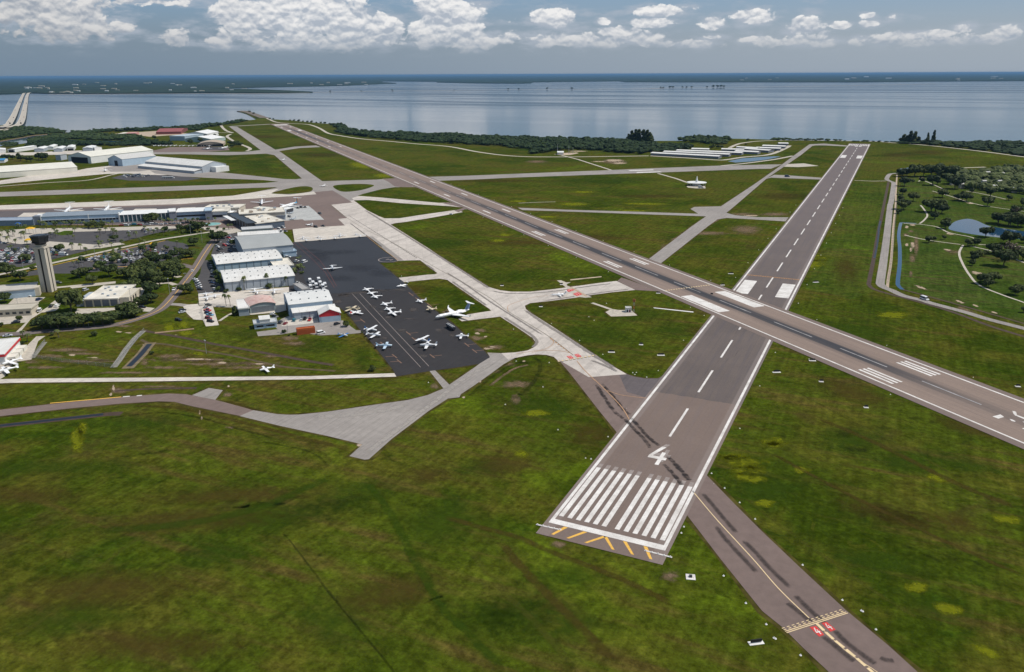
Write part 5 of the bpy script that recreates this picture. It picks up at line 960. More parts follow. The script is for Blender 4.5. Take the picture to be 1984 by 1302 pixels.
building('canopy', 'pale blue canopy on the apron corner of the grey roofed hangar', 'canopy', (549, 489), 497, (574, 486.5), (571, 482), 'flat', 0, m_bluew, m_bluew, None, H=5)
building('hangar', 'white arched roof hangar with two rows of vents, next to the grey roofed one', 'hangar', (420, 512.5), 529, (546.7, 500.5), (533.6, 482.9), 'ax', 1.6, m_bluew, m_roofw, HG, H=7.5, nb=9, vents=(9, 3))
building('hangar', 'white arched roof hangar with palms standing before its long bay wall', 'hangar', (435.3, 547.4), 566, (570.5, 534.3), (555, 512.8), 'ax', 1.6, m_greyw, m_roofw, HG, H=8.0, nb=10, vents=(9, 3))
building('office_building', 'flat beige roofed building joining the two white arched hangars', 'building', (532, 518), 530, (568.5, 514.5), (561.3, 500.8), 'flat', 0, m_greyw, m_wht2, None, H=5)
r_, lx, dd, h_ = building('hangar', 'large white pitched roof hangar standing at the edge of the black apron', 'hangar', (559.8, 590.6), 610, (643.5, 582), (632, 559.9), 'gx', 3.0, m_bluew, mat('light_grey_roof', (0.62, 0.62, 0.60), 0.6, 0.12, 0.07), HG, H=9.5, vents=(5, 3), door=[('l', .5, 14, 6)])
w = MB(); w.box(1.5, lx+1, -7.5, -.1, 0, 5.2); w.obj('lean_to', m_greyw, r_); w = MB(); w.hexa([(1, -8, 5.2), (lx+1.5, -8, 5.2), (lx+1.5, -.1, 6.6), (1, -.1, 6.6)], [(1, -8, 5.5), (lx+1.5, -8, 5.5), (lx+1.5, -.1, 6.9), (1, -.1, 6.9)]); w.obj('lean_to_roof', m_roofw, r_)
for i in range(6): w = MB(); x = 2+(lx-3)*i/5; w.box(x-.15, x+.15, -7.7, -7.5, 0, 5.2); w.obj('bay_post', BAY, r_)
r_, lx, dd, h_ = building('hangar', 'small gabled hangar with a bright red gable and white roof', 'hangar', (618.5, 609.8), 624.4, (659.6, 606.2), (652, 597.5), 'gy', 3.2, m_bluew, m_roofw, None, H=5.8)
w = MB(); w.add([(-.1, -.12, h_-1.7), (lx+.1, -.12, h_-1.7), (lx+.1, -.12, h_+.1), (lx/2, -.12, h_+3.2), (-.1, -.12, h_+.1)], [(0, 1, 2, 3, 4)]); w.add([(-.1, -.02, h_-1.7), (lx+.1, -.02, h_-1.7), (lx+.1, -.02, h_+.1), (lx/2, -.02, h_+3.2), (-.1, -.02, h_+.1)], [(4, 3, 2, 1, 0)]); w.obj('gable_panel', m_redt, r_)
w = MB(); w.box(lx*.08, lx*.92, -.2, -.05, 0, 3.9); w.obj('hangar_door', m_bluew, r_)
r_, lx, dd, h_ = building('hangar', 'old hangar with a rust stained pink arched roof', 'hangar', (483.7, 593.7), 605.5, (533.6, 587.5), (530.6, 573), 'ay', 1.8, mat('grey_green_wall', (0.32, 0.37, 0.37), .8, .3, .1), m_pinkr, None, H=5.5)
w = MB(); w.box(lx*.06, lx*.94, -.12, 0, 0, 4.6); w.obj('hangar_door', mat('slate_door', (0.16, 0.18, 0.20), .7), r_)
building('shed', 'bright white flat topped box building beside the rusty pink roof', 'building', (462.2, 599.8), 609, (482.5, 597.8), (475.3, 580.6), 'flat', 0, m_greyw, m_roofw, None, H=5)
r_, lx, dd, h_ = building('small_office', 'small pale blue building with a raised white central roof', 'building', (492.5, 629), 638, (536, 624.5), (533, 617.8), 'flat', 0, m_bluew, mat('pale_grey_roof', (0.45, 0.47, 0.48), .7), None, H=3.4, win=2)
w = MB(); w.box(lx*.26, lx*.72, -.4, dd+.4, 3.4, 6.2); w.obj('upper_storey', m_white, r_); w = MB(); w.box(lx*.24, lx*.74, -.7, dd+.7, 6.2, 6.6); w.obj('upper_roof', m_roofw, r_)
w = MB(); w.box(lx*.52, lx*.62, -.46, -.38, 1.6, 2.4); w.obj('window', m_gls, r_)
building('shed', 'grey flat roofed shed between the white hangars and the parked trucks', 'shed', (586, 562), 568, (599.5, 560), (596, 547.5), 'flat', 0, m_greyw, mat('plain_grey_roof', (0.33, 0.32, 0.31), .8), None, H=4)
r_, lx, dd, h_ = building('shipping_container', 'long orange shipping container on the grass edge below the red gabled hangar', 'container', (575, 640.2), 649.7, (610.4, 636), (609.5, 633), 'flat', 0, m_orange, m_orange, None, H=3.4, over=0)
for i in range(18): x = lx*(i+.5)/18; w = MB() if i == 0 else w; w.box(x-.06, x+.06, -.08, 0, .2, 3.2)
w.obj('side_ribs', mat('orange_rib', (0.36, 0.085, 0.03), .6), r_)
r_, lx, dd, h_ = building('hangar', 'white flat roofed hangar with a red band along its eaves', 'hangar', (-60, 694), 711, (7.7, 688), (38.4, 656), 'flat', 0, m_white, m_roofw, None, H=6.0, trim=m_redt)
for i in range(3):
    w = MB(); w.box(lx+.05, lx+4.5, dd*(.12+.28*i), dd*(.34+.28*i), 0, 3.2-.3*i); w.obj('side_store', m_cream, r_)
# offices
r_, lx, dd, h_ = building('office_building', 'flat roofed building at the foot of the control tower', 'building', (-10, 567), 578, (66, 560), (80, 547.5), 'flat', 0, m_bluew, mat('grey_beige_roof', (0.46, 0.43, 0.38), .8, .15, .1), None, H=6)
w = MB(); w.box(lx-.1, lx+3.2, 1, 9, 0, 6.8); w.obj('stair_block', m_beige, r_)
r_, lx, dd, h_ = building('office_building', 'long low beige building with dark window bays near the frame edge', 'building', (-60, 606), 617, (59.5, 599.2), (71.4, 588.6), 'flat', 0, m_beige, mat('beige_roof', (0.46, 0.42, 0.34), .8, .15, .1), None, H=4.6, win=9)
r_, lx, dd, h_ = building('office_building', 'large flat cream roofed building with dark glass front among the trees', 'building', (163.5, 581.8), 594, (228, 579.5), (238, 553.8), 'flat', 0, mat('slate_wall', (0.15, 0.16, 0.19), .6, .3, .1), m_wht2, None, H=5.2)
for i in range(5): w = MB(); x = lx*(i)/4; w.box(x-.5, x+.5, -.3, 0, 0, 5.2); w.obj('pier', m_beige, r_)
for x, y in ((.2, .75), (.25, .85), (.45, .6), (.5, .85), (.75, .3), (.8, .8), (.35, .35), (.6, .2)): w = MB(); w.box(lx*x-.8, lx*x+.8, dd*y-.8, dd*y+.8, 5.6, 6.6); w.obj('roof_unit', m_greyw, r_)
w = MB(); w.box(lx+.1, lx+7, 3, dd*.75, 0, 5.6); w.obj('side_wing', m_beige, r_); w = MB(); w.box(-7, -.1, 2, dd*.7, 0, 4.2); w.obj('rear_wing', m_greyw, r_)
for i in range(3): w = MB(); y = 6+i*5.5; w.box(lx+6.96, lx+7.1, y, y+2.4, .2, 4.4); w.obj('window', m_gls, r_)
# control tower
tb = G(96, 564); th = hgt(96, 564, 477); root = empty('control_tower', (tb.x, tb.y, 0), R(27), 'tall slender concrete control tower with a dark glazed cab', 'control tower')
wt = 4.0
w = MB(); w.box(-wt+.7, wt-.7, -wt+.7, wt-.7, 0, th-1); w.obj('core', m_twrd, root)
for sx in (-1, 1):
    for sy in (-1, 1):
        x0, x1 = sorted((sx*wt, sx*.75)); y0, y1 = sorted((sy*wt, sy*.75)); w = MB(); w.box(x0, x1, y0, y1, 0, th-1.5); w.obj('corner_pier', m_twr, root)
w = MB(); w.box(-wt-.4, wt+.4, -wt-.4, wt+.4, th-1.5, th); w.box(-wt+1, wt-1, -wt+1, wt-1, th, th+1.6, 0); w.obj('cornice', m_twr, root)
def ring(r, z, n=8, ph=.3927): return [(r*math.cos(2*math.pi*i/n+ph), r*math.sin(2*math.pi*i/n+ph), z) for i in range(n)]
w = MB(); w.loft([ring(3.6, th+1.6), ring(4.4, th+2.6), ring(5.0, th+3.8)]); w.obj('cab_base', m_twrd, root)
w = MB(); w.loft([ring(5.3, th+3.8), ring(6.3, th+7.8)]); w.obj('cab_glazing', m_cab, root)
for i in range(8):
    a, b = ring(5.4, th+3.8)[i], ring(6.45, th+7.8)[i]; w = MB(); w.tube(a, b, .16, .16, 4); w.obj('mullion', m_twrd, root)
w = MB(); w.loft([ring(6.8, th+7.8), ring(6.8, th+8.7)]); w.loft([ring(5.4, th+8.7), ring(5.4, th+9.1)]); w.obj('cab_roof', m_cab, root)
w = MB(); w.loft([ring(6.0, th+3.2), ring(6.0, th+3.8)]); w.obj('walkway', m_twrd, root)
for x, y, h in ((2, 1, 4), (-3, 2, 2.6), (1, -3, 2.2)): w = MB(); w.tube((x, y, th+9.3), (x, y, th+9.3+h), .1, .05, 4); w.obj('antenna', m_metal, root)
# terminal
r_, lx, dd, h_ = building('terminal_concourse', 'long blue grey terminal concourse with a row of dark windows, nearest the tower', 'terminal', (78, 420.5), 433.5, (230, 414.8), (229, 409), 'mx', 1.2, m_bluew, mat('slate_roof', (0.22, 0.26, 0.30), .6), None, H=9.5)
for i in range(22):
    if i in (9, 12): continue
    w = MB(); x = lx*(i+.5)/22; w.box(x-lx/60, x+lx/60, -.12, .02, 3.4, 5.2); w.obj('window', m_hole, r_)
w = MB(); w.box(2, lx-4, -2.4, -.1, 5.6, 6.0); w.obj('canopy', m_greyw, r_); 
for x0, x1, y1 in ((-.3, .9, 5), (lx*.6, lx*.6+1, 0), (lx-1, lx+.4, 5)): w = MB(); w.box(x0, x1, -.6, y1, 0, 10.8); w.obj('pylon', m_white, r_)
w = MB(); w.box(-9, -.5, 2, 12, 0, 10.2); w.obj('stair_tower', mat('slate_wall2', (0.2, 0.22, 0.26), .7), r_)
r_, lx, dd, h_ = building('terminal_wing', 'low blue grey service wing at the far end of the terminal', 'terminal', (-60, 429.5), 440, (64.5, 427.5), (64.4, 421.5), 'flat', 0, mat('dusty_blue_wall', (0.24, 0.29, 0.36), .8), mat('dusty_blue_roof', (0.26, 0.31, 0.38), .8), None, H=5.5)
r_, lx, dd, h_ = building('terminal_concourse', 'glazed terminal concourse with a white roof edge and teal bays', 'terminal', (231, 416.8), 431, (328, 412.3), (327.6, 406.4), 'mx', .8, mat('teal_glass', (0.05, 0.11, 0.13), .25, spec=.5), m_white, None, H=8.5)
for i in range(13): w = MB(); x = lx*i/12; w.box(x-.35, x+.35, -.5, 0, 0, 8.4); w.obj('column', m_white, r_)
r_, lx, dd, h_ = building('terminal_block', 'square slate lift block between two terminal concourses', 'terminal', (328, 411.2), 424, (340.6, 410.4), (340.3, 404.4), 'flat', 0, MATS['slate_wall2'], m_white, None, H=11)
r_, lx, dd, h_ = building('terminal_concourse', 'terminal concourse with blue walls and dark slots before the round forecourt', 'terminal', (341.5, 411.5), 424, (397, 409), (396.6, 403.4), 'mx', .8, m_bluew, m_white, None, H=9)
for i in range(6): w = MB(); x = lx*(i+.5)/6; w.box(x-3, x+3, -.12, .02, 3.4, 5.4); w.obj('window', m_hole, r_)
r_, lx, dd, h_ = building('terminal_block', 'slate block where the terminal begins to curve', 'terminal', (397, 409.5), 424, (410, 408.8), (409.6, 402.5), 'flat', 0, MATS['slate_wall2'], m_bluew, None, H=11)
r_, lx, dd, h_ = building('terminal_concourse', 'white walled terminal section above the parked buses, left of the dark curved front', 'terminal', (411, 411), 424, (441, 410), (440.6, 404), 'flat', 0, m_white, m_wht2, None, H=9.5)
for i in range(4): w = MB(); x = lx*(i+.5)/4; w.box(x-3, x+3, -.12, .02, 3.2, 6); w.obj('window', m_hole, r_)
r_, lx, dd, h_ = building('terminal_hall', 'flat cream roofed gate hall behind the curved terminal front', 'terminal', (394, 404), 412, (463, 403.2), (447, 396.6), 'flat', 0, m_beige, m_wht2, None, H=8)
for x, y in ((.2, .3), (.3, .5), (.5, .4), (.6, .7), (.75, .3)): w = MB(); w.box(lx*x-1.5, lx*x+1.5, dd*y-1, dd*y+1, 8.4, 9.8); w.obj('roof_unit', m_greyw, r_)
r_, lx, dd, h_ = building('terminal_hall', 'broad flat cream roofed terminal hall cluttered with roof units', 'terminal', (464, 416), 428, (552, 411), (533, 403.5), 'flat', 0, m_beige, m_wht2, None, H=9)
rr = random.Random(3)
for i in range(16): x, y = rr.random(), rr.random(); w = MB(); w.box(lx*(.04+.9*x)-1.6, lx*(.04+.9*x)+1.6, dd*(.1+.8*y)-1, dd*(.1+.8*y)+1, 9.4, 10.4+rr.random()); w.obj('roof_unit', rr.choice([m_greyw, m_tan, m_beige]), r_)
r_, lx, dd, h_ = building('terminal_hall', 'lower flat white roofed baggage hall with a dark loading front', 'terminal', (495.5, 434.2), 441.5, (551, 427.8), (531, 414), 'flat', 0, mat('blue_dark_wall', (0.10, 0.13, 0.17), .7), m_wht2, None, H=7.5)
for i in range(8): x, y = rr.random(), rr.random(); w = MB(); w.box(lx*(.1+.8*x)-1.2, lx*(.1+.8*x)+1.2, dd*(.1+.8*y)-1, dd*(.1+.8*y)+1, 7.9, 8.9); w.obj('roof_unit', rr.choice([m_greyw, m_tan]), r_)
building('terminal_block', 'grey ribbed roof shelter beside the gate apron', 'terminal', (536, 418.5), 423, (552.5, 417.8), (550, 407), 'flat', 0, m_greyw, m_greyw, None, H=5)
r_, lx, dd, h_ = building('terminal_entrance', 'dark curved glass front of the terminal facing the roundabout', 'terminal', (441, 414), 426, (479, 434), (488, 428), 'flat', 0, m_cab, m_cab, None, H=8)
for i in range(7): w = MB(); x = lx*(i+.5)/7; w.box(x-.4, x+.4, -.8, -.5, 0, 8.2); w.obj('column', m_greyw, r_)
w = MB(); w.box(lx*.05, lx*.5, -7, -.9, 6.2, 6.7); w.obj('canopy', m_white, r_)
building('canopy', 'low pale ribbed canopy at the kerb of the terminal forecourt', 'canopy', (438, 413.6), 420, (449, 413.5), (448, 408.5), 'gx', 1.2, m_white, m_white, None, H=5)
r_, lx, dd, h_ = building('parking_canopy', 'long low grey roof running beside the baggage hall', 'building', (469.5, 446.5), 453, (529, 442.5), (527.5, 437.5), 'flat', 0, m_greyw, mat('pale_grey_canopy', (0.47, 0.48, 0.48), .7), None, H=4.5)
building('jet_bridge', 'cream jet bridge box on the ramp in front of the nose-on airliner', 'jet bridge', (491, 403.6), 409, (520, 405.8), (520.5, 402), 'flat', 0, m_cream, m_cream, None, H=4)
building('jet_bridge', 'dark and white gate bridge at the nose of the turquoise tailed airliner', 'jet bridge', (533, 409), 415, (542, 409.5), (551, 401.5), 'flat', 0, m_acd, m_white, None, H=5)
for k, (x, y) in enumerate([(76, 417.5), (95, 414.6)]): building('ground_equipment_shed', ('white ramp shed nearer the terminal corner', 'white ramp shed just behind it, with a rounded front')[k], 'shed', (x-4, y), y+2.5, (x+4, y-.3), (x+4, y-2.6), 'gx', .8, m_white, m_white, None, H=3.2)
# far hangars
FG = 'far white hangars beyond the terminal taxiways'
building('hangar', 'long cream hangar reaching in from the frame edge beyond the taxiways', 'hangar', (-40, 336.5), 348, (149.2, 323.8), (147.5, 316), 'gx', 6.5, m_cream, m_cream, FG, H=9.5)
building('hangar', 'biggest white gabled hangar with an open dark doorway', 'hangar', (175.4, 303.7), 313.7, (296.4, 290.6), (278, 286.3), 'gx', 7.5, m_white, m_cream, FG, H=13, door=[('l', .5, 46, 11)])
building('hangar', 'grey gabled hangar just in front of the biggest white one', 'hangar', (236, 308.7), 318.2, (301.4, 301.7), (286, 299), 'gx', 7, m_bluew, mat('mid_grey_roof', (0.50, 0.49, 0.47), .7), FG, H=13, door=[('l', .45, 9, 10)])
r_, lx, dd, h_ = building('hangar', 'low bright white hangar with a lean-to along its front and planes before it', 'hangar', (281, 312.7), 323.5, (391.3, 322.8), (427.6, 316.8), 'gx', 7, m_greyw, m_roofw, FG, H=11, door=[('r', .45, 8, 9)])
w = MB(); w.box(0, lx-1, -16, -.1, 0, 4.4); w.obj('lean_to', m_greyw, r_); w = MB(); w.hexa([(-1, -17, 4.4), (lx, -17, 4.4), (lx, -.1, 7), (-1, -.1, 7)], [(-1, -17, 4.8), (lx, -17, 4.8), (lx, -.1, 7.4), (-1, -.1, 7.4)]); w.obj('lean_to_roof', m_roofw, r_)
w = MB(); w.box(lx+.1, lx+14, dd*.35, dd*.9, 0, 9); w.obj('end_block', m_white, r_)
SG = 'row of small white hangars near the mangroves'
for k, (x0, y0, x1, y1, x2, y2, yb, tx) in enumerate([(-14, 291, 10, 290, 12, 287, 297, 'small hangar cut by the frame edge'), (14, 289, 28, 289, 56, 283, 295, 'small white hangar with an open dark door'), (66, 288.5, 84, 288, 105, 283.5, 294, 'small hangar with a dark grey front, second group'), (90, 285, 103, 284.6, 127, 280, 290, 'small plain white hangar behind the dark fronted one'), (104, 288.5, 120, 288, 143, 283, 294, 'small grey fronted hangar in the middle of its row'),
                                               (129, 286, 143, 285.5, 165, 280.5, 291, 'small white hangar with a dark square opening'), (160, 287, 178, 286.5, 200, 282, 292, 'small grey box hangar beside the biggest hangar'), (183, 286, 197, 285, 219, 281, 291, 'small white hangar nearest the biggest hangar')]):
    building('small_hangar', tx, 'hangar', (x0, y0), yb, (x1, y1), (x2, y2), 'gy', 1.5, m_greyw if k in (2, 4, 6) else m_white, m_white, SG, H=7, door=[('f', .5, 12, 5)] if k in (1, 5) else None)
building('tank_shed', 'grey water tank block beside the long cream hangar', 'tank', (107, 301), 308.5, (117, 301), (117, 299), 'flat', 0, m_greyw, m_roofg, None, H=10)
building('small_hangar', 'blue roofed shed at the frame edge before the dark trees', 'shed', (-8, 311), 316, (8, 310.4), (13, 307), 'gx', 2, m_white, mat('blue_roof', (0.05, 0.22, 0.42), .6), None, H=5)
building('red_roofed_hall', 'long hall with a dull red roof near the shore', 'building', (302, 256), 261.5, (350.5, 255), (349, 248.4), 'gx', 5, mat('red_wall', (0.20, 0.07, 0.06), .8), m_redr, None, H=7)
building('red_roofed_hall', 'small pink block and tank in the sandy yard', 'building', (243, 259), 262, (262, 258.6), (261, 256), 'flat', 0, mat('pink_wall', (0.45, 0.22, 0.2), .8), mat('pink_roof', (0.5, 0.27, 0.24), .8), None, H=5)
building('yard_shed', 'pale flat shed at the far end of the sandy yard', 'shed', (228, 259.6), 262, (241, 259.4), (241, 256.6), 'flat', 0, m_beige, m_wht2, None, H=4)
building('hangar', 'blue grey box hangar beside the gabled hangars by the shore', 'hangar', (328.5, 264), 273.6, (357.5, 264.4), (353, 259.4), 'flat', 0, mat('blue_grey_wall', (0.35, 0.43, 0.50), .7), mat('blue_grey_roof', (0.40, 0.47, 0.52), .7), None, H=11)
building('hangar', 'gabled hangar with a dark open front, the farther of the pair by the shore', 'hangar', (358, 259.6), 267, (400.4, 259.4), (399, 255), 'gy', 6, m_white, m_white, None, H=10, door=[('f', .5, 80, 8)])
building('hangar', 'gabled hangar with a pale green front, the nearer of the pair by the shore', 'hangar', (358.4, 268.8), 274.6, (408.5, 269.6), (408, 265.5), 'gy', 6, mat('pale_green_wall', (0.36, 0.44, 0.42), .7), m_white, None, H=8)
building('hangar', 'low brown hangar with a wide arched roof and open front', 'hangar', (383, 279.5), 284.5, (431.6, 278.4), (428, 274.5), 'ay', 5, m_tan, m_tan, None, H=6, door=[('f', .5, 60, 5)])
# rows of tee hangars
TG = 'long white aircraft shed rows by the narrow pond'
m_shed = mat('shed_front', (0.20, 0.21, 0.24), .7)
for k, (x0, y0, x1, y1, x2, y2, yb, tx) in enumerate([(1260.8, 296.6, 1392, 303.2, 1392.6, 301.2, 301, 'longest shed row, the one closest to the cross taxiway'), (1284.8, 294, 1412, 299.4, 1412, 297.6, 298, 'second shed row from the cross taxiway'), (1310, 291.6, 1437, 296.4, 1437, 294.6, 296, 'third shed row, ending beside the narrow pond'), (1340, 288.6, 1373, 289.4, 1373, 287.8, 292.4, 'short shed row at the tree end of the group'),
                                               (1398, 289.2, 1441, 290.2, 1441, 288.6, 292.6, 'short shed row behind the third long one'), (1423.4, 293, 1468, 295, 1468, 293, 296.4, 'shed row directly above the narrow pond'), (1426, 285, 1466, 287.4, 1466, 285.8, 288, 'pale roofed shed row beyond the dark bush'), (1441, 288.2, 1489, 291.8, 1489, 289.8, 291.6, 'shed row with a dark gap, nearer the pond end'), (1465, 286.6, 1511.5, 288, 1511.5, 286.2, 290.6, 'shed row beside the pale lane'),
                                               (1477, 282.6, 1520.7, 284, 1520.7, 282.2, 286, 'shed row second from the straight taxiway'), (1509, 278, 1527.4, 278.2, 1527.4, 276.8, 281.6, 'shortest shed row, closest to the straight taxiway')]):
    building('aircraft_shed', tx, 'hangar', (x0, y0), yb, (x1, y1), (x2, y2), 'gx', 1.4, m_shed, m_roofw, TG, H=4.6, over=.8)

# ---------------------------------------------------------------- bridge, pier, far towns
def bridge(c, wid, label, z=6.5):
    w = [G(*p) for p in c]; w = cr(w, 6); root = empty('road_bridge', (w[0].x, w[0].y, 0), 0, label, 'bridge', 'twin road bridges over the bay')
    o0 = w[0]; loc = [p-o0 for p in w]; L, Rr = ribbon_pts(loc, wid)
    for nm, z0, z1, m, a, b in (('deck', z-1.2, z, m_path, L, Rr),):
        d = MB(); d.loft([[(l.x, l.y, z0), (l.x, l.y, z1), (r.x, r.y, z1), (r.x, r.y, z0)] for l, r in zip(a, b)]); d.obj(nm, m, root)
    for s_ in (1, -1):
        A, B = ribbon_pts([p for p in loc], wid); E_ = A if s_ > 0 else B; A2, B2 = ribbon_pts(loc, wid-1.0); I_ = A2 if s_ > 0 else B2
        d = MB(); d.loft([[(a.x, a.y, z), (a.x, a.y, z+1), (b.x, b.y, z+1), (b.x, b.y, z)] for a, b in zip(E_, I_)]); d.obj('parapet', m_wht2, root)
    acc = 0
    for i in range(1, len(loc)):
        acc += (loc[i]-loc[i-1]).length
        if acc > 90 and len(root.children) < 60:
            acc = 0; p = loc[i]; d = MB(); d.tube((p.x, p.y, -4), (p.x, p.y, z-1.2), 2.2, 2.2, 6); d.obj('pier', m_path, root)
    return w
bw1 = bridge([(3, 250), (16, 245), (20, 240), (28, 225), (38, 201), (45, 185), (48, 181.5), (58, 179.6)], 21, 'twin road bridge nearer the frame edge, with traffic on it')
bw2 = bridge([(20, 250), (36, 245.5), (42, 238), (46, 225), (50, 203), (53, 187), (57, 181), (70, 178.6)], 21, 'twin road bridge on the airport side, with traffic on it')
P('road', [(-50, 262), (-20, 256), (3, 250), (12, 247.5)], 21, 3, m_path, 'road leading off the near end of the first bridge', True)
P('road', [(-20, 262), (5, 255), (20, 250), (32, 246.5)], 21, 3.3, m_path, 'road leading off the near end of the second bridge', True)
root = empty('stone_pier', tuple(G(467, 215.6)), 0, 'low stone breakwater with scrub jutting into the bay', 'breakwater')
o0 = G(467, 215.6); d = MB(); Lp = [G(*p)-o0 for p in ((466, 215.4), (480, 217.8), (497, 223.5), (512, 229))]; a, b = ribbon_pts(cr(Lp, 4), 34)
d.loft([[(l.x, l.y, -2), (l.x, l.y, 1.6), (r.x, r.y, 1.6), (r.x, r.y, -2)] for l, r in zip(a, b)]); d.obj('breakwater', mat('brown_rock', (0.16, 0.13, 0.10), .9, .1, .3), root)
# specks of pale buildings in the far woodland
tr = random.Random(11)
for (x0, x1, y0, y1, n_, tx) in ((48, 95, 168, 173, 9, 'white waterfront building beyond the bridge'), (95, 140, 178, 181, 9, 'boat shed on the far shore by the bridge'), (140, 480, 160, 178, 26, 'pale roof among the far trees'), (560, 720, 160, 166, 10, 'white house on the distant wooded point'), (1300, 1960, 148, 157, 14, 'tiny white roof on the far shore')):
    g_ = []
    for i in range(n_):
        p = G(tr.uniform(x0, x1), tr.uniform(y0, y1), 8); s = (p-Vector((CX, CY, CZ))).length/9000
        g_.append((p, s))
    d = MB()
    for i, (p, s) in enumerate(g_):
        w, dd, h = 24*s*tr.uniform(.4, 1.5), 9*s*tr.uniform(.6, 1.4), 9*s*tr.uniform(.5, 1.2); w *= .8; b = MB(); b.box(-w, w, -dd, dd, 0, h*.8); b.hexa([(-w-2, -dd-2, h*.8), (w+2, -dd-2, h*.8), (w+2, dd+2, h*.8), (-w-2, dd+2, h*.8)], [(-w, 0-.5, h), (w, 0-.5, h), (w, .5, h), (-w, .5, h)], 0)
        tag(b.obj('far_building', m_beige if i % 3 else m_white, loc=tuple(p), rz=-YAW+tr.uniform(-.2, .2)), '%s, %s from the bridge side' % (tx, ordn(1+sorted(range(n_), key=lambda k: PJ(g_[k][0])[0]).index(i))), 'building', tx+'s')

# ---------------------------------------------------------------- aircraft
def loft_body(mb, st, n=10, mi=0, zc=0):
    rings = [[(r*math.cos(2*math.pi*i/n), y, z+rz_*math.sin(2*math.pi*i/n)) for i in range(n)] for y, r, rz_, z in st]; mb.loft(rings, mi)
def wing(root, m, x0, x1, y0, c0, y1, c1, z0, z1, th=.12, name='wing', tip=None):
    for s in (-1, 1):
        w = MB(); b = [(s*x0, y0, z0-th), (s*x1, y1, z1-th*.4), (s*x1, y1-c1, z1-th*.4), (s*x0, y0-c0, z0-th)]; t = [(s*x0, y0, z0+th), (s*x1, y1, z1+th*.4), (s*x1, y1-c1, z1+th*.4), (s*x0, y0-c0, z0+th)]
        w.hexa(b, t); w.obj(name, m, root)
def fin(root, m, y0, c0, y1, c1, z0, z1, th=.08):
    w = MB(); w.hexa([(-th, y0, z0), (th, y0, z0), (th, y0-c0, z0), (-th, y0-c0, z0)], [(-th*.6, y1, z1), (th*.6, y1, z1), (th*.6, y1-c1, z1), (-th*.6, y1-c1, z1)]); w.obj('fin', m, root)
def gear(root, pts, zt, r=.28):
    for x, y in pts: w = MB(); w.tube((x, y, r), (x, y, zt), .07, .07, 4, 0); w.tube((x-.1, y, r), (x+.1, y, r), r, r, 8, 1); w.obj('landing_gear', [m_metal, m_tyre], root)
def prop(root, x, y, z, r): w = MB(); w.box(x-r, x+r, y, y+.05, z-.09, z+.09); w.tube((x, y-.1, z), (x, y+.3, z), .16, .03, 6); w.obj('propeller', m_acd, root)
def nacelle(root, x, y0, y1, z, r, m): w = MB(); loft_body(w, [(y0, r*.8, r*.8, 0), (y0-.3*(y0-y1), r, r, 0), (y1, r*.6, r*.6, 0)], 8); o = w.obj('engine', m, root, True); o.location = (x, 0, z)
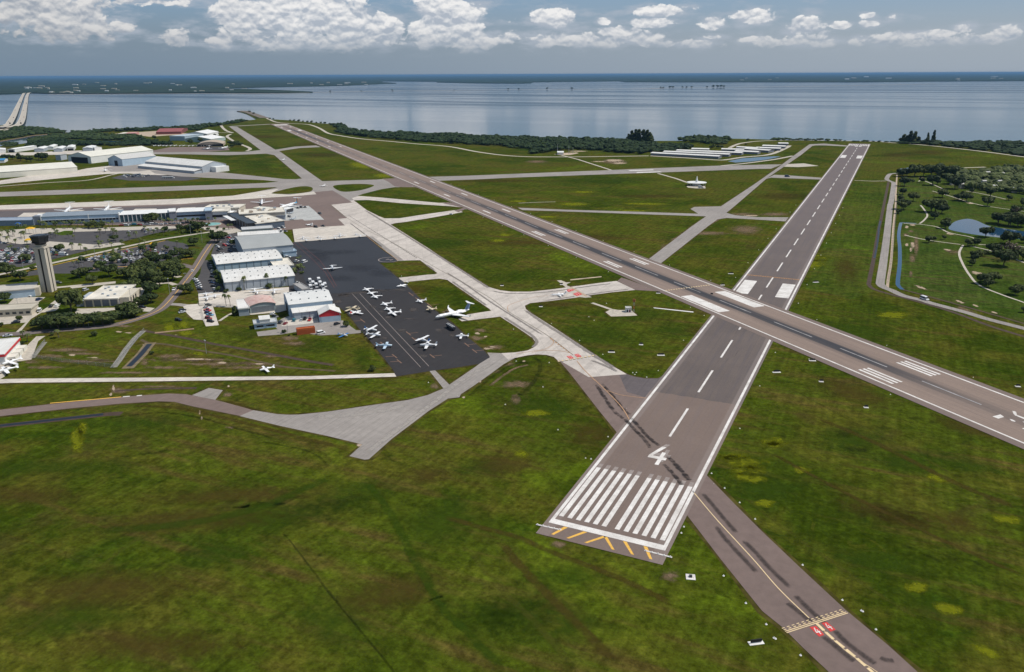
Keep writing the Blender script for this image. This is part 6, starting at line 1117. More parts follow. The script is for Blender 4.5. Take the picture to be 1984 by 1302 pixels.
def make_plane(kind, mbody, mtail=None, mwing=None):
    mtail = mtail or mbody; mwing = mwing or mbody; r = empty({'low': 'light_aircraft', 'high': 'light_aircraft', 'twin': 'twin_propeller_aircraft', 'jet': 'business_jet', 'bigjet': 'large_business_jet', 'liner': 'airliner'}[kind], (0, 0, 0))
    w = MB()
    if kind in ('low', 'high'):
        loft_body(w, [(3.9, .12, .12, 1.25), (3.6, .42, .42, 1.25), (2.4, .52, .55, 1.3), (1.2, .58, .72, 1.45), (-.6, .56, .70, 1.45), (-2.2, .34, .36, 1.4), (-4.2, .12, .16, 1.5)], 10); w.obj('fuselage', mbody, r, True)
        g = MB(); g.hexa([(-.5, 1.7, 1.5), (.5, 1.7, 1.5), (.52, -.6, 1.6), (-.52, -.6, 1.6)], [(-.36, 1.0, 2.12), (.36, 1.0, 2.12), (.38, -.2, 2.14), (-.38, -.2, 2.14)]); g.obj('canopy', m_gls, r)
        z = 2.2 if kind == 'high' else 1.0; wing(r, mwing, .3 if kind == 'low' else 0.0, 5.4, 1.3, 1.65, 1.15, 1.2, z, z+.25, .1); wing(r, mwing, .05, 1.7, -3.4, .95, -3.5, .7, 1.5, 1.5, .05, 'tailplane'); fin(r, mtail, -3.1, 1.2, -3.9, .6, 1.5, 2.9)
        gear(r, ((-1.4, .4), (1.4, .4), (0, 2.8)), 1.1); prop(r, 0, 3.85, 1.25, .95)
        if kind == 'high':
            for s in (-1, 1): q_ = MB(); q_.tube((s*.5, .6, 1.0), (s*2.6, .6, 2.25), .05, .05, 4); q_.obj('wing_strut', m_metal, r)
    elif kind == 'twin':
        loft_body(w, [(5.4, .1, .1, 1.3), (4.9, .32, .3, 1.35), (3.2, .62, .66, 1.5), (1.5, .72, .82, 1.6), (-1.2, .70, .80, 1.6), (-3.5, .42, .46, 1.65), (-6, .14, .18, 1.8)], 12); w.obj('fuselage', mbody, r, True)
        g = MB(); g.hexa([(-.55, 3.2, 1.75), (.55, 3.2, 1.75), (.66, 2.2, 1.9), (-.66, 2.2, 1.9)], [(-.42, 2.8, 2.15), (.42, 2.8, 2.15), (.5, 2.2, 2.4), (-.5, 2.2, 2.4)]); g.obj('windscreen', m_gls, r)
        wing(r, mwing, .4, 7.0, 1.6, 2.1, 1.2, 1.1, 1.2, 1.6, .14); wing(r, mwing, .05, 2.5, -4.9, 1.2, -5.1, .8, 1.9, 1.9, .06, 'tailplane'); fin(r, mtail, -4.2, 1.8, -5.4, .9, 1.9, 3.9)
        for s in (-1, 1): nacelle(r, s*2.3, 2.9, -.6, 1.35, .42, mbody); prop(r, s*2.3, 2.9, 1.35, 1.1)
        gear(r, ((-2.3, .6), (2.3, .6), (0, 4.0)), 1.2)
    else:
        L = {'jet': 15.5, 'bigjet': 29.0, 'liner': 43.0}[kind]; sp = {'jet': 7.6, 'bigjet': 14.2, 'liner': 16.4}[kind]; rad = {'jet': .88, 'bigjet': 1.25, 'liner': 1.7}[kind]; zc = {'jet': 1.55, 'bigjet': 2.5, 'liner': 3.1}[kind]
        h = L/2
        loft_body(w, [(h, .05, .05, zc-.2*rad), (h-.03*L, rad*.45, rad*.45, zc-.1*rad), (h-.09*L, rad*.85, rad*.85, zc), (h-.15*L, rad, rad, zc), (-h+.36*L, rad, rad, zc), (-h+.2*L, rad*.82, rad*.85, zc+.12*rad), (-h+.02*L, rad*.22, rad*.3, zc+.45*rad)], 14); w.obj('fuselage', mbody, r, True)
        g = MB(); g.hexa([(-rad*.55, h-.065*L, zc+rad*.25), (rad*.55, h-.065*L, zc+rad*.25), (rad*.8, h-.095*L, zc+rad*.35), (-rad*.8, h-.095*L, zc+rad*.35)], [(-rad*.45, h-.075*L, zc+rad*.62), (rad*.45, h-.075*L, zc+rad*.62), (rad*.5, h-.1*L, zc+rad*.86), (-rad*.5, h-.1*L, zc+rad*.86)]); g.obj('cockpit_windows', m_gls, r)
        sw = {'jet': .12, 'bigjet': .2, 'liner': .14}[kind]; cc = {'jet': .17, 'bigjet': .2, 'liner': .13}[kind]
        wing(r, mwing, rad*.6, sp, L*.05, L*cc, L*.05-L*sw, L*.045, zc-rad*.7, zc-rad*.7+sp*.07, .22 if L > 20 else .12)
        if kind == 'bigjet': 
            for s in (-1, 1): q_ = MB(); q_.hexa([(s*sp, L*.05-L*sw, zc), (s*(sp+.15), L*.05-L*sw, zc), (s*(sp+.15), L*.05-L*sw-1.2, zc), (s*sp, L*.05-L*sw-1.2, zc)], [(s*(sp+.35), L*.05-L*sw-.8, zc+1.8), (s*(sp+.45), L*.05-L*sw-.8, zc+1.8), (s*(sp+.45), L*.05-L*sw-1.5, zc+1.8), (s*(sp+.35), L*.05-L*sw-1.5, zc+1.8)]); q_.obj('winglet', mbody, r)
        fh = {'jet': 3.0, 'bigjet': 5.0, 'liner': 5.6}[kind]; fin(r, mtail, -h+.17*L, .14*L, -h+.05*L, .08*L, zc+rad*.5, zc+rad*.5+fh, .14); wing(r, mbody, .05, sp*.36, -h+.07*L, L*.085, -h+.015*L, L*.045, zc+rad*.5+fh, zc+rad*.5+fh, .1, 'tailplane')
        for s in (-1, 1): nacelle(r, s*(rad+.11*L*.22+.35), -h+.33*L, -h+.17*L, zc+rad*.35, rad*.55, m_metal if kind == 'liner' else mbody)
        gear(r, ((-rad*1.4, -L*.03), (rad*1.4, -L*.03), (0, h-.14*L)), zc-rad*.5, .28 if L < 20 else .5)
        if kind != 'jet':
            for s in (-1, 1):
                q_ = MB()
                nwin = 24 if kind == 'liner' else 9
                for i in range(nwin): y = h-.2*L-i*(L*(.5 if kind == 'liner' else .42))/nwin; q_.add([(s*(rad+.02), y, zc+rad*.25), (s*(rad+.02), y-.32, zc+rad*.25), (s*(rad*.96+.02), y-.32, zc+rad*.25+.36), (s*(rad*.96+.02), y, zc+rad*.25+.36)], [(0, 1, 2, 3)])
                q_.obj('cabin_windows', m_gls, r)
            if kind == 'liner':
                q_ = MB(); q_.tube((0, 0, zc+rad*.5), (0, .01, zc+rad*.5), .01, .01, 3)
    return r
PL_ = {}
def plane(kind, nose, tail, label, mbody=None, mtail=None, mwing=None, scale=1.0, group=None, cat=None):
    mbody = mbody or m_acw; scale *= {'twin': .8, 'high': .9, 'low': .92, 'jet': .92}.get(kind, 1); key = (kind, mbody.name, mtail.name if mtail else '', mwing.name if mwing else '')
    a, b = G(*nose), G(*tail); d = a-b; c = (a+b)/2; rz = math.atan2(-d.x, d.y)
    if key not in PL_: PL_[key] = make_plane(kind, mbody, mtail, mwing); o = PL_[key]
    else: o = copy_tree(PL_[key])
    o.location = (c.x, c.y, LZ*6); o.rotation_euler = (0, 0, rz); o.scale = (scale,)*3
    return tag(o, label, cat or {'low': 'small plane', 'high': 'small plane', 'twin': 'small plane', 'jet': 'business jet', 'bigjet': 'business jet', 'liner': 'airliner'}[kind], group)
AP = 'small aircraft parked on the black apron'
def pl(x, y, k, label, mt=None, dx=11, dy=1.5, mb=None, sc=1.0, g=AP, mw=None): return plane(k, (x-dx, y+dy), (x+dx, y-dy), label, mb, mt, mw, sc, g)
pl(712, 563.5, 'twin', 'white twin with a dark tail, at the head of the line of three', m_acd)
pl(720.5, 570.5, 'twin', 'white twin with a dark tail, in the middle of the line of three', m_acd, sc=.95)
pl(728.5, 577.5, 'twin', 'white twin with a dark tail, last in its line of three', m_acd)
pl(779, 556, 'jet', 'white jet with a dark tail beside the short concrete link', m_acd, dx=9, sc=.72)
pl(815, 586, 'twin', 'white twin alone near the grass edge of the apron', sc=.95)
pl(835, 603, 'high', 'cream high winged plane just ahead of the big jet nose', mb=m_acc, sc=1.15)
pl(747.5, 592, 'twin', 'white twin at the head of the second line, mid apron')
pl(754, 601.5, 'twin', 'white twin with a dark tail between two others, mid apron', m_acd, sc=.95)
pl(763.5, 610.5, 'low', 'white low winged plane at the end of the second line', sc=1.35)
plane('bigjet', (849.5, 620), (905, 608.5), 'large white jet with a blue and white tail at the apron edge', m_acw, m_acb and mat('tail_steel_blue', (0.14, 0.22, 0.36), .35))
pl(895, 655, 'low', 'white low winged plane below the dark tanker', sc=1.15, dy=0)
pl(820, 664, 'high', 'white plane with a blue nose in the far tie-down pair', sc=1.35, dx=9, dy=-2, mt=m_acb)
pl(829.5, 673.5, 'low', 'white low winged plane in front of the far tie-down pair', sc=1.45, dy=0)
pl(719.5, 643, 'high', 'white high winged plane with a blue stripe by the grass corner', m_acb, dx=-11, sc=1.3)
pl(725, 653, 'low', 'white low winged plane beside the blue striped one', dx=-11, sc=1.35, dy=1)
pl(745.5, 674, 'low', 'pale blue low winged plane alone near the tie-down marks', dx=-12, sc=1.35, mb=mat('pale_blue_plane', (0.50, 0.62, 0.72), .35), dy=0)
pl(665, 652.5, 'low', 'white and blue plane parked on the grass by the container', m_acw, dx=-9, sc=1.0, g=None, mb=m_acw, mw=m_acb)
pl(682, 602.5, 'low', 'cream plane beside the red gabled hangar', dx=9, sc=1.5, mb=m_acc, g=None, dy=-1)
pl(690, 609.5, 'low', 'white plane with a red nose section beside the cream one', m_acr, dx=-10, sc=1.3, g=None, dy=-3, mw=m_acw)
plane('jet', (643, 519), (646, 525.5), 'white swept wing jet alone on the sealed half of the apron', scale=1.22)
RG = 'propeller aircraft along the apron edge near the terminal'
for k, (x, y, s, kd, tx) in enumerate([(588, 464, 1.15, 'twin', 'white twin at the hangar end of the rear row'), (617.7, 461.5, .9, 'twin', 'smaller white twin second in the rear row'), (660, 459, 1.25, 'twin', 'largest white twin in the rear row'), (691, 456, .8, 'twin', 'white twin at the taxiway end of the rear row')]):
    plane(kd, (x, y+1.6), (x-1, y-2.4), tx, scale=s, group=RG)
for k, (x, y) in enumerate([(594.5, 468.6), (622.2, 467), (649.8, 464.4), (699, 460.5)]):
    plane('high', (x, y+1), (x-1, y-1.6), 'small high winged plane in the front row, %s from the hangar end' % ordn(k+1), scale=1.2, group=RG)
YG = 'light aircraft in the yard behind the rusty pink roof'
for k, (x, y, s, tx) in enumerate([(494, 566, 1.3, 'white plane standing before the palm lined hangar wall'), (499, 570.5, 1.2, 'white plane just behind the rusty pink roof'), (532, 569.5, 1.5, 'plane with long white wings between the pink roof and the pitched roof hangar'), (400, 574, 1.1, 'white plane at the near corner of the pale yard'), (402, 582, 1.2, 'white plane beside the wire fence of the pale yard'), (418, 577, 1.0, 'small white plane in the middle of the pale yard')]):
    plane('high', (x, y+1.5), (x-1, y-2), tx, scale=s, group=YG)
plane('jet', (1071, 574.2), (1094, 573.4), 'white jet taxiing along the concrete link by the red signs', m_acw, scale=.85)
plane('low', (13, 709), (34, 703), 'white plane with pale wings beside the red banded hangar', scale=1.5)
plane('low', (4, 724), (25, 719.5), 'white plane at the frame edge, nearer the pale strip', scale=1.5)
plane('low', (507, 721), (527, 717), 'white plane parked alone on the grass above the pale strip', scale=1.15)
plane('high', (545, 312), (553, 309.6), 'dark nosed plane taxiing away on the far grey taxiway', m_acw, scale=1.6, mb=None) if False else plane('twin', (545, 312), (553, 309.6), 'dark shadowed plane on the far grey taxiway', m_acw, scale=1.4)
plane('twin', (622, 363), (632, 360), 'plane crossing the taxiway junction above the terminal ramp', scale=1.2)
plane('jet', (204, 334), (206, 330), 'white tailed jet on the pale apron before the far hangars', scale=1.6)
LG = 'white airliners at the terminal gates'
plane('liner', (126, 416.5), (138, 406), 'white T-tailed airliner at the gate nearer the tower', group=LG, mtail=m_acw)
plane('liner', (203, 414), (213, 404), 'white T-tailed airliner at the gate beside the glazed concourse', group=LG, mtail=m_acw)
plane('liner', (507, 400.5), (508.5, 390), 'airliner standing nose on to the cream jet bridge', group=LG, mtail=m_acw, scale=.9)
o = plane('liner', (539, 408), (580, 396.5), 'white airliner with a turquoise tail cone and an orange fin stripe', mtail=m_aco, group=LG)
w = MB(); loft_body(w, [(-13, 1.74, 1.74, 3.1), (-15.5, 1.45, 1.5, 3.35), (-21, .5, .62, 3.9)], 14); w.obj('tail_cone', m_act, o, True)
w = MB(); w.hexa([(-.2, -15.5, 4.0), (.2, -15.5, 4.0), (.2, -17.6, 4.0), (-.2, -17.6, 4.0)], [(-.16, -19.5, 9.4), (.16, -19.5, 9.4), (.16, -20.9, 9.4), (-.16, -20.9, 9.4)]); w.obj('fin_stripe', m_act, o)
for k, (x, y, tx) in enumerate([(563, 414.5, 'small grey plane on the cool grey apron, the farther one'), (567, 426, 'small grey plane on the cool grey apron, the one by the brown ramp'), (600, 437.5, 'small pale plane on the brown ramp by the round end'), (403, 290, 'small plane before the brown arched hangar'), (432, 289, 'white plane at the side of the brown arched hangar'), (438, 287.4, 'second white plane at the side of the brown arched hangar')]):
    plane('twin' if k < 2 else 'low', (x-5, y+1), (x+5, y-1), tx, mbody=m_greyw if k < 2 else m_acw, scale=1.1 if k < 3 else 2.2)
for k in range(14):
    x = 300+k*8.2+rnd.uniform(-2, 2); plane('high', (x-2, 284.6+rnd.uniform(-.6, .6)), (x+2, 283.6), 'tiny white plane on the far brown ramp, %s from the big white hangar' % ordn(k+1), scale=1.5, group='tiny planes on the far brown ramp')

# ---------------------------------------------------------------- vehicles
def car_mesh(kind, colr):
    nm = 'car_%s_%s' % (kind, colr[0]); m = mat('car_paint_'+colr[0], colr[1], .3, .5, .04, spec=.5); w = MB()
    L, W, H = {'sedan': (4.7, 1.8, 1.42), 'suv': (4.8, 1.9, 1.75), 'pickup': (5.4, 1.95, 1.8), 'van': (5.2, 2.0, 2.1), 'truck': (7.5, 2.4, 3.0)}[kind]; a, b = L/2, W/2
    def tier(z0, z1, y0, y1, i0, i1, ww0, ww1, mi): w.hexa([(-ww0, y0, z0), (ww0, y0, z0), (ww0, y1, z0), (-ww0, y1, z0)], [(-ww1, y0+i0, z1), (ww1, y0+i0, z1), (ww1, y1-i1, z1), (-ww1, y1-i1, z1)], mi)
    tier(.28, .62, -a, a, .02, .05, b, b, 0); hz = .88 if kind != 'truck' else 1.2; tier(.62, hz, -a, a, .08, .18, b, b*.96, 0)
    if kind == 'pickup': tier(hz, H, -.5, 1.2, .15, .5, b*.92, b*.78, 1); tier(H, H+.05, -.3, .75, .05, .05, b*.76, b*.72, 0)
    elif kind == 'truck': tier(hz, H, -a+.1, a-1.9, .02, .02, b, b, 0); tier(hz, 2.3, a-1.8, a-.3, .02, .5, b*.9, b*.8, 1)
    elif kind == 'van': tier(hz, 1.75, -a+.1, a-1.0, .08, .5, b*.95, b*.88, 1); tier(1.75, H, -a+.18, a-1.5, .05, .2, b*.9, b*.8, 0)
    elif kind == 'suv': tier(hz, H-.08, -a+.15, a-1.3, .2, .6, b*.94, b*.8, 1); tier(H-.08, H, -a+.4, a-1.95, .05, .05, b*.79, b*.74, 0)
    else: tier(hz, H-.06, -a+.7, a-1.35, .5, .65, b*.92, b*.74, 1); tier(H-.06, H, -a+1.25, a-2.05, .05, .05, b*.73, b*.68, 0)
    for x in (-b+.05, b-.05):
        for y in (-a*.62, a*.62): w.tube((x-.12, y, .33), (x+.12, y, .33), .34, .34, 8, 2)
    return mesh(nm, w.v, w.f, [m, m_gls, m_tyre], w.mi)
CM = {}
COLS = [('white', (.78, .78, .77)), ('silver', (.52, .53, .54)), ('black', (.02, .02, .022)), ('dark_blue', (.02, .04, .12)), ('dark_red', (.28, .02, .025)), ('grey', (.18, .18, .19)), ('gold', (.38, .32, .22)), ('teal', (.04, .22, .28)), ('red', (.5, .03, .03)), ('sky_blue', (.14, .30, .46)), ('yellow', (.8, .5, .03))]
CD = dict(COLS); CW = [30, 20, 14, 8, 6, 12, 5, 2, 3, 2, 0]
def car(p, rz, kind, colr, label, group=None, z=0.1, sc=1.0):
    k = (kind, colr)
    if k not in CM: CM[k] = car_mesh(kind, (colr, CD[colr]))
    o = obj({'sedan': 'parked_car', 'suv': 'parked_car', 'pickup': 'pickup_truck', 'van': 'van', 'truck': 'box_truck'}[kind], CM[k], None, (p.x, p.y, z), rz); o.scale = (sc,)*3
    return tag(o, label, {'sedan': 'car', 'suv': 'car', 'pickup': 'pickup', 'van': 'van', 'truck': 'truck'}[kind], group)
def pcar(x, y, dx, dy, kind, colr, label, group=None, sc=1.0): a, b = G(x-dx, y-dy), G(x+dx, y+dy); d = b-a; return car(G(x, y), math.atan2(-d.x, d.y), kind, colr, label, group, sc=sc)
def inside(p, poly):
    c = False; j = len(poly)-1
    for i in range(len(poly)):
        if (poly[i].y > p.y) != (poly[j].y > p.y) and p.x < (poly[j].x-poly[i].x)*(p.y-poly[i].y)/(poly[j].y-poly[i].y)+poly[i].x: c = not c
        j = i
    return c
ROWC = [0]
cr_ = random.Random(5)
CNAME = {'dark_blue': 'dark blue', 'dark_red': 'dark red', 'sky_blue': 'sky blue'}
def lot(px, d0, d1, occ, place, pitch=15.5, limit=400, skip=0.0):
    poly = [G(*q_) for q_ in px]; u = (G(*d1)-G(*d0)).normalized(); v = Vector((-u.y, u.x, 0)); o = poly[0]
    us = [(p-o).dot(u) for p in poly]; vs = [(p-o).dot(v) for p in poly]; rows = []; y = min(vs)+4; rn = 0
    while y < max(vs)-3:
        for off in (0, 5.2):
            cars = []; x = min(us)
            while x < max(us):
                p = o+u*x+v*(y+off)
                if inside(p, poly) and cr_.random() < occ: cars.append(p)
                x += 2.75
            if cars: rows.append(cars)
        y += pitch
    tot = 0
    for ri, cars in enumerate(rows):
        for ci, p in enumerate(cars):
            if tot >= limit: return tot
            kd = cr_.choices(['sedan', 'suv', 'pickup', 'van'], [50, 32, 12, 6])[0]; cl = cr_.choices([c[0] for c in COLS], CW)[0]
            car(p+Vector((cr_.uniform(-.2, .2), cr_.uniform(-.2, .2), 0)), math.atan2(-v.x, v.y)+cr_.uniform(-.03, .03)+(math.pi if cr_.random() < .5 else 0), kd, cl, '%s %s, %s along row %s of the %s' % (CNAME.get(cl, cl), {'sedan': 'car', 'suv': 'estate', 'pickup': 'pickup', 'van': 'van'}[kd], ordn(ci+1), ordn(ri+1), place), 'cars in the '+place); tot += 1
    return tot
n1 = lot([(168, 498), (250, 480), (300, 472), (352, 478), (350, 487), (318, 494), (298, 503), (225, 512), (165, 508)], (170, 503), (300, 495), .62, 'near car park', 15, 105)
n2 = lot([(-20, 487), (66, 480), (72, 497), (62, 509), (-20, 513)], (0, 498), (70, 496), .66, 'tower car park', 14.5, 95)
n3 = lot([(92, 484), (112, 481), (130, 487), (125, 493), (100, 498)], (92, 490), (125, 489), .6, 'small lot beside the tower', 13, 14)
n4 = lot([(-20, 466), (32, 468), (36, 472), (-20, 474)], (0, 468), (38, 471), .7, 'far lot past the yellow canopies', 14, 16)
n5 = lot([(238, 446), (300, 443), (332, 444), (300, 450), (250, 453)], (240, 448), (300, 446), .22, 'empty looking lot by the terminal', 14, 22)
n6 = lot([(422, 470), (440, 458), (462, 460), (460, 480), (455, 498), (432, 498), (418, 486)], (420, 480), (440, 476), .38, 'lot by the grey hangar', 16, 30)
for k, (x, y) in enumerate([(410, 512), (411, 517), (411, 522), (413, 527), (413, 532), (409, 545), (411, 549), (414, 556), (417, 562), (420, 566), (380, 545), (383, 549), (385, 553), (386, 557), (388, 562), (378, 542), (412, 538)]):
    pcar(x, y, 3, 0.2, cr_.choice(['sedan', 'suv']), ['black', 'silver', 'black', 'white', 'grey', 'black', 'dark_blue', 'black', 'white', 'grey', 'white', 'silver', 'silver', 'white', 'black', 'white', 'black'][k], 'car %s in the dark strip beside the white hangars' % (['nearest the canopy end', 'beside the palms'][0] if k == 0 else ordn(k+1)+' down the line'), 'cars in the dark strip beside the white hangars')
for k, (x, y, c_, kd) in enumerate([(404, 592, 'black', 'sedan'), (400, 597.5, 'silver', 'sedan'), (402, 602.5, 'red', 'pickup'), (403, 608, 'dark_blue', 'suv'), (407, 611, 'sky_blue', 'pickup'), (404, 618, 'dark_red', 'suv'), (408, 624, 'black', 'suv')]):
    pcar(x, y, 4, 0.6, kd, c_, '%s %s, %s from the top of the short row' % (CNAME.get(c_, c_), 'pickup' if kd == 'pickup' else 'car', ordn(k+1)), 'cars in the small concrete car park', 1.12)
for x, y, dx, dy, kd, c_, lb, sc in [(354, 602.5, 4, -.8, 'suv', 'black', 'black car on the concrete edge behind a silver one', 1.05), (353, 606, 4, -.8, 'sedan', 'silver', 'silver car half on the grass beside the small car park', 1.1), (346, 621.5, 4, .5, 'suv', 'black', 'black car alone on the grass below the road', 1.1), (1791, 580.5, 3, 1, 'van', 'white', 'white van driving along the perimeter road', 1.3), (622, 646.5, 5, -1, 'van', 'white', 'white van on the grass edge behind the orange container', 1.1),
                              (15, 652, 5, -.6, 'sedan', 'silver', 'silver car on the road beside the red banded hangar', 1.2), (337, 562, 2, -3, 'pickup', 'white', 'white pickup driving on the airport road', 1.1), (373, 526, 2, -3, 'sedan', 'white', 'white car driving on the airport road above the drives', 1.1), (30, 576, 4, 0, 'van', 'white', 'white van parked below the tower offices', 1.3), (54, 575, 4, 0, 'sedan', 'white', 'white car parked below the tower offices', 1.3), (76, 581.5, 3, -1, 'suv', 'dark_blue', 'dark blue car by the grass below the tower', 1.1),
                              (99, 595, 2, -2, 'suv', 'black', 'black car beside the round hedge trees', 1.1), (111, 594.5, 3, -2, 'truck', 'white', 'white box truck beside the round hedge trees', .7), (77, 603, 2, -3, 'van', 'white', 'white van at the end of the beige building', 1.2), (31, 626, 4, -.5, 'sedan', 'black', 'black car before the beige building', 1.2), (166, 563, 3, -1, 'van', 'silver', 'silver van on the flat cream roof level yard', 1.0), (276, 596.5, 4, 0, 'suv', 'black', 'black car at the drive under the oak trees', 1.1),
                              (113, 549, 3, 0, 'suv', 'grey', 'grey car on the pale drive behind the tower', 1.1), (123, 495, 3, 0, 'truck', 'white', 'white coach shaped truck in the lot beside the tower', 1.1), (528, 609, 3, -2, 'sedan', 'white', 'white car near the rusty roof, first of three', 1.1), (533, 614.5, 4, 1, 'suv', 'grey', 'grey car near the small blue building', 1.1), (543, 626, 3, -3, 'suv', 'black', 'black car in the pale yard corner', 1.1), (553, 628, 3, -2, 'sedan', 'dark_red', 'dark red car in the pale yard corner', 1.0),
                              (570, 622, 2, -3, 'suv', 'teal', 'teal vehicle in the pale yard corner', 1.0), (591, 619, 2, -3, 'pickup', 'black', 'black pickup among the stored equipment', 1.1), (600, 621, 2, -3, 'pickup', 'red', 'red pickup beside the red gabled hangar', 1.0), (653, 629, 3, -1, 'suv', 'black', 'black car beside the round bush', 1.0), (606, 615, 2, -3, 'sedan', 'white', 'white car against the red gabled hangar', 1.0), (584, 621, 2, -3, 'sedan', 'silver', 'silver car among the stored equipment', 1.0),
                              (590, 508.5, 3, -1, 'van', 'white', 'white van on the sealed apron by the red lines', 1.2), (575, 507, 3, -1, 'suv', 'white', 'white car at the end of the white hangars', 1.1), (558, 499, 3, 0, 'suv', 'white', 'white car between the grey and white hangars', 1.1), (571, 491, 3, 1, 'truck', 'white', 'white truck by the blue canopy', .8), (576, 550, 3, -2, 'pickup', 'white', 'white pickup below the grey shed', 1.1), (1525, 343, 3, 0, 'van', 'dark_blue', 'dark van on the short far link', 1.6), (874, 416, 3, 0, 'van', 'white', 'white van near the narrow links', .8)][:37]:
    pcar(x, y, dx, dy, kd, c_, lb, None, sc)
for k, (x, y) in enumerate([(618, 545), (621, 552), (601, 547), (607, 552), (613, 556), (626, 558), (630, 555), (602, 559)]):
    pcar(x, y, 1.5, 3, 'truck', 'white', 'white fuel truck by the pitched roof hangar, %s of its cluster' % ordn(k+1), 'fuel trucks beside the pitched roof hangar', .95)
# dark tanker trailer near the big jet
a, b = G(865, 633), G(882, 643); d = b-a; root = empty('tanker_trailer', tuple((a+b)/2), math.atan2(-d.x, d.y), 'long black tanker trailer with pale roof rails beside the big jet', 'trailer')
w = MB(); loft_body(w, [(5.2, 1.0, .9, 2.0), (5.0, 1.3, 1.15, 2.0), (-5.0, 1.3, 1.15, 2.0), (-5.2, 1.0, .9, 2.0)], 12); w.obj('tank', m_acd, root)
for x in (-.75, .1, .9): w = MB(); w.box(x-.1, x+.1, -5, 5, 2.95 if abs(x) > .5 else 3.15, 3.1 if abs(x) > .5 else 3.3); w.obj('roof_rail', m_white, root)
for y in (-4, -2.8, 3.6): w = MB(); w.tube((-1.2, y, .5), (1.2, y, .5), .5, .5, 10); w.obj('wheel', m_tyre, root)
# traffic on the bridges
for k, w_ in enumerate((bw1, bw2)):
    for j in range(9):
        i = 8+j*4
        if i+1 < len(w_): d = w_[i+1]-w_[i]; car(w_[i]+Vector((-d.y, d.x, 0)).normalized()*(4 if j % 2 else -4), math.atan2(-d.x, d.y), 'truck' if j % 4 == 0 else 'suv', ['black', 'white', 'dark_red', 'grey'][j % 4], 'vehicle crossing the %s bridge, %s from the near shore' % (('first', 'second')[k], ordn(j+1)), 'traffic on the twin bridges', 6.55, 1.6)
# far aprons: cars by the far hangars
for k in range(26):
    x = 232+cr_.uniform(0, 62); y = 338+cr_.uniform(0, 6); c_ = cr_.choices([c[0] for c in COLS], CW)[0]
    pcar(x, y, 2, 0, 'suv', c_, '%s car in the far dirt lot, %s counted from the pale lane' % (CNAME.get(c_, c_), ordn(k+1)), 'cars in the far dirt lot', 1.2)
for k in range(5): pcar(318+k*4, 345.4, 2, 0, 'van', 'white', 'white van in the far dark car park, %s of five' % ordn(k+1), 'vans in the far car park', 1.3)
for k in range(12): x = 284+k*8.3; pcar(x, 325.5+k*.55+cr_.uniform(-.3, .3), 1, 1.5, 'suv', cr_.choice(['white', 'silver', 'black', 'white']), 'vehicle along the bright white hangar front, %s from its grey neighbour' % ordn(k+1), 'vehicles along the bright white hangar', 1.2)

# ---------------------------------------------------------------- trees
def leaf_cloud(r, lobes, n, size, flat=.75, hollow=.6):
    vs, fs = [], []
    for k in range(n):
        c, R0 = lobes[k % len(lobes)]; d = Vector((r.gauss(0, 1), r.gauss(0, 1), r.gauss(0, 1))); d.normalize(); rad = R0*(hollow+(1-hollow)*r.random()**.5)*r.uniform(.85, 1.15)
        p = Vector(c)+Vector((d.x*rad, d.y*rad, d.z*rad*flat)); nrm = (d+Vector((r.uniform(-.6, .6), r.uniform(-.6, .6), r.uniform(-.2, .8)))).normalized(); a = nrm.orthogonal().normalized(); b = nrm.cross(a); an = r.uniform(0, 3.14); a, b = a*math.cos(an)+b*math.sin(an), b*math.cos(an)-a*math.sin(an)
        s = size*r.uniform(.6, 1.3); i = len(vs); vs += [p-a*s-b*s*.6, p+a*s-b*s*.7, p+a*s*.8+b*s*.6, p-a*s*.9+b*s*.7]; fs.append((i, i+1, i+2, i+3))
    return vs, fs
TM = {}
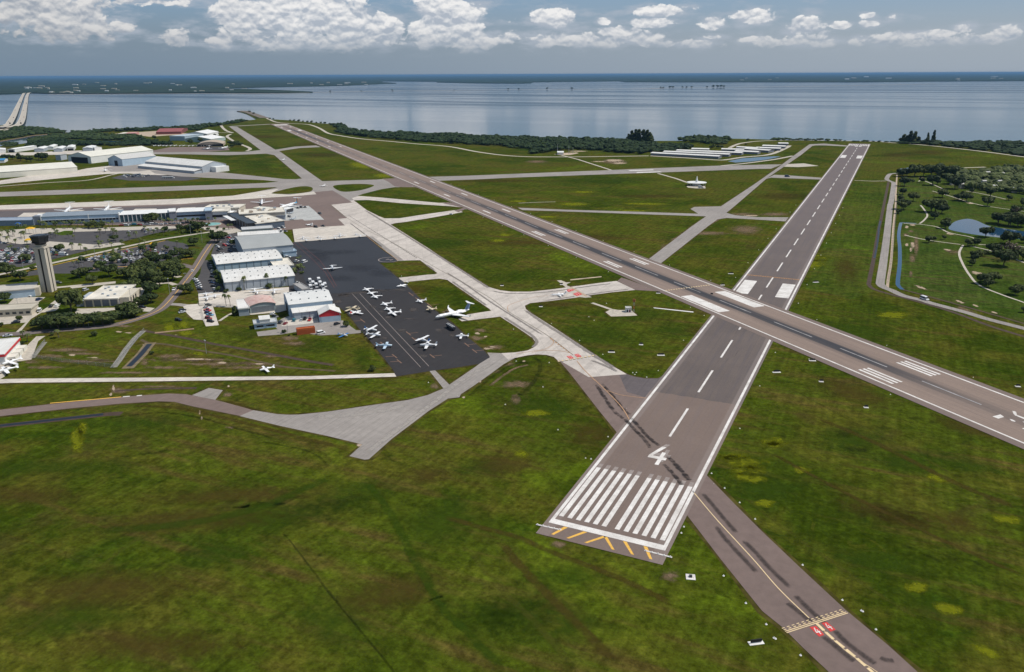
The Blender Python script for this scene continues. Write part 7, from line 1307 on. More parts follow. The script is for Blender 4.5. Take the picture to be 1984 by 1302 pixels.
def tree_meshes(kind, v):
    r = random.Random(hash_(kind)+v*17); tm = MB()
    if kind == 'palm':
        h = 6.6; pts = [(0, 0, 0), (.15, .05, 2.2), (.3*(v-1), .1, 4.6), (.45*(v-1), .15, h)]
        for i in range(3): tm.tube(pts[i], pts[i+1], .26-.04*i, .22-.04*i, 6)
        cm = MB(); top = Vector(pts[-1])
        for k in range(17):
            a = 2*math.pi*k/17+r.uniform(-.15, .15); el = r.uniform(-.15, 1.0); d = Vector((math.cos(a), math.sin(a), 0)); n_ = Vector((-d.y, d.x, 0)); prev = None; L = r.uniform(2.1, 2.8)
            for s in range(5):
                t = s/4; p = top+d*L*(t*math.cos(el*.6))+Vector((0, 0, L*(math.sin(el)*t-1.05*t*t))); w = .52*math.sin(math.pi*(.18+.78*t))
                cur = (p-n_*w-Vector((0, 0, w*.45)), p, p+n_*w-Vector((0, 0, w*.45)))
                if prev: cm.add([prev[0], prev[1], prev[2], cur[0], cur[1], cur[2]], [(0, 1, 4, 3), (1, 2, 5, 4)])
                prev = cur
        return tm.mesh('trunk', m_trunk), cm.mesh('crown', m_palm)
    if kind == 'oak': h, R0, nl, n, sz, fl = 2.4, 4.6, 9, 950, .62, .72
    elif kind == 'round': h, R0, nl, n, sz, fl = 2.2, 3.4, 6, 620, .55, .95
    elif kind == 'tall': h, R0, nl, n, sz, fl = 4.0, 3.0, 11, 900, .62, 1.0
    elif kind == 'thin': h, R0, nl, n, sz, fl = 3.4, 3.2, 6, 130, .35, .9
    else: h, R0, nl, n, sz, fl = .6, 1.7, 5, 380, .4, .8
    lobes = []
    for k in range(nl):
        if kind == 'tall': z = h+k*1.15; a = r.uniform(0, 6.28); q_ = 1.5*(1-k/nl)+.3; lobes.append(((math.cos(a)*q_*.8, math.sin(a)*q_*.8, z), (1.0-k/nl*.75)*2.2+.35))
        else: a = 2*math.pi*k/nl+r.uniform(-.4, .4); q_ = R0*r.uniform(.35, .72) if k else 0; lobes.append(((math.cos(a)*q_, math.sin(a)*q_, h+R0*.5+r.uniform(-.6, 1.1)*R0*.28), R0*r.uniform(.40, .58)))
    vs, fs = leaf_cloud(r, lobes, n, sz, fl); 
    if kind == 'bush': pass
    tm.tube((0, 0, -.1), (r.uniform(-.2, .2), r.uniform(-.2, .2), h*.75), .34 if kind != 'bush' else .1, .2 if kind != 'bush' else .08, 6)
    for c, rr_ in lobes[:6]: tm.tube((0, 0, h*.6), (c[0]*.8, c[1]*.8, c[2]-.1), .15, .05, 5)
    ml = {'oak': m_leafd, 'round': m_leafm, 'tall': m_leafd, 'thin': m_bare, 'bush': m_leafm}[kind]
    return tm.mesh('trunk', m_trunk), mesh('crown', vs, fs, ml)
def hash_(s): return sum(ord(c)*(i+1) for i, c in enumerate(s))
TW = {'oak': 9.6, 'round': 7.0, 'tall': 5.6, 'palm': 5.0, 'bush': 3.6, 'thin': 6.6}
NMT = {'oak': 'oak_tree', 'round': 'leafy_tree', 'tall': 'pine_tree', 'palm': 'palm_tree', 'bush': 'bush', 'thin': 'bare_tree'}
tcount = [0]
def tree(kind, px, py, wpx, label, group=None, hs=1.0, leaf=None, p=None):
    v = tcount[0] % 4; tcount[0] += 1
    if (kind, v, leaf) not in TM:
        a, b = TM.get((kind, v, None)) or tree_meshes(kind, v)
        if (kind, v, None) not in TM: TM[(kind, v, None)] = (a, b)
        if leaf: b = b.copy(); b.materials[0] = leaf
        TM[(kind, v, leaf)] = (a, b)
    tr_, cw = TM[(kind, v, leaf)]
    g = p or G(px, py); dist = (g-Vector((CX, CY, CZ))).length; s = (wpx/F*dist)/TW[kind]
    root = empty(NMT[kind], (g.x, g.y, 0), rnd.uniform(0, 6.28), label, {'palm': 'palm', 'bush': 'bush'}.get(kind, 'tree'), group); root.scale = (s, s, s*hs)
    if kind != 'bush' or True: obj('trunk', tr_, root)
    obj('crown', cw, root); return root
def trees(kind, lst, desc, place, group, hs=1.0, leaf=None):
    lst = sorted(lst)
    for i, t in enumerate(lst): tree(kind, t[0], t[1], t[2], '%s, %s %s' % (desc, ordn(i+1), place), group, (t[3] if len(t) > 3 else 1)*hs, leaf)
GT = 'trees on the golf course'
def Z6(l): return [(1640+x/5.424, 400+y/5.424, w/5.424) for x, y, w in l]
def Z5(l): return [(1460+x/3.786, 230+y/3.786, w/3.786) for x, y, w in l]
trees('oak', Z6([(930, 62, 150), (1000, 74, 120), (1590, 185, 125), (1700, 200, 150), (1800, 215, 150), (1866, 180, 110), (1460, 322, 120), (1710, 395, 150), (1530, 495, 125), (1650, 628, 190), (1440, 815, 125), (1490, 850, 90), (1550, 795, 115), (1770, 930, 115)]), 'dark spreading tree on the nearer fairways', 'from the canal', GT)
trees('round', Z6([(580, 36, 90), (545, 78, 55), (920, 132, 70), (1040, 235, 100), (860, 380, 78), (918, 368, 55), (1022, 348, 45), (1270, 420, 80), (1348, 415, 85), (1455, 520, 60), (1330, 540, 70), (1395, 525, 70), (1350, 580, 80), (1320, 620, 65), (1475, 790, 90), (1800, 900, 80), (1850, 885, 60), (1858, 1115, 60), (1800, 545, 100), (1850, 565, 100), (1866, 385, 80)]), 'small round dark tree on the nearer fairways', 'from the canal', GT, 1.0, m_leafd)
tree('thin', 1965.5, 418, 13, 'half bare tree beside the golf pond edge', None); tree('thin', 1951, 505, 30, 'large grey half bare tree among the nearer fairways', None); tree('thin', 1971, 500, 20, 'smaller grey bare tree by the nearer fairways', None)
trees('oak', Z5([(1090, 425, 70), (1125, 420, 60), (1180, 425, 95), (1245, 425, 80), (1300, 425, 100), (1350, 415, 90), (1105, 495, 70), (1170, 605, 72), (1100, 665, 85), (1310, 488, 80), (1300, 685, 110), (1380, 694, 75), (1385, 578, 70), (1500, 602, 60), (1562, 607, 68), (1715, 642, 70), (1920, 702, 72), (1795, 766, 82), (1880, 790, 90), (1960, 792, 90), (1475, 515, 95), (1450, 480, 80)]), 'dark tree on the farther fairways', 'from the service road', GT)
trees('round', Z5([(1090, 555, 50), (1075, 608, 48), (1065, 695, 36), (1165, 472, 28), (1345, 482, 50), (1330, 735, 58), (1530, 596, 60), (1600, 545, 36), (1735, 572, 62), (1740, 610, 40), (1975, 642, 56), (1410, 788, 60), (1440, 430, 90), (1235, 470, 40), (1870, 600, 40), (1950, 545, 50)]), 'small dark tree on the farther fairways', 'from the service road', GT, 1.0, m_leafd)
# airport trees
def Z7(l): return [(x/6.51, 540+y/6.51, w/6.51) for x, y, w in l]
def Z3(l): return [(x/6.51, 370+y/6.51, w/6.51) for x, y, w in l]
def Z4(l): return [(250+x/6.51, 370+y/6.51, w/6.51) for x, y, w in l]
def Z8(l): return [(400+x/6.51, 470+y/6.51, w/6.51) for x, y, w in l]
trees('oak', Z7([(535, 640, 190), (640, 618, 240), (740, 640, 230), (850, 615, 240), (700, 590, 200), (800, 590, 200), (960, 612, 220), (1060, 598, 190), (1190, 592, 200), (1300, 580, 210), (1400, 560, 210), (1620, 470, 230), (1710, 480, 170), (1560, 500, 150)]), 'big dark oak in the hedge line along the airport road', 'from the frame edge', 'oaks along the airport road', .85)
tree('oak', 138, 603, 40, 'tallest round dark tree beside the flat cream roofed building', None, 1.25)
trees('oak', Z7([(1840, 320, 150), (1760, 330, 120), (1910, 300, 150), (1690, 110, 90), (1880, 160, 150), (60, 300, 130), (1500, 120, 70)]), 'dark oak around the offices', 'from the frame edge', 'oaks around the offices')
trees('palm', Z7([(290, 745, 80), (345, 800, 90), (740, 745, 95), (1560, 130, 80), (1380, 330, 60), (1255, 330, 40)]), 'squat palm near the offices', 'from the frame edge', 'palms near the offices', .75)
trees('bush', Z7([(655, 715, 50), (1200, 720, 80), (20, 600, 60), (245, 520, 70), (285, 830, 50), (1900, 935, 30), (440, 590, 80)]), 'dark bush on the grass by the airport road', 'from the frame edge', 'bushes by the airport road', 1, m_leafd)
trees('oak', Z3([(260, 1130, 150), (100, 1080, 150), (40, 1010, 130), (320, 905, 120), (750, 775, 110), (1440, 630, 90), (1000, 1095, 140), (1070, 1060, 110), (1170, 1175, 130), (1380, 1080, 170), (1560, 1090, 140), (1650, 1080, 140), (1750, 1050, 170), (1860, 1150, 180), (1910, 1030, 150), (1860, 380, 100), (1690, 1200, 120), (420, 1000, 60)]), 'dark oak between the tower and the car parks', 'from the frame edge', 'oaks between the tower and the car parks')
trees('palm', Z3([(910, 740, 60), (1020, 745, 55), (1090, 800, 60), (1240, 700, 50), (1290, 700, 50), (1410, 720, 50), (1545, 700, 60), (230, 480, 45), (30, 560, 50), (120, 580, 50), (180, 575, 50), (270, 590, 50), (640, 590, 45), (1720, 600, 60), (1760, 660, 50), (1830, 690, 50), (870, 600, 40), (940, 615, 40), (590, 480, 45), (1000, 960, 60), (940, 955, 50), (1290, 920, 60), (1450, 900, 60), (1540, 905, 60)]), 'palm among the car parks', 'from the frame edge', 'palms among the car parks', 1.0)
trees('palm', Z3([(500+i*44, 455+(i % 3)*10, 50) for i in range(22) if i not in (3,)]), 'palm along the long terminal front', 'from the tower side', 'palms along the terminal front', 1.1)
trees('round', Z3([(1120, 470, 80), (1200, 475, 100), (1290, 460, 80), (700, 440, 60), (900, 430, 60)]), 'dark round tree along the long terminal front', 'from the tower side', 'round trees along the terminal front', 1, m_leafd)
trees('oak', Z4([(300, 400, 150), (240, 410, 90), (870, 520, 170), (775, 520, 110), (720, 500, 80), (640, 490, 80), (1120, 650, 160), (1190, 600, 110), (1080, 640, 110), (820, 690, 120), (1320, 690, 95), (560, 850, 120), (720, 840, 130), (780, 840, 110), (640, 800, 100), (600, 1000, 120), (500, 1040, 190), (430, 1000, 150), (330, 1150, 210), (250, 1120, 180), (120, 1150, 190), (60, 1100, 180), (70, 1230, 130), (280, 1300, 180), (390, 1200, 150), (700, 1300, 150), (650, 870, 80), (200, 960, 80)]), 'dark oak beside the access road', 'from the tower side', 'oaks beside the access road')
trees('palm', Z4([(400+i*52, 420+(i % 2)*16, 55) for i in range(9)]+[(1260, 490, 50), (1305, 480, 45), (1005, 395, 45), (1090, 390, 40), (930, 540, 50), (510, 560, 50), (625, 540, 50), (870, 570, 45)]), 'palm near the roundabout', 'from the tower side', 'palms near the roundabout')
trees('round', Z4([(1100, 1060, 70), (1120, 1130, 80), (1150, 1190, 90), (1130, 1270, 70), (1170, 1160, 60), (1090, 990, 55), (770, 1290, 100), (1200, 500, 40), (1170, 590, 80), (450, 520, 80), (1060, 950, 50), (720, 1230, 60)]), 'green bushy tree by the hangars and the road', 'from the tower side', 'bushy trees by the hangars', 1, m_leafm)
for x, y, w_, hs, lb in ((1460, 1255, 75, 1.75, 'tall palm before the palm lined hangar wall, nearest its road end'), (1745, 1215, 75, 1.7, 'tall palm before the middle of the palm lined hangar wall')): tree('palm', 250+x/6.51, 370+y/6.51, w_/6.51, lb, None, hs)
tree('palm', 400+1005/6.51, 470+555/6.51, 8.5, 'tall palm before the apron end of the palm lined hangar wall', None, 1.7)
tree('palm', 438.5, 593, 10.5, 'tall palm of a pair beside the flat white building, road side', None, 1.6); tree('palm', 446.3, 594, 10.5, 'tall palm of a pair beside the flat white building, building side', None, 1.6)
for x, y, w_, lb in ((400+410/6.51, 470+610/6.51, 11, 'dark bush at the foot of the hangar wall, nearest the road'), (400+790/6.51, 470+580/6.51, 13, 'dark bush at the middle of the palm lined hangar wall'), (438, 567, 10, 'bush at the road end corner of the hangar wall'), (670, 633, 15, 'round dark bush beside the red gabled hangar'), (721.7, 719.5, 15, 'large round dark bush on the grass corner by the apron'), (550.5, 645.5, 9, 'small bush beside the lamp pole in the yard'), (560, 651, 5, 'smallest bush near the orange container'), (701, 645.5, 5, 'small dark bush at the apron edge by the yard'), (294, 686.5, 8, 'dark bush beside the short pool of ditch water')):
    tree('bush', x, y, w_, lb, None, 1.0, m_leafd)
tree('tall', 456, 611, 10, 'narrow dark tree against the flat white building', None, .62); tree('bush', 473, 607, 8, 'bush before the flat white building', None)
trees('bush', Z8([(1060, 905, 70), (1090, 900, 60), (1110, 880, 50), (500, 890, 40)]), 'bush at the corner of the pitched roof hangar', 'from the yard', 'bushes at the pitched roof hangar', 1.1, m_leafy)
trees('palm', Z8([(1110, 400, 75), (1150, 360, 75), (1190, 345, 75), (1220, 375, 70), (1150, 250, 60), (1085, 330, 60), (1180, 220, 50)]), 'palm in the garden at the apron end of the white hangars', 'from the hangar', 'palms in the apron garden', .8)
trees('bush', Z8([(1120, 385, 60), (1200, 395, 60), (1160, 330, 60)]), 'yellow flowered shrub in the apron garden', 'from the hangar', 'shrubs in the apron garden', .8, m_leafy)
trees('round', [(6, 306.5, 7), (15, 310, 10), (25, 309, 9), (36, 305, 8), (40, 312, 12), (52, 313, 9), (60, 314, 12), (75, 309, 12), (83, 311, 15), (90, 309, 12), (300, 270, 8), (330, 280, 8), (370, 279, 10), (388, 276, 9)], 'dark tree among the far white hangars', 'from the frame edge', 'trees among the far hangars', 1, m_leafd)
trees('round', [(454, 283, 12), (460, 281, 12), (446, 281, 10), (466, 284, 10), (450, 286, 9), (405, 262, 9), (416, 264, 6), (420, 262, 7)], 'dark bushy tree beside the crooked pale track', 'from the hangars', 'trees beside the crooked track', .8, m_leafd)
trees('tall', [(1218, 273, 9, .8), (1224, 274, 11, 1.0), (1231, 275, 12, 1.05), (1238, 276, 12, 1.1), (1246, 276.5, 12, 1.1), (1253, 277, 12, 1.1), (1259, 277.5, 11, 1.0), (1263, 276, 8, .8)], 'tall dark pine in the shoreline clump', 'from the runway end', 'tall pines in the shoreline clump', .62)
trees('tall', [(1744, 277, 8, .6), (1750, 277, 9, .9), (1756, 277.5, 8, .9), (1763, 278, 10, 1.15), (1771, 278, 10, 1.1), (1779, 278, 8, .8), (1796, 279, 6, 1.7), (1807, 280, 6.5, 2.0)], 'tall dark tree standing above the far mangroves', 'from the runway', 'tall trees above the far mangroves', .62)
trees('round', [(562+i*8.5, 234.4+i*.75, 4+(i % 3)) for i in range(12)]+[(1449, 273, 6), (1497, 271, 5), (1445, 281.5, 5), (1383, 286, 9), (1391, 287.5, 9), (1378, 288, 8), (1398, 287, 7), (523, 231.5, 5), (530, 232, 4), (484, 218, 5), (492, 221.5, 5)], 'small dark shore tree', 'along the bay from the bridge', 'small trees along the shore', .8, m_leafd)
lt = random.Random(21)
def lot_trees(kind, px, n, w0, w1, desc, place, group, leaf=None):
    poly = [G(*p) for p in px]; x0, x1 = min(p[0] for p in px), max(p[0] for p in px); y0, y1 = min(p[1] for p in px), max(p[1] for p in px); L = []
    while len(L) < n:
        x, y = lt.uniform(x0, x1), lt.uniform(y0, y1)
        if inside(G(x, y), poly): L.append((x, y, lt.uniform(w0, w1)))
    trees(kind, L, desc, place, group, 1, leaf)
lot_trees('palm', [(100, 452), (330, 442), (350, 450), (300, 462), (250, 470), (110, 500)], 26, 7, 9, 'slim palm on the verges of the terminal roads', 'from the tower', 'palms on the terminal verges')
lot_trees('palm', [(160, 505), (250, 482), (345, 474), (350, 486), (300, 505), (220, 514)], 18, 7, 9, 'slim palm standing in the near car park rows', 'from the tower', 'palms in the near car park')
lot_trees('palm', [(-5, 453), (60, 446), (70, 480), (72, 508), (-5, 514)], 20, 7, 9, 'slim palm left of the control tower', 'from the frame edge', 'palms left of the tower')
lot_trees('round', [(150, 505), (350, 474), (380, 500), (350, 515), (240, 530), (160, 532)], 20, 8, 14, 'leafy tree at the edge of the near car park', 'from the tower', 'leafy trees round the near car park')
lot_trees('oak', [(300, 500), (360, 495), (350, 530), (330, 560), (290, 560), (250, 545), (260, 520)], 10, 20, 28, 'broad oak in the grove beside the airport road', 'from the tower', 'oaks in the roadside grove')
lot_trees('bush', [(330, 425), (400, 425), (440, 452), (400, 462), (345, 452)], 14, 5, 9, 'garden shrub round the terminal roundabout', 'from the tower', 'shrubs round the roundabout', m_leafm)
lot_trees('bush', [(404, 505), (424, 505), (434, 560), (424, 566)], 10, 7, 11, 'shrub along the road end of the white hangars', 'from the road', 'shrubs along the hangar ends', m_leafm)
trees('round', [(640, 178.4, 4), (700, 177.4, 3), (760, 176.4, 4), (880, 175.3, 3), (985, 174, 4), (1005, 173.8, 4), (1060, 173.4, 5), (1108, 173, 5), (1280, 171, 4), (1285, 171, 4), (1298, 170.8, 5), (1304, 170.6, 5), (1322, 170.3, 4), (1330, 170.2, 4), (1340, 170.1, 4), (1370, 169.7, 4), (1382, 169.6, 6), (1390, 169.4, 6), (1397, 169.3, 6), (1402, 169.2, 5)], 'tiny dark tree on the far causeway', 'from the bridge side', 'trees on the far causeway', .8, m_leafd)
# mangrove and far woodland masses: one canopy object per wood
def wood(name, label, px_poly, spacing, rad, hgt_, seed, holes=(), m=None):
    poly = [G(*p) for p in px_poly]; hs = [[G(*p) for p in h] for h in holes]; r = random.Random(seed); x0, x1 = min(p.x for p in poly), max(p.x for p in poly); y0, y1 = min(p.y for p in poly), max(p.y for p in poly)
    t = (1+5**.5)/2; iv = [Vector(v).normalized() for v in ((-1, t, 0), (1, t, 0), (-1, -t, 0), (1, -t, 0), (0, -1, t), (0, 1, t), (0, -1, -t), (0, 1, -t), (t, 0, -1), (t, 0, 1), (-t, 0, -1), (-t, 0, 1))]
    fi = [(0, 11, 5), (0, 5, 1), (0, 1, 7), (0, 7, 10), (0, 10, 11), (1, 5, 9), (5, 11, 4), (11, 10, 2), (10, 7, 6), (7, 1, 8), (3, 9, 4), (3, 4, 2), (3, 2, 6), (3, 6, 8), (3, 8, 9), (4, 9, 5), (2, 4, 11), (6, 2, 10), (8, 6, 7), (9, 8, 1)]
    vs, fs = [], []; y = y0
    while y < y1:
        x = x0
        while x < x1:
            p = Vector((x+r.uniform(-.5, .5)*spacing, y+r.uniform(-.5, .5)*spacing, 0)); x += spacing
            if not inside(p, poly) or any(inside(p, h) for h in holes and hs): continue
            tall = .7+.6*mnoise.noise(p*.012)+r.uniform(-.15, .25); R1 = rad*r.uniform(.7, 1.25); H1 = max(1.5, hgt_*tall)
            for q_ in range(3):                       # three lumps make one crown
                c = p+Vector((r.uniform(-.5, .5)*R1, r.uniform(-.5, .5)*R1, H1*(.62+.18*q_*r.random()))); rr_ = R1*r.uniform(.45, .8); b = len(vs)
                for v in iv: k = r.uniform(.7, 1.25); vs.append((c.x+v.x*rr_*k, c.y+v.y*rr_*k, max(0, c.z+v.z*H1*.42*k)))
                fs += [(b+i, b+j, b+l) for i, j, l in fi]
        y += spacing*.9
    return struct(obj(name, mesh(name, vs, fs, m or m_mang)), label, 'stuff')
wood('mangroves', 'mangrove thicket on the spit beside the twin bridges', [(36, 247), (60, 248), (95, 252), (131, 257), (95, 258.5), (64, 261), (43, 265), (0, 271.5), (-60, 278), (-60, 262), (0, 257.5), (20, 255.5)], 13, 10, 8, 1)
wood('mangroves', 'mangrove clump at the frame edge by the bridge foot', [(-50, 252), (-10, 246), (4, 244.5), (10, 246), (0, 249.5), (-30, 257)], 13, 10, 9, 2)
wood('mangroves', 'small mangrove islet in the creek mouth', [(4, 283), (12, 278), (34, 279), (38, 281), (20, 284)], 11, 9, 6, 3)
wood('mangroves', 'mangrove band between the creek and the tidal pool', [(53, 279), (55, 272), (81, 269), (121, 260.5), (145, 257.5), (182, 255.5), (182, 259), (150, 263), (230, 263.5), (262, 262.5), (276, 265), (277, 270.5), (240, 272), (200, 272), (150, 270), (116, 269), (80, 273)], 13, 10, 8, 4)
wood('mangroves', 'mangrove band behind the small white hangars', [(52, 286), (54, 280), (85, 274), (114, 270), (118, 273.5), (190, 277), (236, 277), (240, 273), (280, 271), (300, 275), (335, 279), (335, 282), (300, 282.5), (240, 283), (200, 282), (150, 284), (60, 287.5)], 13, 9, 7, 5)
wood('mangroves', 'mangrove fringe along the shore behind the red roof', [(181, 255), (232, 252.3), (282, 251), (323, 249), (400, 243), (431, 241), (475, 234.5), (470, 237), (425, 243.5), (400, 248), (385, 253), (366, 252), (350, 249.5), (283, 253.5), (230, 255), (182, 257)], 14, 10, 9, 6)
wood('mangroves', 'long mangrove wood along the bay beyond the long runway', [(640, 242), (664, 244), (672, 249.5), (693, 255), (750, 258.5), (830, 260.5), (900, 264), (1000, 267), (1050, 269), (1126, 271), (1190, 273), (1265, 275), (1262, 280), (1320, 284), (1338, 286.5), (1335, 291), (1262, 295), (1240, 299), (1200, 296), (1130, 290), (1095, 291), (1050, 296), (1025, 300), (1040, 291), (1000, 287), (940, 281.5), (850, 277.5), (780, 272.5), (720, 266.5), (670, 260.5), (650, 256.5), (658, 252), (652, 247)], 13.5, 10, 8.5, 7)
wood('mangroves', 'mangrove clump beyond the shed rows', [(1313, 272.5), (1345, 268.5), (1365, 270), (1410, 270), (1409, 279.5), (1390, 280), (1350, 277.5), (1320, 274.5)], 14, 11, 9, 8)
wood('mangroves', 'thin shore fringe beside the crossing runway end', [(1492, 270), (1560, 271.5), (1630, 272.8), (1632, 273.6), (1560, 272.8), (1495, 272)], 12, 8, 6, 9)
wood('mangroves', 'thin low shore fringe past the crossing runway end', [(1633, 272.8), (1735, 275), (1735, 276), (1633, 274)], 12, 6, 3, 10)
wood('mangroves', 'wide mangrove wood beyond the golf course and track', [(1740, 276.5), (1800, 277.5), (1850, 277.5), (1984, 279), (2200, 283), (2200, 330), (1984, 302.5), (1900, 291), (1800, 281), (1745, 278)], 14, 11, 8, 11)
wood('woodland', 'dense dark woodland at the far side of the golf course', [(1743, 339), (1752, 334), (1790, 333), (1815, 337), (1830, 345), (1838, 357), (1860, 365), (1900, 369), (1984, 376), (2120, 390), (2120, 330), (1984, 326), (1925, 329), (1895, 336), (1850, 334), (1815, 331)], 11, 8, 9, 12, m=m_leafd)
for k, (x, y) in enumerate([(1912, 335), (1935, 352), (1905, 352), (1952, 346), (1925, 361), (1965, 366), (1845, 352), (1862, 358), (1978, 330), (1940, 337)]): building('trailer_home', 'pale trailer home half hidden in the far woodland, %s from the lane' % ordn(k+1), 'house', (x, y-1.2), y, (x+7, y-1.5), (x+7.6, y-2.3), 'gx', 1, m_beige, mat('dull_home_roof', (0.45, 0.44, 0.42), .8), 'homes in the far woodland', H=6.5)

# ---------------------------------------------------------------- airfield furniture
root = empty('navigation_beacon', tuple(G(1349.5, 359)), 0, 'white round beacon station with a pointed mast out in the grass', 'beacon')
w = MB(); w.loft([ring(6.5, 0, 16), ring(6.5, 4.2, 16)]); w.obj('round_hut', m_white, root, False); w = MB(); w.loft([ring(15, 4.2, 24), ring(15, 4.8, 24)]); w.obj('counterpoise_disc', m_white, root)
w = MB(); w.loft([ring(2.2, 4.8, 10), ring(1.6, 8, 10), ring(.35, 14, 10)]); w.obj('antenna_cone', m_white, root)
for i in range(12): a = 2*math.pi*i/12; w = MB(); w.tube((13.5*math.cos(a), 13.5*math.sin(a), 0), (13.5*math.cos(a), 13.5*math.sin(a), 4.2), .3, .3, 5); w.obj('post', m_metal, root)
S('beacon_pad', [(1330, 361), (1340, 358.5), (1366, 360.5), (1367, 365), (1352, 365.4), (1333, 363.5)], 3, m_path, 'pale pad under the white round beacon station')
pcar(1358, 364.6, 3, 0, 'van', 'white', 'white van at the white round beacon station', None, 1.6)
building('equipment_shed', 'white shed in a fenced plot beyond the cross taxiway', 'shed', (1080, 295.6), 297.5, (1092, 295.6), (1092, 293), 'gx', 1.5, m_white, m_white, None, H=4.5)
S('gravel_pad', [(1073, 299), (1083, 297), (1102, 296), (1118, 295.6), (1121, 297), (1104, 300.5), (1085, 300.5)], 3, m_sand, 'sandy pad round the white shed')
for k, x in enumerate((1080, 1102, 1110)): tag(MB().tube((0, 0, 0), (0, 0, 20-3*k), .5, .3, 5).obj('antenna_mast', m_metal, loc=tuple(G(x, 297.5+k*.4))), 'thin mast standing in the sandy plot, %s from the shed side' % ordn(k+1), 'mast', 'thin masts in the sandy plot')
# antenna shelter with its striped mast
r_, lx, dd, h_ = building('equipment_shed', 'small white antenna shelter with dark doors on a concrete pad', 'shed', (1212.5, 598.3), 607, (1223.5, 598.3), (1225, 595.6), 'flat', 0, m_white, m_roofw, None, H=2.7, over=.15)
for f_, m__ in ((.28, m_hole), (.72, mat('maroon_door', (0.16, .03, .03), .6))): w = MB(); w.box(lx*f_-.5, lx*f_+.5, -.05, .03, .1, 2.1); w.obj('door', m__, r_)
p = G(1227.5, 605.5); root = empty('antenna_mast', tuple(p), 0, 'orange and grey lattice mast behind the small antenna shelter', 'mast')
for k in range(4):
    w = MB(); z0, z1 = k*2.6, k*2.6+2.6
    for sx, sy in ((-.4, -.4), (.4, -.4), (.4, .4), (-.4, .4)): w.tube((sx, sy, z0), (sx, sy, z1), .06, .06, 4)
    w.tube((-.4, -.4, z0), (.4, -.4, z1), .045, .045, 4); w.tube((.4, .4, z0), (-.4, .4, z1), .045, .045, 4); w.tube((-.4, .4, z0), (-.4, -.4, z1), .045, .045, 4); w.tube((.4, -.4, z0), (.4, .4, z1), .045, .045, 4)
    w.obj('mast_section', mat('mast_orange', (0.50, 0.14, 0.04), .6) if k % 2 else m_metal, root)
w = MB(); w.box(-1.0, 1.0, -.2, .2, 8.0, 10.0); w.obj('antenna_panel', mat('dull_orange', (0.42, 0.17, 0.07), .7), root)
tag(MB().tube((0, 0, 0), (0, 0, 3.4), .12, .1, 6).obj('post', m_metal, loc=tuple(G(1187.5, 607.5))), 'short grey post at the path end of the shelter pad', 'post')
sheet('concrete_strip', [(1266.5, 595.9), (1343.8, 604), (1343.2, 605.6), (1266.2, 597.1)], LZ*3, m_wworn, 'long thin white concrete strip in the grass below the long runway')
sheet('concrete_strip', [(1105, 541.4), (1165, 535.4), (1166, 537), (1105, 543.4)], LZ*3, m_sand, 'pale strip in the grass above the red hold signs')
def bar_lights(a, b, label):
    A, B = G(*a), G(*b); d = B-A; L = d.length; root = empty('light_bar', tuple(A), math.atan2(d.y, d.x), label, 'light bar'); w = MB(); w.box(0, L, -.35, .35, .12, .3); w.obj('beam', m_wpaint, root)
    for i in range(5): w = MB(); x = .6+(L-1.2)*i/4; w.tube((x, 0, .3), (x, 0, .65), .16, .2, 8); w.obj('lamp', m_white, root)
bar_lights((1038.8, 1016.9), (1087.7, 1027.8), 'white light bar lying across the pavement corner on the far side of the threshold')
bar_lights((1248.5, 1067.4), (1302, 1081), 'white light bar lying across the pavement corner near the slanting taxiway')
_lamp = {}
def edge_light(p, label, group, big=1.0, name='edge_light'):
    if 'm' not in _lamp:
        w = MB(); w.loft([ring(.5, 0.06, 10), ring(.48, .14, 10)]); _lamp['pad'] = w.mesh('concrete_base', m_wworn); w = MB(); w.tube((0, 0, .14), (0, 0, .5), .06, .06, 6); w.loft([ring(.14, .5, 8), ring(.17, .62, 8), ring(.05, .75, 8)]); _lamp['m'] = w.mesh('lamp', m_white)
    r = empty(name, (p.x, p.y, 0), rnd.uniform(0, 3), label, 'runway light', group); big *= .8; r.scale = (big,)*3; obj('concrete_base', _lamp['pad'], r); obj('lamp', _lamp['m'], r)
y0 = G(1422, 828.4).y % 60.96; k = 0
for i in range(14):
    y = y0+60.96*i
    for sx, tx in ((-1, 'apron'), (1, 'golf course')):
        p = Vector((sx*28.6, y, 0))
        if abs(p.dot(NV)-N0) < 31: continue
        edge_light(p, 'white light on the %s side of the crossing runway, %s from its threshold' % (tx, ordn(i+1)), 'lights beside the crossing runway', 0.8+y/1400)
for i in range(16):
    s = 60+60.96*i
    for sx, tx in ((-1, 'apron'), (1, 'golf course')):
        p = SN(s, sx*31.5)
        if abs(p.x) < 27: continue
        edge_light(p, 'white light on the %s side of the long runway, %s from the frame edge' % (tx, ordn(i+1)), 'lights beside the long runway', .75+s/1400)
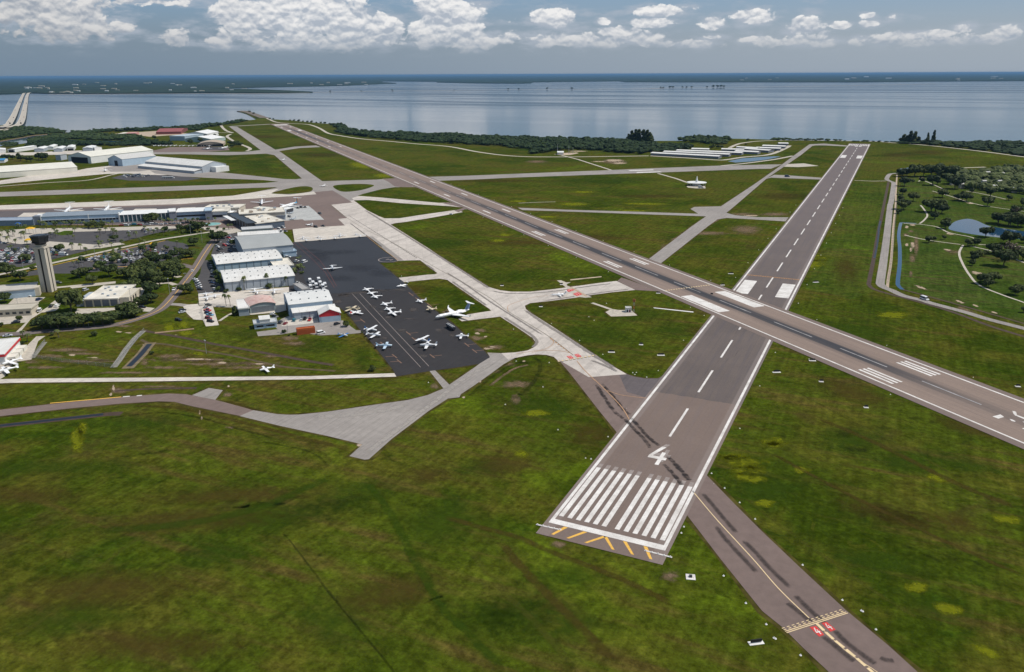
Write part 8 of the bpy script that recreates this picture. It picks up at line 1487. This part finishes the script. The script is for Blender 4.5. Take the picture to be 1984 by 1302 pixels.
for i, (x, y) in enumerate([(1325, 1021), (1320, 1033), (1378.6, 917.5), (1404, 946), (1433, 974), (1463, 1006), (1555, 1095), (1632, 1163), (1697, 1220), (1145, 889.6), (1178, 846.5), (1484.5, 1210), (1445, 1169), (1402, 1116), (1551, 1270), (1668.7, 1183.5), (1671.5, 1185), (1499.5, 1236.5), (1502.5, 1238), (1064, 703), (1000, 700), (1116, 685), (1168, 687), (1226, 722.5), (1233, 722), (1230, 726), (1253, 731), (1141, 614), (1151, 621), (1123, 660), (1124, 694.6), (1068.5, 627), (1175, 588), (995, 638), (778, 535), (886, 767.5), (979, 784), (1052, 750), (830, 741.5), (1081, 833)]):
    edge_light(G(x, y), 'small white taxiway light in the grass, number %d of the scattered ones counted from the frame bottom' % (i+1) if False else 'white light %s' % ['beside the threshold stripes, farther one', 'beside the threshold bar end', 'first below the runway on the slanting taxiway', 'second below the runway on the slanting taxiway', 'third below the runway on the slanting taxiway', 'fourth below the runway on the slanting taxiway', 'midway down the slanting taxiway', 'short of the dashed hold line', 'past the dashed hold line on the outer side', 'beside the far row of threshold stripes', 'beside the brown link corner', 'on the near side of the dashed hold line', 'one up from the hold line on the near side', 'two up from the hold line on the near side', 'below the red 4 signs on the near side', 'of a pair just outside the hold line', 'second of the pair just outside the hold line', 'of a pair just inside the hold line', 'second of the pair just inside the hold line',
               'by the bend of the old paving', 'between the old paving and the curved track', 'past the first red 17 sign', 'beyond the concrete corner of the taxiway', 'of three by the dark asphalt wedge', 'second of three by the dark asphalt wedge', 'third of three by the dark asphalt wedge', 'at the lowest point of the grass bowl', 'between the shelter and the taxiway', 'a step beyond the one by the shelter', 'midway along the concrete taxiway edge', 'closest to the dashed concrete hold line', 'at the grass tip below the taxiing jet', 'beside the path to the shelter', 'inside the grass tip by the old paving', 'on the small square lawn by the apron', 'at the end of the old paving edge', 'below the churned brown patch', 'between the link and the churned patch', 'in the grass by the pale strip corner', 'alone in the grass left of the crossing runway'][i], 'scattered taxiway lights', 1.0)
def signboard(x, y, w_px, label, pad=True):
    p = G(x, y); s = (p-Vector((CX, CY, CZ))).length/F*w_px; root = empty('guidance_sign', tuple(p), -YAW+R(rnd.uniform(-12, 12)), label, 'sign', 'airfield guidance signs')
    if pad: w = MB(); w.box(-s/2, s/2, -.9, .9, .05, .16); w.obj('concrete_base', m_wworn, root)
    w = MB(); w.box(-s*.38, s*.38, -.14, .14, .45, 1.45); w.obj('sign_panel', m_black, root)
    for sx in (-1, 1): w = MB(); w.box(sx*s*.3-.05, sx*s*.3+.05, -.05, .05, .16, .45); w.obj('leg', m_metal, root)
for k, (x, y, w_, tx) in enumerate([(1275.3, 568.3, 8, 'below the dashed line of the long runway'), (1280.5, 688.5, 14, 'nearest the crossing runway in the grass bowl'), (1184.6, 682.5, 13, 'beside the concrete taxiway in the grass bowl'), (1416, 530.5, 10, 'above the solid block of the long runway'), (1400, 552.5, 8, 'in the corner between the two runways'), (1580.7, 547, 11, 'on the golf side of the crossing runway'), (1574, 699, 12, 'just below the long runway past the crossing'), (1504.6, 721.5, 15, 'beside the crossing runway below the long one'), (1591, 739.5, 8, 'farther into the grass below the long runway'),
                                      (972.5, 553.5, 7, 'at the bend of the concrete taxiway'), (1047.8, 594.3, 7, 'above the taxiway in the grass bowl'), (1242, 668, 8, 'in the middle of the grass bowl'), (1972, 749, 8, 'above the long runway near the frame edge'), (1678, 789.6, 8, 'in the grass below the touchdown bars'), (1464.8, 1246, 27, 'large one beside the slanting taxiway'), (1088, 551.5, 6, 'beside the service path near the red signs'), (1379, 571, 6, 'small one close under the solid white block'), (1530, 548.5, 0.1, 'x')][:17]):
    signboard(x, y, w_, 'black guidance sign %s' % tx)
w = MB(); w.box(-1.6, 1.6, -1.6, 1.6, .05, .2); o = w.obj('light_box', m_wpaint, loc=tuple(G(1338, 1118.5)), rz=.3); tag(o, 'white square pad with a small dark box near the threshold corner', 'light unit'); w = MB(); w.box(-.5, .5, -.5, .5, .2, .8); w.obj('box', m_cab, o)
# fences, poles, canopies
m_mesh = mat('chain_link', (0.30, 0.30, 0.28), .7)
def fence_alpha(t, b): b.inputs['Base Color'].default_value = (.33, .33, .31, 1); b.inputs['Alpha'].default_value = .30
m_mesh = mat('chain_link_net', (0, 0, 0), .7, build=fence_alpha)
def fence(pts, label, h=2.2, step=6):
    w_ = [G(*p) for p in pts]; root = empty('wire_fence', tuple(w_[0]), 0, label, 'fence')
    for a, b in zip(w_, w_[1:]):
        a, b = a-w_[0], b-w_[0]; n_ = max(1, int((b-a).length/step)); w = MB(); w.add([a, b, b+Vector((0, 0, h)), a+Vector((0, 0, h))], [(0, 1, 2, 3)]); w.obj('wire_mesh', m_mesh, root)
        w = MB(); w.tube(a+Vector((0, 0, h)), b+Vector((0, 0, h)), .04, .04, 4); w.obj('top_rail', m_metal, root)
        for i in range(n_): p = a.lerp(b, i/n_); w = MB(); w.tube(p, p+Vector((0, 0, h+.2)), .06, .06, 5); w.obj('fence_post', m_metal, root)
fence([(87.6, 663), (63, 693.6), (120, 701.5), (220, 712.5), (280, 641)], 'wire fence round the empty grass plot by the red banded hangar')
fence([(384, 592), (452, 596), (462, 604)], 'wire fence along the pale yard behind the palms', 2.2, 5)
fence([(390, 600), (398, 632)], 'wire fence beside the row of cars', 2.0, 5)
fence([(1743, 352), (1738, 400), (1733, 450), (1729, 500), (1722, 548)], 'wire fence between the service road and the golf canal', 2.2, 14)
def lamp(x, y, yt, label, arm=True):
    h = hgt(x, y, yt); root = empty('lamp_post', tuple(G(x, y)), rnd.uniform(0, 6), label, 'lamp post', 'lamp posts on the hangar side'); w = MB(); w.tube((0, 0, 0), (0, 0, h), .16, .1, 6); w.obj('pole', m_metal, root); w = MB(); w.box(-1.1, 1.1, -.3, .3, h, h+.3); w.obj('lamp_head', m_metal, root)
for x, y, yt, lb in [(399, 606, 588, 'beside the small car park fence'), (557.5, 644, 618, 'standing in the worn grey yard'), (400, 685, 660, 'between the two ditch lines'), (172, 632, 616, 'before the hedge oaks'), (255, 590, 560, 'in the office car park'), (35, 592, 578, 'in the tower office yard'), (330, 575, 540, 'above the airport road bend'), (362, 560, 530, 'at the road edge above the bend'), (185, 500, 480, 'in the near car park, tower side'), (160, 515, 496, 'by the kerb of the near car park'), (300, 505, 488, 'in the near car park, far side'), (45, 520, 500, 'left of the control tower'), (531, 577, 552, 'between the pink roof and the pitched roof hangar'), (660, 632, 606, 'at the corner of the red gabled hangar'), (392, 470, 448, 'on the lawn inside the road bend'), (370, 455, 436, 'on the long lawn before the terminal'), (470, 470, 452, 'in the lot by the grey hangar')]: lamp(x, y, yt, 'thin lamp post %s' % lb)
def canopy(x, y, w_px, h, m, label, name='shade_canopy'):
    p = G(x, y); s = (p-Vector((CX, CY, CZ))).length/F*w_px*.38; root = empty(name, tuple(p), R(25), label, 'canopy'); w = MB(); w.hexa([(-s, -s*.7, h), (s, -s*.7, h), (s, s*.7, h), (-s, s*.7, h)], [(-s*.3, -s*.1, h+1.5), (s*.3, -s*.1, h+1.5), (s*.3, s*.1, h+1.5), (-s*.3, s*.1, h+1.5)]); w.obj('canopy_roof', m, root)
    for sx in (-1, 1):
        for sy in (-1, 1): w = MB(); w.tube((sx*s*.9, sy*s*.6, 0), (sx*s*.9, sy*s*.6, h), .15, .15, 6); w.obj('leg', m_metal, root)
canopy(61, 453, 17, 6, m_yellow, 'yellow shade canopy beyond the tower cab, nearer the terminal')
canopy(57, 474, 15, 5, m_yellow, 'yellow shade canopy directly left of the tower cab')
canopy(36, 440, 11, 4, m_bluet, 'blue pointed awning beside the low service wing')
canopy(296, 478, 13, 3, m_yellow, 'yellow shade canopy in the middle of the near car park')
p = G(410, 435.5); root = empty('fountain', tuple(p), 0, 'round pale turquoise fountain on the terminal roundabout', 'fountain'); w = MB(); w.loft([ring(11, .05, 24), ring(11, .8, 24)]); w.obj('basin', m_path, root); w = MB(); w.loft([ring(10, .8, 24), ring(10, .9, 24)]); w.obj('water', mat('turquoise_water', (0.25, 0.50, 0.48), .2), root)
for k in range(16): pcar(236+k*8.5, 437.4-k*.28+cr_.uniform(-.4, .4), 2, 0, cr_.choice(['van', 'suv', 'sedan']), cr_.choices([c[0] for c in COLS], CW)[0], 'vehicle at the terminal kerb, %s from the tower side' % ordn(k+1), 'vehicles at the terminal kerb', 1.2)
for k, (x, y, c_) in enumerate([(541, 445, 'white'), (545, 449, 'white'), (549, 442, 'silver'), (538, 440, 'black'), (547, 455, 'white'), (553, 449, 'grey'), (561, 421, 'grey'), (577, 404, 'black'), (584, 403, 'black'), (591, 402.5, 'black'), (620, 415, 'black'), (602, 437, 'silver'), (612, 441, 'black'), (626, 439, 'black'), (480, 413, 'white'), (455, 417, 'grey')]): pcar(x, y, 3, .6, 'pickup' if k % 2 else 'van', c_, 'ramp service vehicle %s' % ['by the baggage hall end, first', 'by the baggage hall end, second', 'by the baggage hall end, third', 'dark one against the baggage hall', 'white one beside the grey hangar corner', 'grey one beside the concrete strip', 'between the two grey planes', 'black, first in the line on the cool grey apron', 'black, second in the line on the cool grey apron', 'black, last in the line on the cool grey apron', 'black, at the outer corner of the cool grey apron', 'silver, by the small pale plane', 'black, at the edge of the concrete strip', 'black, farthest along the concrete strip', 'white, on the hall side of the terminal', 'grey, in the dark terminal corner'][k], None, 1.15)

# ---------------------------------------------------------------- haze
if True:
    hz = MB(); hz.box(-140000, 140000, -60000, 150000, -6, CZ+8); o = hz.obj('haze', None)
    m = bpy.data.materials.new('haze'); m.use_nodes = True; t = NT(m.node_tree); t.n.remove(t.n['Principled BSDF']); v = t.new('ShaderNodeVolumePrincipled'); v.inputs['Density'].default_value = 2.3e-5; v.inputs['Color'].default_value = (0.20, 0.40, 0.66, 1); v.inputs['Anisotropy'].default_value = 0.0
    t.l.new(v.outputs[0], t.n['Material Output'].inputs['Volume']); o.data.materials.clear(); o.data.materials.append(m); struct(o, 'thin blue haze over the bay and the airfield', 'stuff')
print('cars', n1, n2, n3, n4, n5, n6, 'objects', len(bpy.data.objects))
